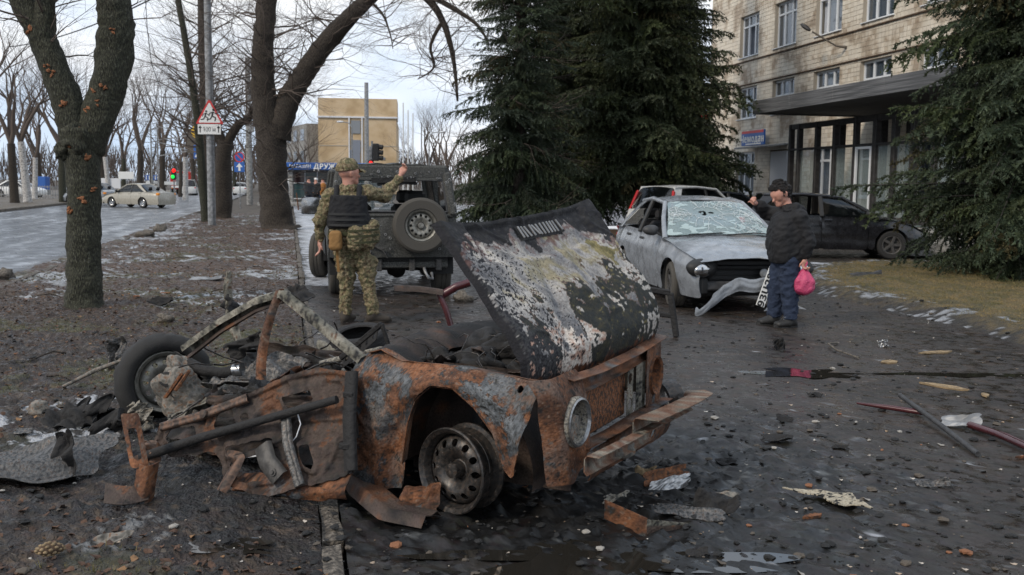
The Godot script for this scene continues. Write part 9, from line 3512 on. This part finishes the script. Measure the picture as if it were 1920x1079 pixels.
func stage_debris() -> void:
	var V := func(x: float, z: float) -> Vector3: return Vector3(x, 0, z)
	var ru := func(p: Vector3, _u: float, _v: float) -> Color: return rust_c(p, 0.35)
	scrap("metal_sheet", "large bent grey metal sheet at the left edge", "metal sheet", gp(-2.62, -5.02, 0.02), Vector3(0.95, 0.02, -0.15), Vector3(0.1, 0.06, -0.5), M.scorched_steel, 0.1, 1.6, 3.0, 0.12, null, "wreckage on the ground", 30)
	var s := st()
	crumple(s, Vector3(0, 0.1, 0), Vector3(0.14, 0.05, 0.05), Vector3(-0.03, 0.26, -0.05), 0.08, 2.0, 14, 5.0, 0.2)
	s.generate_normals()
	var o := mesh_node("charred_flap", s.commit(), M.soot)
	o.position = gp(-2.3, -5.05, 0.02)
	meta(o, "upright charred flap at the end of the grey sheet", "scrap", "wreckage on the ground")
	scrap("plastic_trim", "pale grey-blue plastic trim lying on the verge behind the wreck", "trim", gp(-4.68, -15.2, 0.02), Vector3(0.5, 0.02, -0.1), Vector3(0.02, 0.02, -0.13), M.galvanised, 0.03, 1.5, 6.0, 0.1)
	# rusty bracket standing in the mud
	var r := thing("rusty_bracket", "upright rusty bracket with orange foot left of the door shell", "scrap", gp(-1.78, -4.72), 0.3, "wreckage on the ground")
	s = st()
	sheet(s, 12, 26, func(u: float, v: float) -> Vector3: return Vector3(-0.02 + (u - 0.5) * 0.085 - 0.05 * v, 0.16 + 0.24 * v, 0.02 * sin(PI * u) - 0.14 * v), 0.005, func(u: float, v: float) -> bool: return not (absf(u - 0.5) < 0.26 and v > 0.15 and v < 0.75), ru)
	obj("stem", s, M.burnt, r)
	s = st()
	sheet(s, 14, 18, func(u: float, v: float) -> Vector3: return Vector3(-0.06 + 0.1 * u + 0.03 * v, 0.0 + 0.18 * v, 0.03 + 0.06 * sin(PI * u) - 0.03 * v), 0.005, null, func(p: Vector3, _u: float, _v: float) -> Color: return rust_c(p, 0.25, -0.3))
	sheet(s, 16, 10, func(u: float, v: float) -> Vector3: return Vector3(-0.18 + 0.2 * u, 0.02 + 0.07 * v * (1 - 0.3 * u), 0.08 - 0.1 * v + 0.05 * sin(PI * u)), 0.005, null, brown_c)
	obj("foot", s, M.burnt, r)
	# torn sill strips under the wing
	r = thing("torn_sill_strip", "long rusty folded strip lying under the wreck's front wing", "scrap", Vector3(-0.66, 0, -4.72), 0.0, "wreckage on the ground")
	s = st()
	loft(s, [Vector3(-0.22, 0.14, -0.36), Vector3(-0.04, 0.07, -0.02), Vector3(0.12, 0.035, 0.22), Vector3(0.3, 0.03, 0.3)], [Vector2(-0.1, 0.0), Vector2(-0.06, 0.035), Vector2(0.0, 0.03), Vector2(0.05, 0.045), Vector2(0.09, 0.0)], 0.004, brown_c, Vector3.UP, 30)
	obj("strip", s, M.burnt, r)
	scrap("rusty_scrap", "small curled orange rust scrap in front of the bare wheel", "scrap", gp(-0.43, -4.62, 0.03), Vector3(0.2, 0.02, 0.05), Vector3(0.03, 0.12, -0.1), M.burnt, 0.06, 1.6, 9.0, 0.15, func(p: Vector3, _u: float, _v: float) -> Color: return rust_c(p, 0.4))
	# angle piece and foil by the bumper
	r = thing("angle_iron", "rusty angle piece with pale edge lying right of the bare wheel", "scrap", gp(0.62, -4.46), 0.2, "wreckage on the ground")
	s = st()
	sheet(s, 20, 8, func(u: float, v: float) -> Vector3: return Vector3(-0.16 + 0.14 * u, 0.02 + 0.09 * v - 0.03 * u, -0.1 + 0.2 * u), 0.006, null, ru)
	sheet(s, 24, 6, func(u: float, v: float) -> Vector3: return Vector3(-0.02 + 0.24 * u, 0.0 + (0.075 - 0.06 * u) * v, 0.1 - 0.08 * u), 0.006, null, func(p: Vector3, _u: float, v: float) -> Color: return ash_c(p) if v > 0.6 else brown_c(p))
	obj("angle", s, M.burnt, r)
	scrap("foil_sheet", "crumpled bright silver foil beside the bumper end", "foil", gp(0.84, -5.1, 0.02), Vector3(0.24, 0.02, -0.14), Vector3(0.03, 0.05, -0.1), M.bright_metal, 0.03, 3.0, 2.0, 0.12)
	scrap("rust_backing", "brown scrap the silver foil leans on", "scrap", gp(0.83, -5.17, 0.04), Vector3(0.26, 0.02, -0.14), Vector3(0.0, 0.06, -0.06), M.rust, 0.02, 2.0, 4.0, 0.2)
	scrap("char_plate", "long dark plate right of the angle piece", "scrap", gp(0.86, -4.6, 0.01), Vector3(0.32, 0.01, 0.12), Vector3(0.03, 0.03, -0.09), M.scorched_steel, 0.02, 1.5, 7.0, 0.2)
	scrap("char_lump", "black charred heap beside the long dark plate", "scrap", gp(1.0, -4.66, 0.01), Vector3(0.22, 0.02, 0.05), Vector3(0.03, 0.06, -0.14), M.soot, 0.07, 2.4, 8.0, 0.3)
	scrap("pale_flake", "pale flake on the black soot right of the foil", "scrap", gp(1.1, -4.95, 0.01), Vector3(0.13, 0.01, 0.04), Vector3(0.03, 0.01, -0.06), M.cast_ash, 0.01, 2.0, 3.0, 0.3)
	scrap("pale_flake", "grey oval flake just behind the foil", "scrap", gp(0.77, -5.56, 0.01), Vector3(0.12, 0.01, 0.02), Vector3(0.0, 0.01, -0.08), M.scorched_steel, 0.01, 2.0, 5.0, 0.3)
	scrap("trim_fragment", "thin pale trim fragment between bumper and angle piece", "scrap", gp(0.53, -4.83, 0.02), Vector3(0.14, 0.02, -0.06), Vector3(0.01, 0.02, -0.04), M.ash_metal, 0.03, 2.4, 6.0, 0.3)
	scrap("tan_fragment", "tan crumpled fragment behind the foil", "scrap", gp(0.74, -5.27, 0.02), Vector3(0.12, 0.02, 0.02), Vector3(0.0, 0.03, -0.07), M.split_wood, 0.03, 2.6, 8.0, 0.3)
	# pale patterned plate
	var spk := func(p: Vector3, _u: float, _v: float) -> Color:
		return Color(0.012, 0.012, 0.012) if nz(p, 22.0) + nz(p, 60.0) * 0.4 > 0.2 else Color(0.42, 0.39, 0.3)
	s = st()
	var poly := PackedVector2Array([Vector2(-0.2, 0.13), Vector2(-0.1, 0.06), Vector2(-0.03, -0.01), Vector2(0.0, -0.14), Vector2(0.08, -0.13), Vector2(0.17, -0.19), Vector2(0.13, -0.05), Vector2(0.14, 0.05), Vector2(0.03, 0.06), Vector2(-0.12, 0.12)])
	sheet(s, 60, 60, func(u: float, v: float) -> Vector3: return Vector3(lerpf(-0.21, 0.18, u), 0.02 + 0.015 * nz(Vector3(u * 3, v * 3, 0), 1.0), -lerpf(-0.2, 0.14, v)), 0.006, func(u: float, v: float) -> bool: return Geometry2D.is_point_in_polygon(Vector2(lerpf(-0.21, 0.18, u), lerpf(-0.2, 0.14, v)), poly), spk, true)
	o = obj("blistered_plate", s, M.burnt)
	o.position = gp(1.6, -4.88, 0.0)
	meta(o, "pale cream plate blistered with black spots on the asphalt", "scrap", "wreckage on the ground")
	# red frame strips and the grey tube
	rod("red_strip", "dark red plastic strip lying left of the grey panel piece", "trim", [gp(2.5, -7.06, 0.03), gp(2.66, -6.93, 0.035), gp(2.86, -6.78, 0.03)], [0.008, 0.018, 0.02], M.dark_red_paint)
	rod("red_strip", "long glossy dark red strip running out at the right edge", "trim", [gp(3.02, -6.42, 0.035), gp(3.07, -6.15, 0.04), gp(3.1, -5.8, 0.04), gp(3.1, -5.5, 0.035)], [0.024, 0.022, 0.02], M.dark_red_paint)
	rod("red_strip", "thin dark red strip beside the long glossy one", "trim", [gp(3.08, -6.42, 0.03), gp(3.14, -6.15, 0.03), gp(3.17, -5.6, 0.03)], [0.012, 0.01], M.dark_red_paint)
	scrap("panel_fragment", "torn grey panel piece between the two red strips", "scrap", gp(2.99, -6.47, 0.03), Vector3(0.22, 0.02, 0.12), Vector3(0.04, 0.06, -0.1), M.galvanised, 0.04, 1.5, 2.0, 0.15)
	rod("grey_tube", "straight grey tube lying across the red strips", "tube", [gp(2.84, -7.14, 0.07), gp(2.8, -6.4, 0.045), gp(2.765, -5.75, 0.02)], [0.017, 0.017, 0.016], M.grey_plastic, 10)
	# splinters of wood
	for q in [[4.06, -9.4, 0.2, 0.3, 0.04, "pale wood splinter farthest back on the right"], [3.43, -7.77, 0.2, -0.85, 0.045, "long pale wood splinter above the red strip"], [3.43, -8.9, 0.09, 0.2, 0.05, "short ochre wood chip beside the silver crumple"], [3.62, -7.45, 0.06, 1.2, 0.035, "small white wedge near the right edge"], [3.05, -5.72, 0.09, 0.2, 0.012, "tiny orange splinter at the grey tube's end"], [1.45, -4.62, 0.06, 0.4, 0.02, "small dark strip in front of the blistered plate"]]:
		s = st()
		var l: float = q[2]
		var w: float = q[4]
		plate(s, PackedVector2Array([Vector2(-l, 0), Vector2(-l * 0.5, w * 0.8), Vector2(l * 0.4, w), Vector2(l, w * 0.3), Vector2(l * 0.6, -w * 0.6), Vector2(-l * 0.3, -w * 0.5)]), Transform3D(Basis(Vector3.UP, q[3]) * Basis(Vector3.RIGHT, -1.45), gp(q[0], q[1], 0.018)), 0.014)
		o = obj("wood_splinter", s, M.split_wood if w > 0.025 else M.rust)
		meta(o, q[5], "splinter", "wood splinters")
	rod("bent_wire", "pale bent wire on the asphalt near the puddle", "wire", [gp(3.3, -9.96, 0.02), gp(3.14, -9.75, 0.04), gp(3.12, -9.45, 0.03), gp(3.22, -9.1, 0.015)], [0.012, 0.01], M.kerb_stone)
	scrap("silver_crumple", "small crumpled silver scrap near the lawn edge", "scrap", gp(3.7, -9.8, 0.02), Vector3(0.1, 0.02, 0), Vector3(0, 0.06, -0.06), M.bright_metal, 0.05, 3.0, 4.0, 0.25)
	scrap("dark_strip", "curved black strip on the right foreground asphalt", "scrap", gp(2.26, -5.18, 0.015), Vector3(0.17, 0.02, 0.04), Vector3(0.0, 0.03, -0.05), M.scorched_steel, 0.03, 1.5, 9.0, 0.2)
	scrap("black_clump", "black burnt clump left of the puddle with the pink reflection", "scrap", gp(2.6, -9.55, 0.02), Vector3(0.12, 0.02, 0), Vector3(0, 0.08, -0.07), M.soot, 0.08, 2.6, 5.0, 0.3)
	scrap("lawn_trim", "long grey car trim lying on the dry lawn", "trim", gp(5.85, -16.4, 0.03), Vector3(0.55, 0.05, -0.03), Vector3(0.02, 0.05, -0.09), M.grey_plastic, 0.05, 1.2, 3.0, 0.1)
	for q in [[1.66, -6.05, 0.2, 11.0, "black scrap on the asphalt right of the bumper"], [1.25, -5.6, 0.14, 12.0, "small black scrap behind the pale flake"], [1.85, -6.6, 0.12, 13.0, "flat black scrap behind the right bumper scrap"], [2.3, -7.4, 0.12, 14.0, "black scrap in front of the pink reflection puddle"], [0.8, -4.08, 0.1, 15.0, "black scrap at the bottom edge"], [2.0, -5.9, 0.1, 16.0, "small black scrap left of the red strip"]]:
		scrap("black_scrap", q[4], "scrap", gp(q[0], q[1], 0.01), Vector3(q[2], 0.01, 0.02), Vector3(0.0, 0.012, -q[2] * 0.5), M.soot, 0.03, 1.6, q[3], 0.3, null, "black scraps on the asphalt", 12)
	# the dark red door frame behind the wreck
	r = thing("red_door_frame", "bent dark red door frame propped up between the wreck and the jeep", "door frame", Vector3(-0.66, 0, -10.8), 0.0, "wreckage on the ground")
	s = st()
	loft(s, [Vector3(0.0, 0.0, 0), Vector3(-0.06, 0.2, 0), Vector3(-0.15, 0.4, -0.02)], [Vector2(-0.03, 0), Vector2(-0.02, 0.03), Vector2(0.02, 0.03), Vector2(0.03, 0)], 0.004, null, Vector3(0, 0, 1))
	obj("post", s, M.dark_red_paint, r)
	s = st()
	loft(s, [Vector3(-0.1, 0.36, 0), Vector3(0.05, 0.45, 0), Vector3(0.2, 0.5, 0)], [Vector2(-0.04, 0), Vector2(-0.02, 0.03), Vector2(0.02, 0.03), Vector2(0.04, 0)], 0.004, null, Vector3(0, 0, 1))
	obj("arm", s, M.dark_red_paint, r)
	s = st()
	loft(s, [Vector3(-0.1, 0.38, 0.0), Vector3(-0.35, 0.42, 0.05), Vector3(-0.62, 0.43, 0.08)], [Vector2(-0.05, -0.02), Vector2(-0.035, 0.03), Vector2(0.03, 0.035), Vector2(0.05, 0.0)], 0.005, brown_c, Vector3.UP, 24)
	obj("sill", s, M.burnt, r)
	r = thing("black_door_frame", "black burnt door frame standing behind the raised bonnet", "door frame", Vector3(1.5, 0, -10.3), -0.5, "wreckage on the ground")
	s = st()
	for q in [[Vector3(-0.2, 0, 0), Vector3(-0.16, 0.5, 0)], [Vector3(-0.16, 0.5, 0), Vector3(0.12, 0.46, -0.1)], [Vector3(0.12, 0.46, -0.1), Vector3(0.2, 0.0, -0.1)]]:
		bar(s, q[0], q[1], 0.06, 0.05, 0.01, Vector3(0, 0, 1))
	bar(s, Vector3(-0.18, 0.25, 0.0), Vector3(0.16, 0.22, -0.1), 0.05, 0.04, 0.01, Vector3(0, 0, 1))
	obj("frame", s, M.soot, r)
	# burnt tyre behind the windscreen pillar
	r = thing("tyre_carcass", "charred tyre lying behind the wreck's windscreen pillar", "tyre", gp(-1.45, -9.3, 0.09), 0.0, "wreckage on the ground")
	s = st()
	tyre_shape(s, at(Vector3.ZERO, 0, 0.22, 0.12), 0.27, 0.17, 0.15, 36)
	obj("tread", s, M.soot, r)
	# stones
	for q in [[-9.9, -26.9, 0.28, "ochre stone on the street kerb behind the scarred tree"], [-10.5, -29.6, 0.22, "smaller ochre stone farther along the street kerb"], [-7.9, -15.4, 0.16, "grey stone on the kerb at the left edge"], [-3.73, -10.6, 0.09, "pale stone on the verge behind the rear wheel"], [-0.66, -13.2, 0.13, "brown block under the jeep's corner"], [-3.1, -6.4, 0.07, "white clod left of the rear wheel"]]:
		s = st(true)
		lump(s, at(Vector3.ZERO, q[0]), Vector3(q[2], q[2] * 0.62, q[2] * 0.8), 0.7, 1.6, q[0] * 3.0, 12)
		o = obj("stone", s, M.kerb_stone)
		if q[0] == -3.1: o.material_override = M.cast_ash
		o.position = gp(q[0], q[1], q[2] * 0.3)
		meta(o, q[3], "stone", "loose stones")
	# pine cone with its scales
	r = thing("pine_cone", "brown pine cone at the bottom left corner", "pine cone", gp(-1.87, -3.92, 0.025), 0.4)
	s = st(false)
	lump(s, at(Vector3.ZERO), Vector3(0.055, 0.024, 0.024), 0.05, 1.0, 0.0, 14)
	obj("core", s, M.brown_wall, r)
	for k in 40:
		var t := k / 40.0
		var a := k * 2.4
		var rr := 0.026 * sin(PI * (0.08 + 0.88 * t))
		s = st()
		var base := Vector3(lerpf(-0.052, 0.052, t), sin(a) * rr, cos(a) * rr)
		lump(s, at(base), Vector3(0.009, 0.007, 0.007), 0.2, 1.0, k, 6)
		obj("scale", s, M.split_wood, r)
	# cable and torn strips left of the back wheel
	rod("torn_cable", "pale torn cable arching left of the rear wheel", "cable", [gp(-3.3, -7.2, 0.02), gp(-3.1, -7.3, 0.12), gp(-2.85, -7.2, 0.2), gp(-2.62, -7.0, 0.16)], [0.012, 0.016, 0.014], M.cast_ash)
	scrap("torn_flap", "torn grey flap standing left of the rear wheel", "scrap", gp(-3.2, -8.0, 0.05), Vector3(0.16, 0.06, 0.02), Vector3(-0.02, 0.26, -0.04), M.scorched_steel, 0.1, 2.0, 6.0, 0.25)
	scrap("charred_rag", "black charred rag on the grass behind the rear wheel", "scrap", gp(-4.3, -12.1, 0.02), Vector3(0.3, 0.02, 0), Vector3(0, 0.05, -0.12), M.soot, 0.07, 2.4, 7.0, 0.3)
	scrap("charred_rag", "dark crumpled heap among twigs left of the rear wheel", "scrap", gp(-2.75, -6.1, 0.02), Vector3(0.35, 0.02, 0.1), Vector3(0, 0.08, -0.2), M.soot, 0.1, 2.4, 9.0, 0.3)
	scrap("grey_shard", "flat grey shard on the mud at the far left", "scrap", gp(-2.95, -5.9, 0.02), Vector3(0.12, 0.01, 0.02), Vector3(0.0, 0.02, -0.06), M.scorched_steel, 0.01, 1.5, 4.0, 0.2)
	scrap("white_sheet", "small white torn sheet on the mud in the left foreground", "scrap", gp(-1.72, -4.16, 0.015), Vector3(0.16, 0.01, -0.05), Vector3(0.02, 0.02, -0.07), M.cast_ash, 0.02, 2.0, 4.0, 0.25)
	for q in [[-6.2, -12.7, 0.1, "orange wood sliver left of the scarred tree"], [-4.7, -13.4, 0.06, "orange wood sliver right of the scarred tree"], [-4.9, -12.9, 0.04, "small orange chip at the scarred tree's foot"]]:
		s = st()
		box(s, at(gp(q[0], q[1], 0.015), 0.3), Vector3(q[2] * 2, 0.014, 0.03), 0.003)
		o = obj("wood_splinter", s, M.raw_wood)
		meta(o, q[3], "splinter", "wood splinters")
	# fallen twigs
	var tw := [[-3.6, -7.6, 0.3, "fallen twig nearest the rear wheel on the left"], [-3.3, -8.3, 1.2, "fallen twig beside the torn grey flap"], [-3.9, -8.6, 2.2, "fallen twig at the left edge level with the rear wheel"], [-4.1, -9.8, 0.5, "fallen twig near the pale stone on the verge"], [-5.9, -12.9, 2.8, "fallen twig left of the scarred tree's foot"], [-4.2, -13.8, 0.2, "fallen twig right of the scarred tree beyond the charred rag"], [-4.6, -17.6, 0.4, "long fallen twig on the verge beyond the plastic trim"], [-6.4, -19.5, 2.9, "fallen twig far up the verge"]]
	for q in tw:
		var a: float = q[2]
		var pts := []
		var c := Vector2(q[0], q[1])
		for j in 7:
			pts.append(gp(c.x, c.y, 0.015 + 0.02 * sin(j * 1.3)))
			c += Vector2(cos(a), sin(a)) * 0.12
			a += rng.randf_range(-0.3, 0.3)
		s = st(false)
		tube(s, pts, [0.009, 0.008, 0.006, 0.003], 5)
		o = obj("fallen_twig", s, M.bark_brown)
		meta(o, q[3], "twig", "fallen twigs on the verge")
	# glass and plaster crumbs
	var bits := []
	for k in 700:
		var z := -3.9 - pow(rng.randf(), 1.2) * 11.0
		var x := rng.randf_range(-0.5, 0.55) * absf(z)
		if x > 5.0: continue
		var q := 0.005 + 0.014 * pow(rng.randf(), 3.0)
		bits.append([Transform3D(Basis.from_euler(Vector3(rng.randf_range(-0.3, 0.3), rng.randf() * TAU, 0)).scaled(Vector3(q, q, q)), gp(x, z, 0.004)), Color(0.5, 0.48, 0.44).lerp(Color(0.3, 0.2, 0.12), rng.randf())])
	scatter("pale_crumbs", flake_mesh(5), M.litter_tint, bits, true)
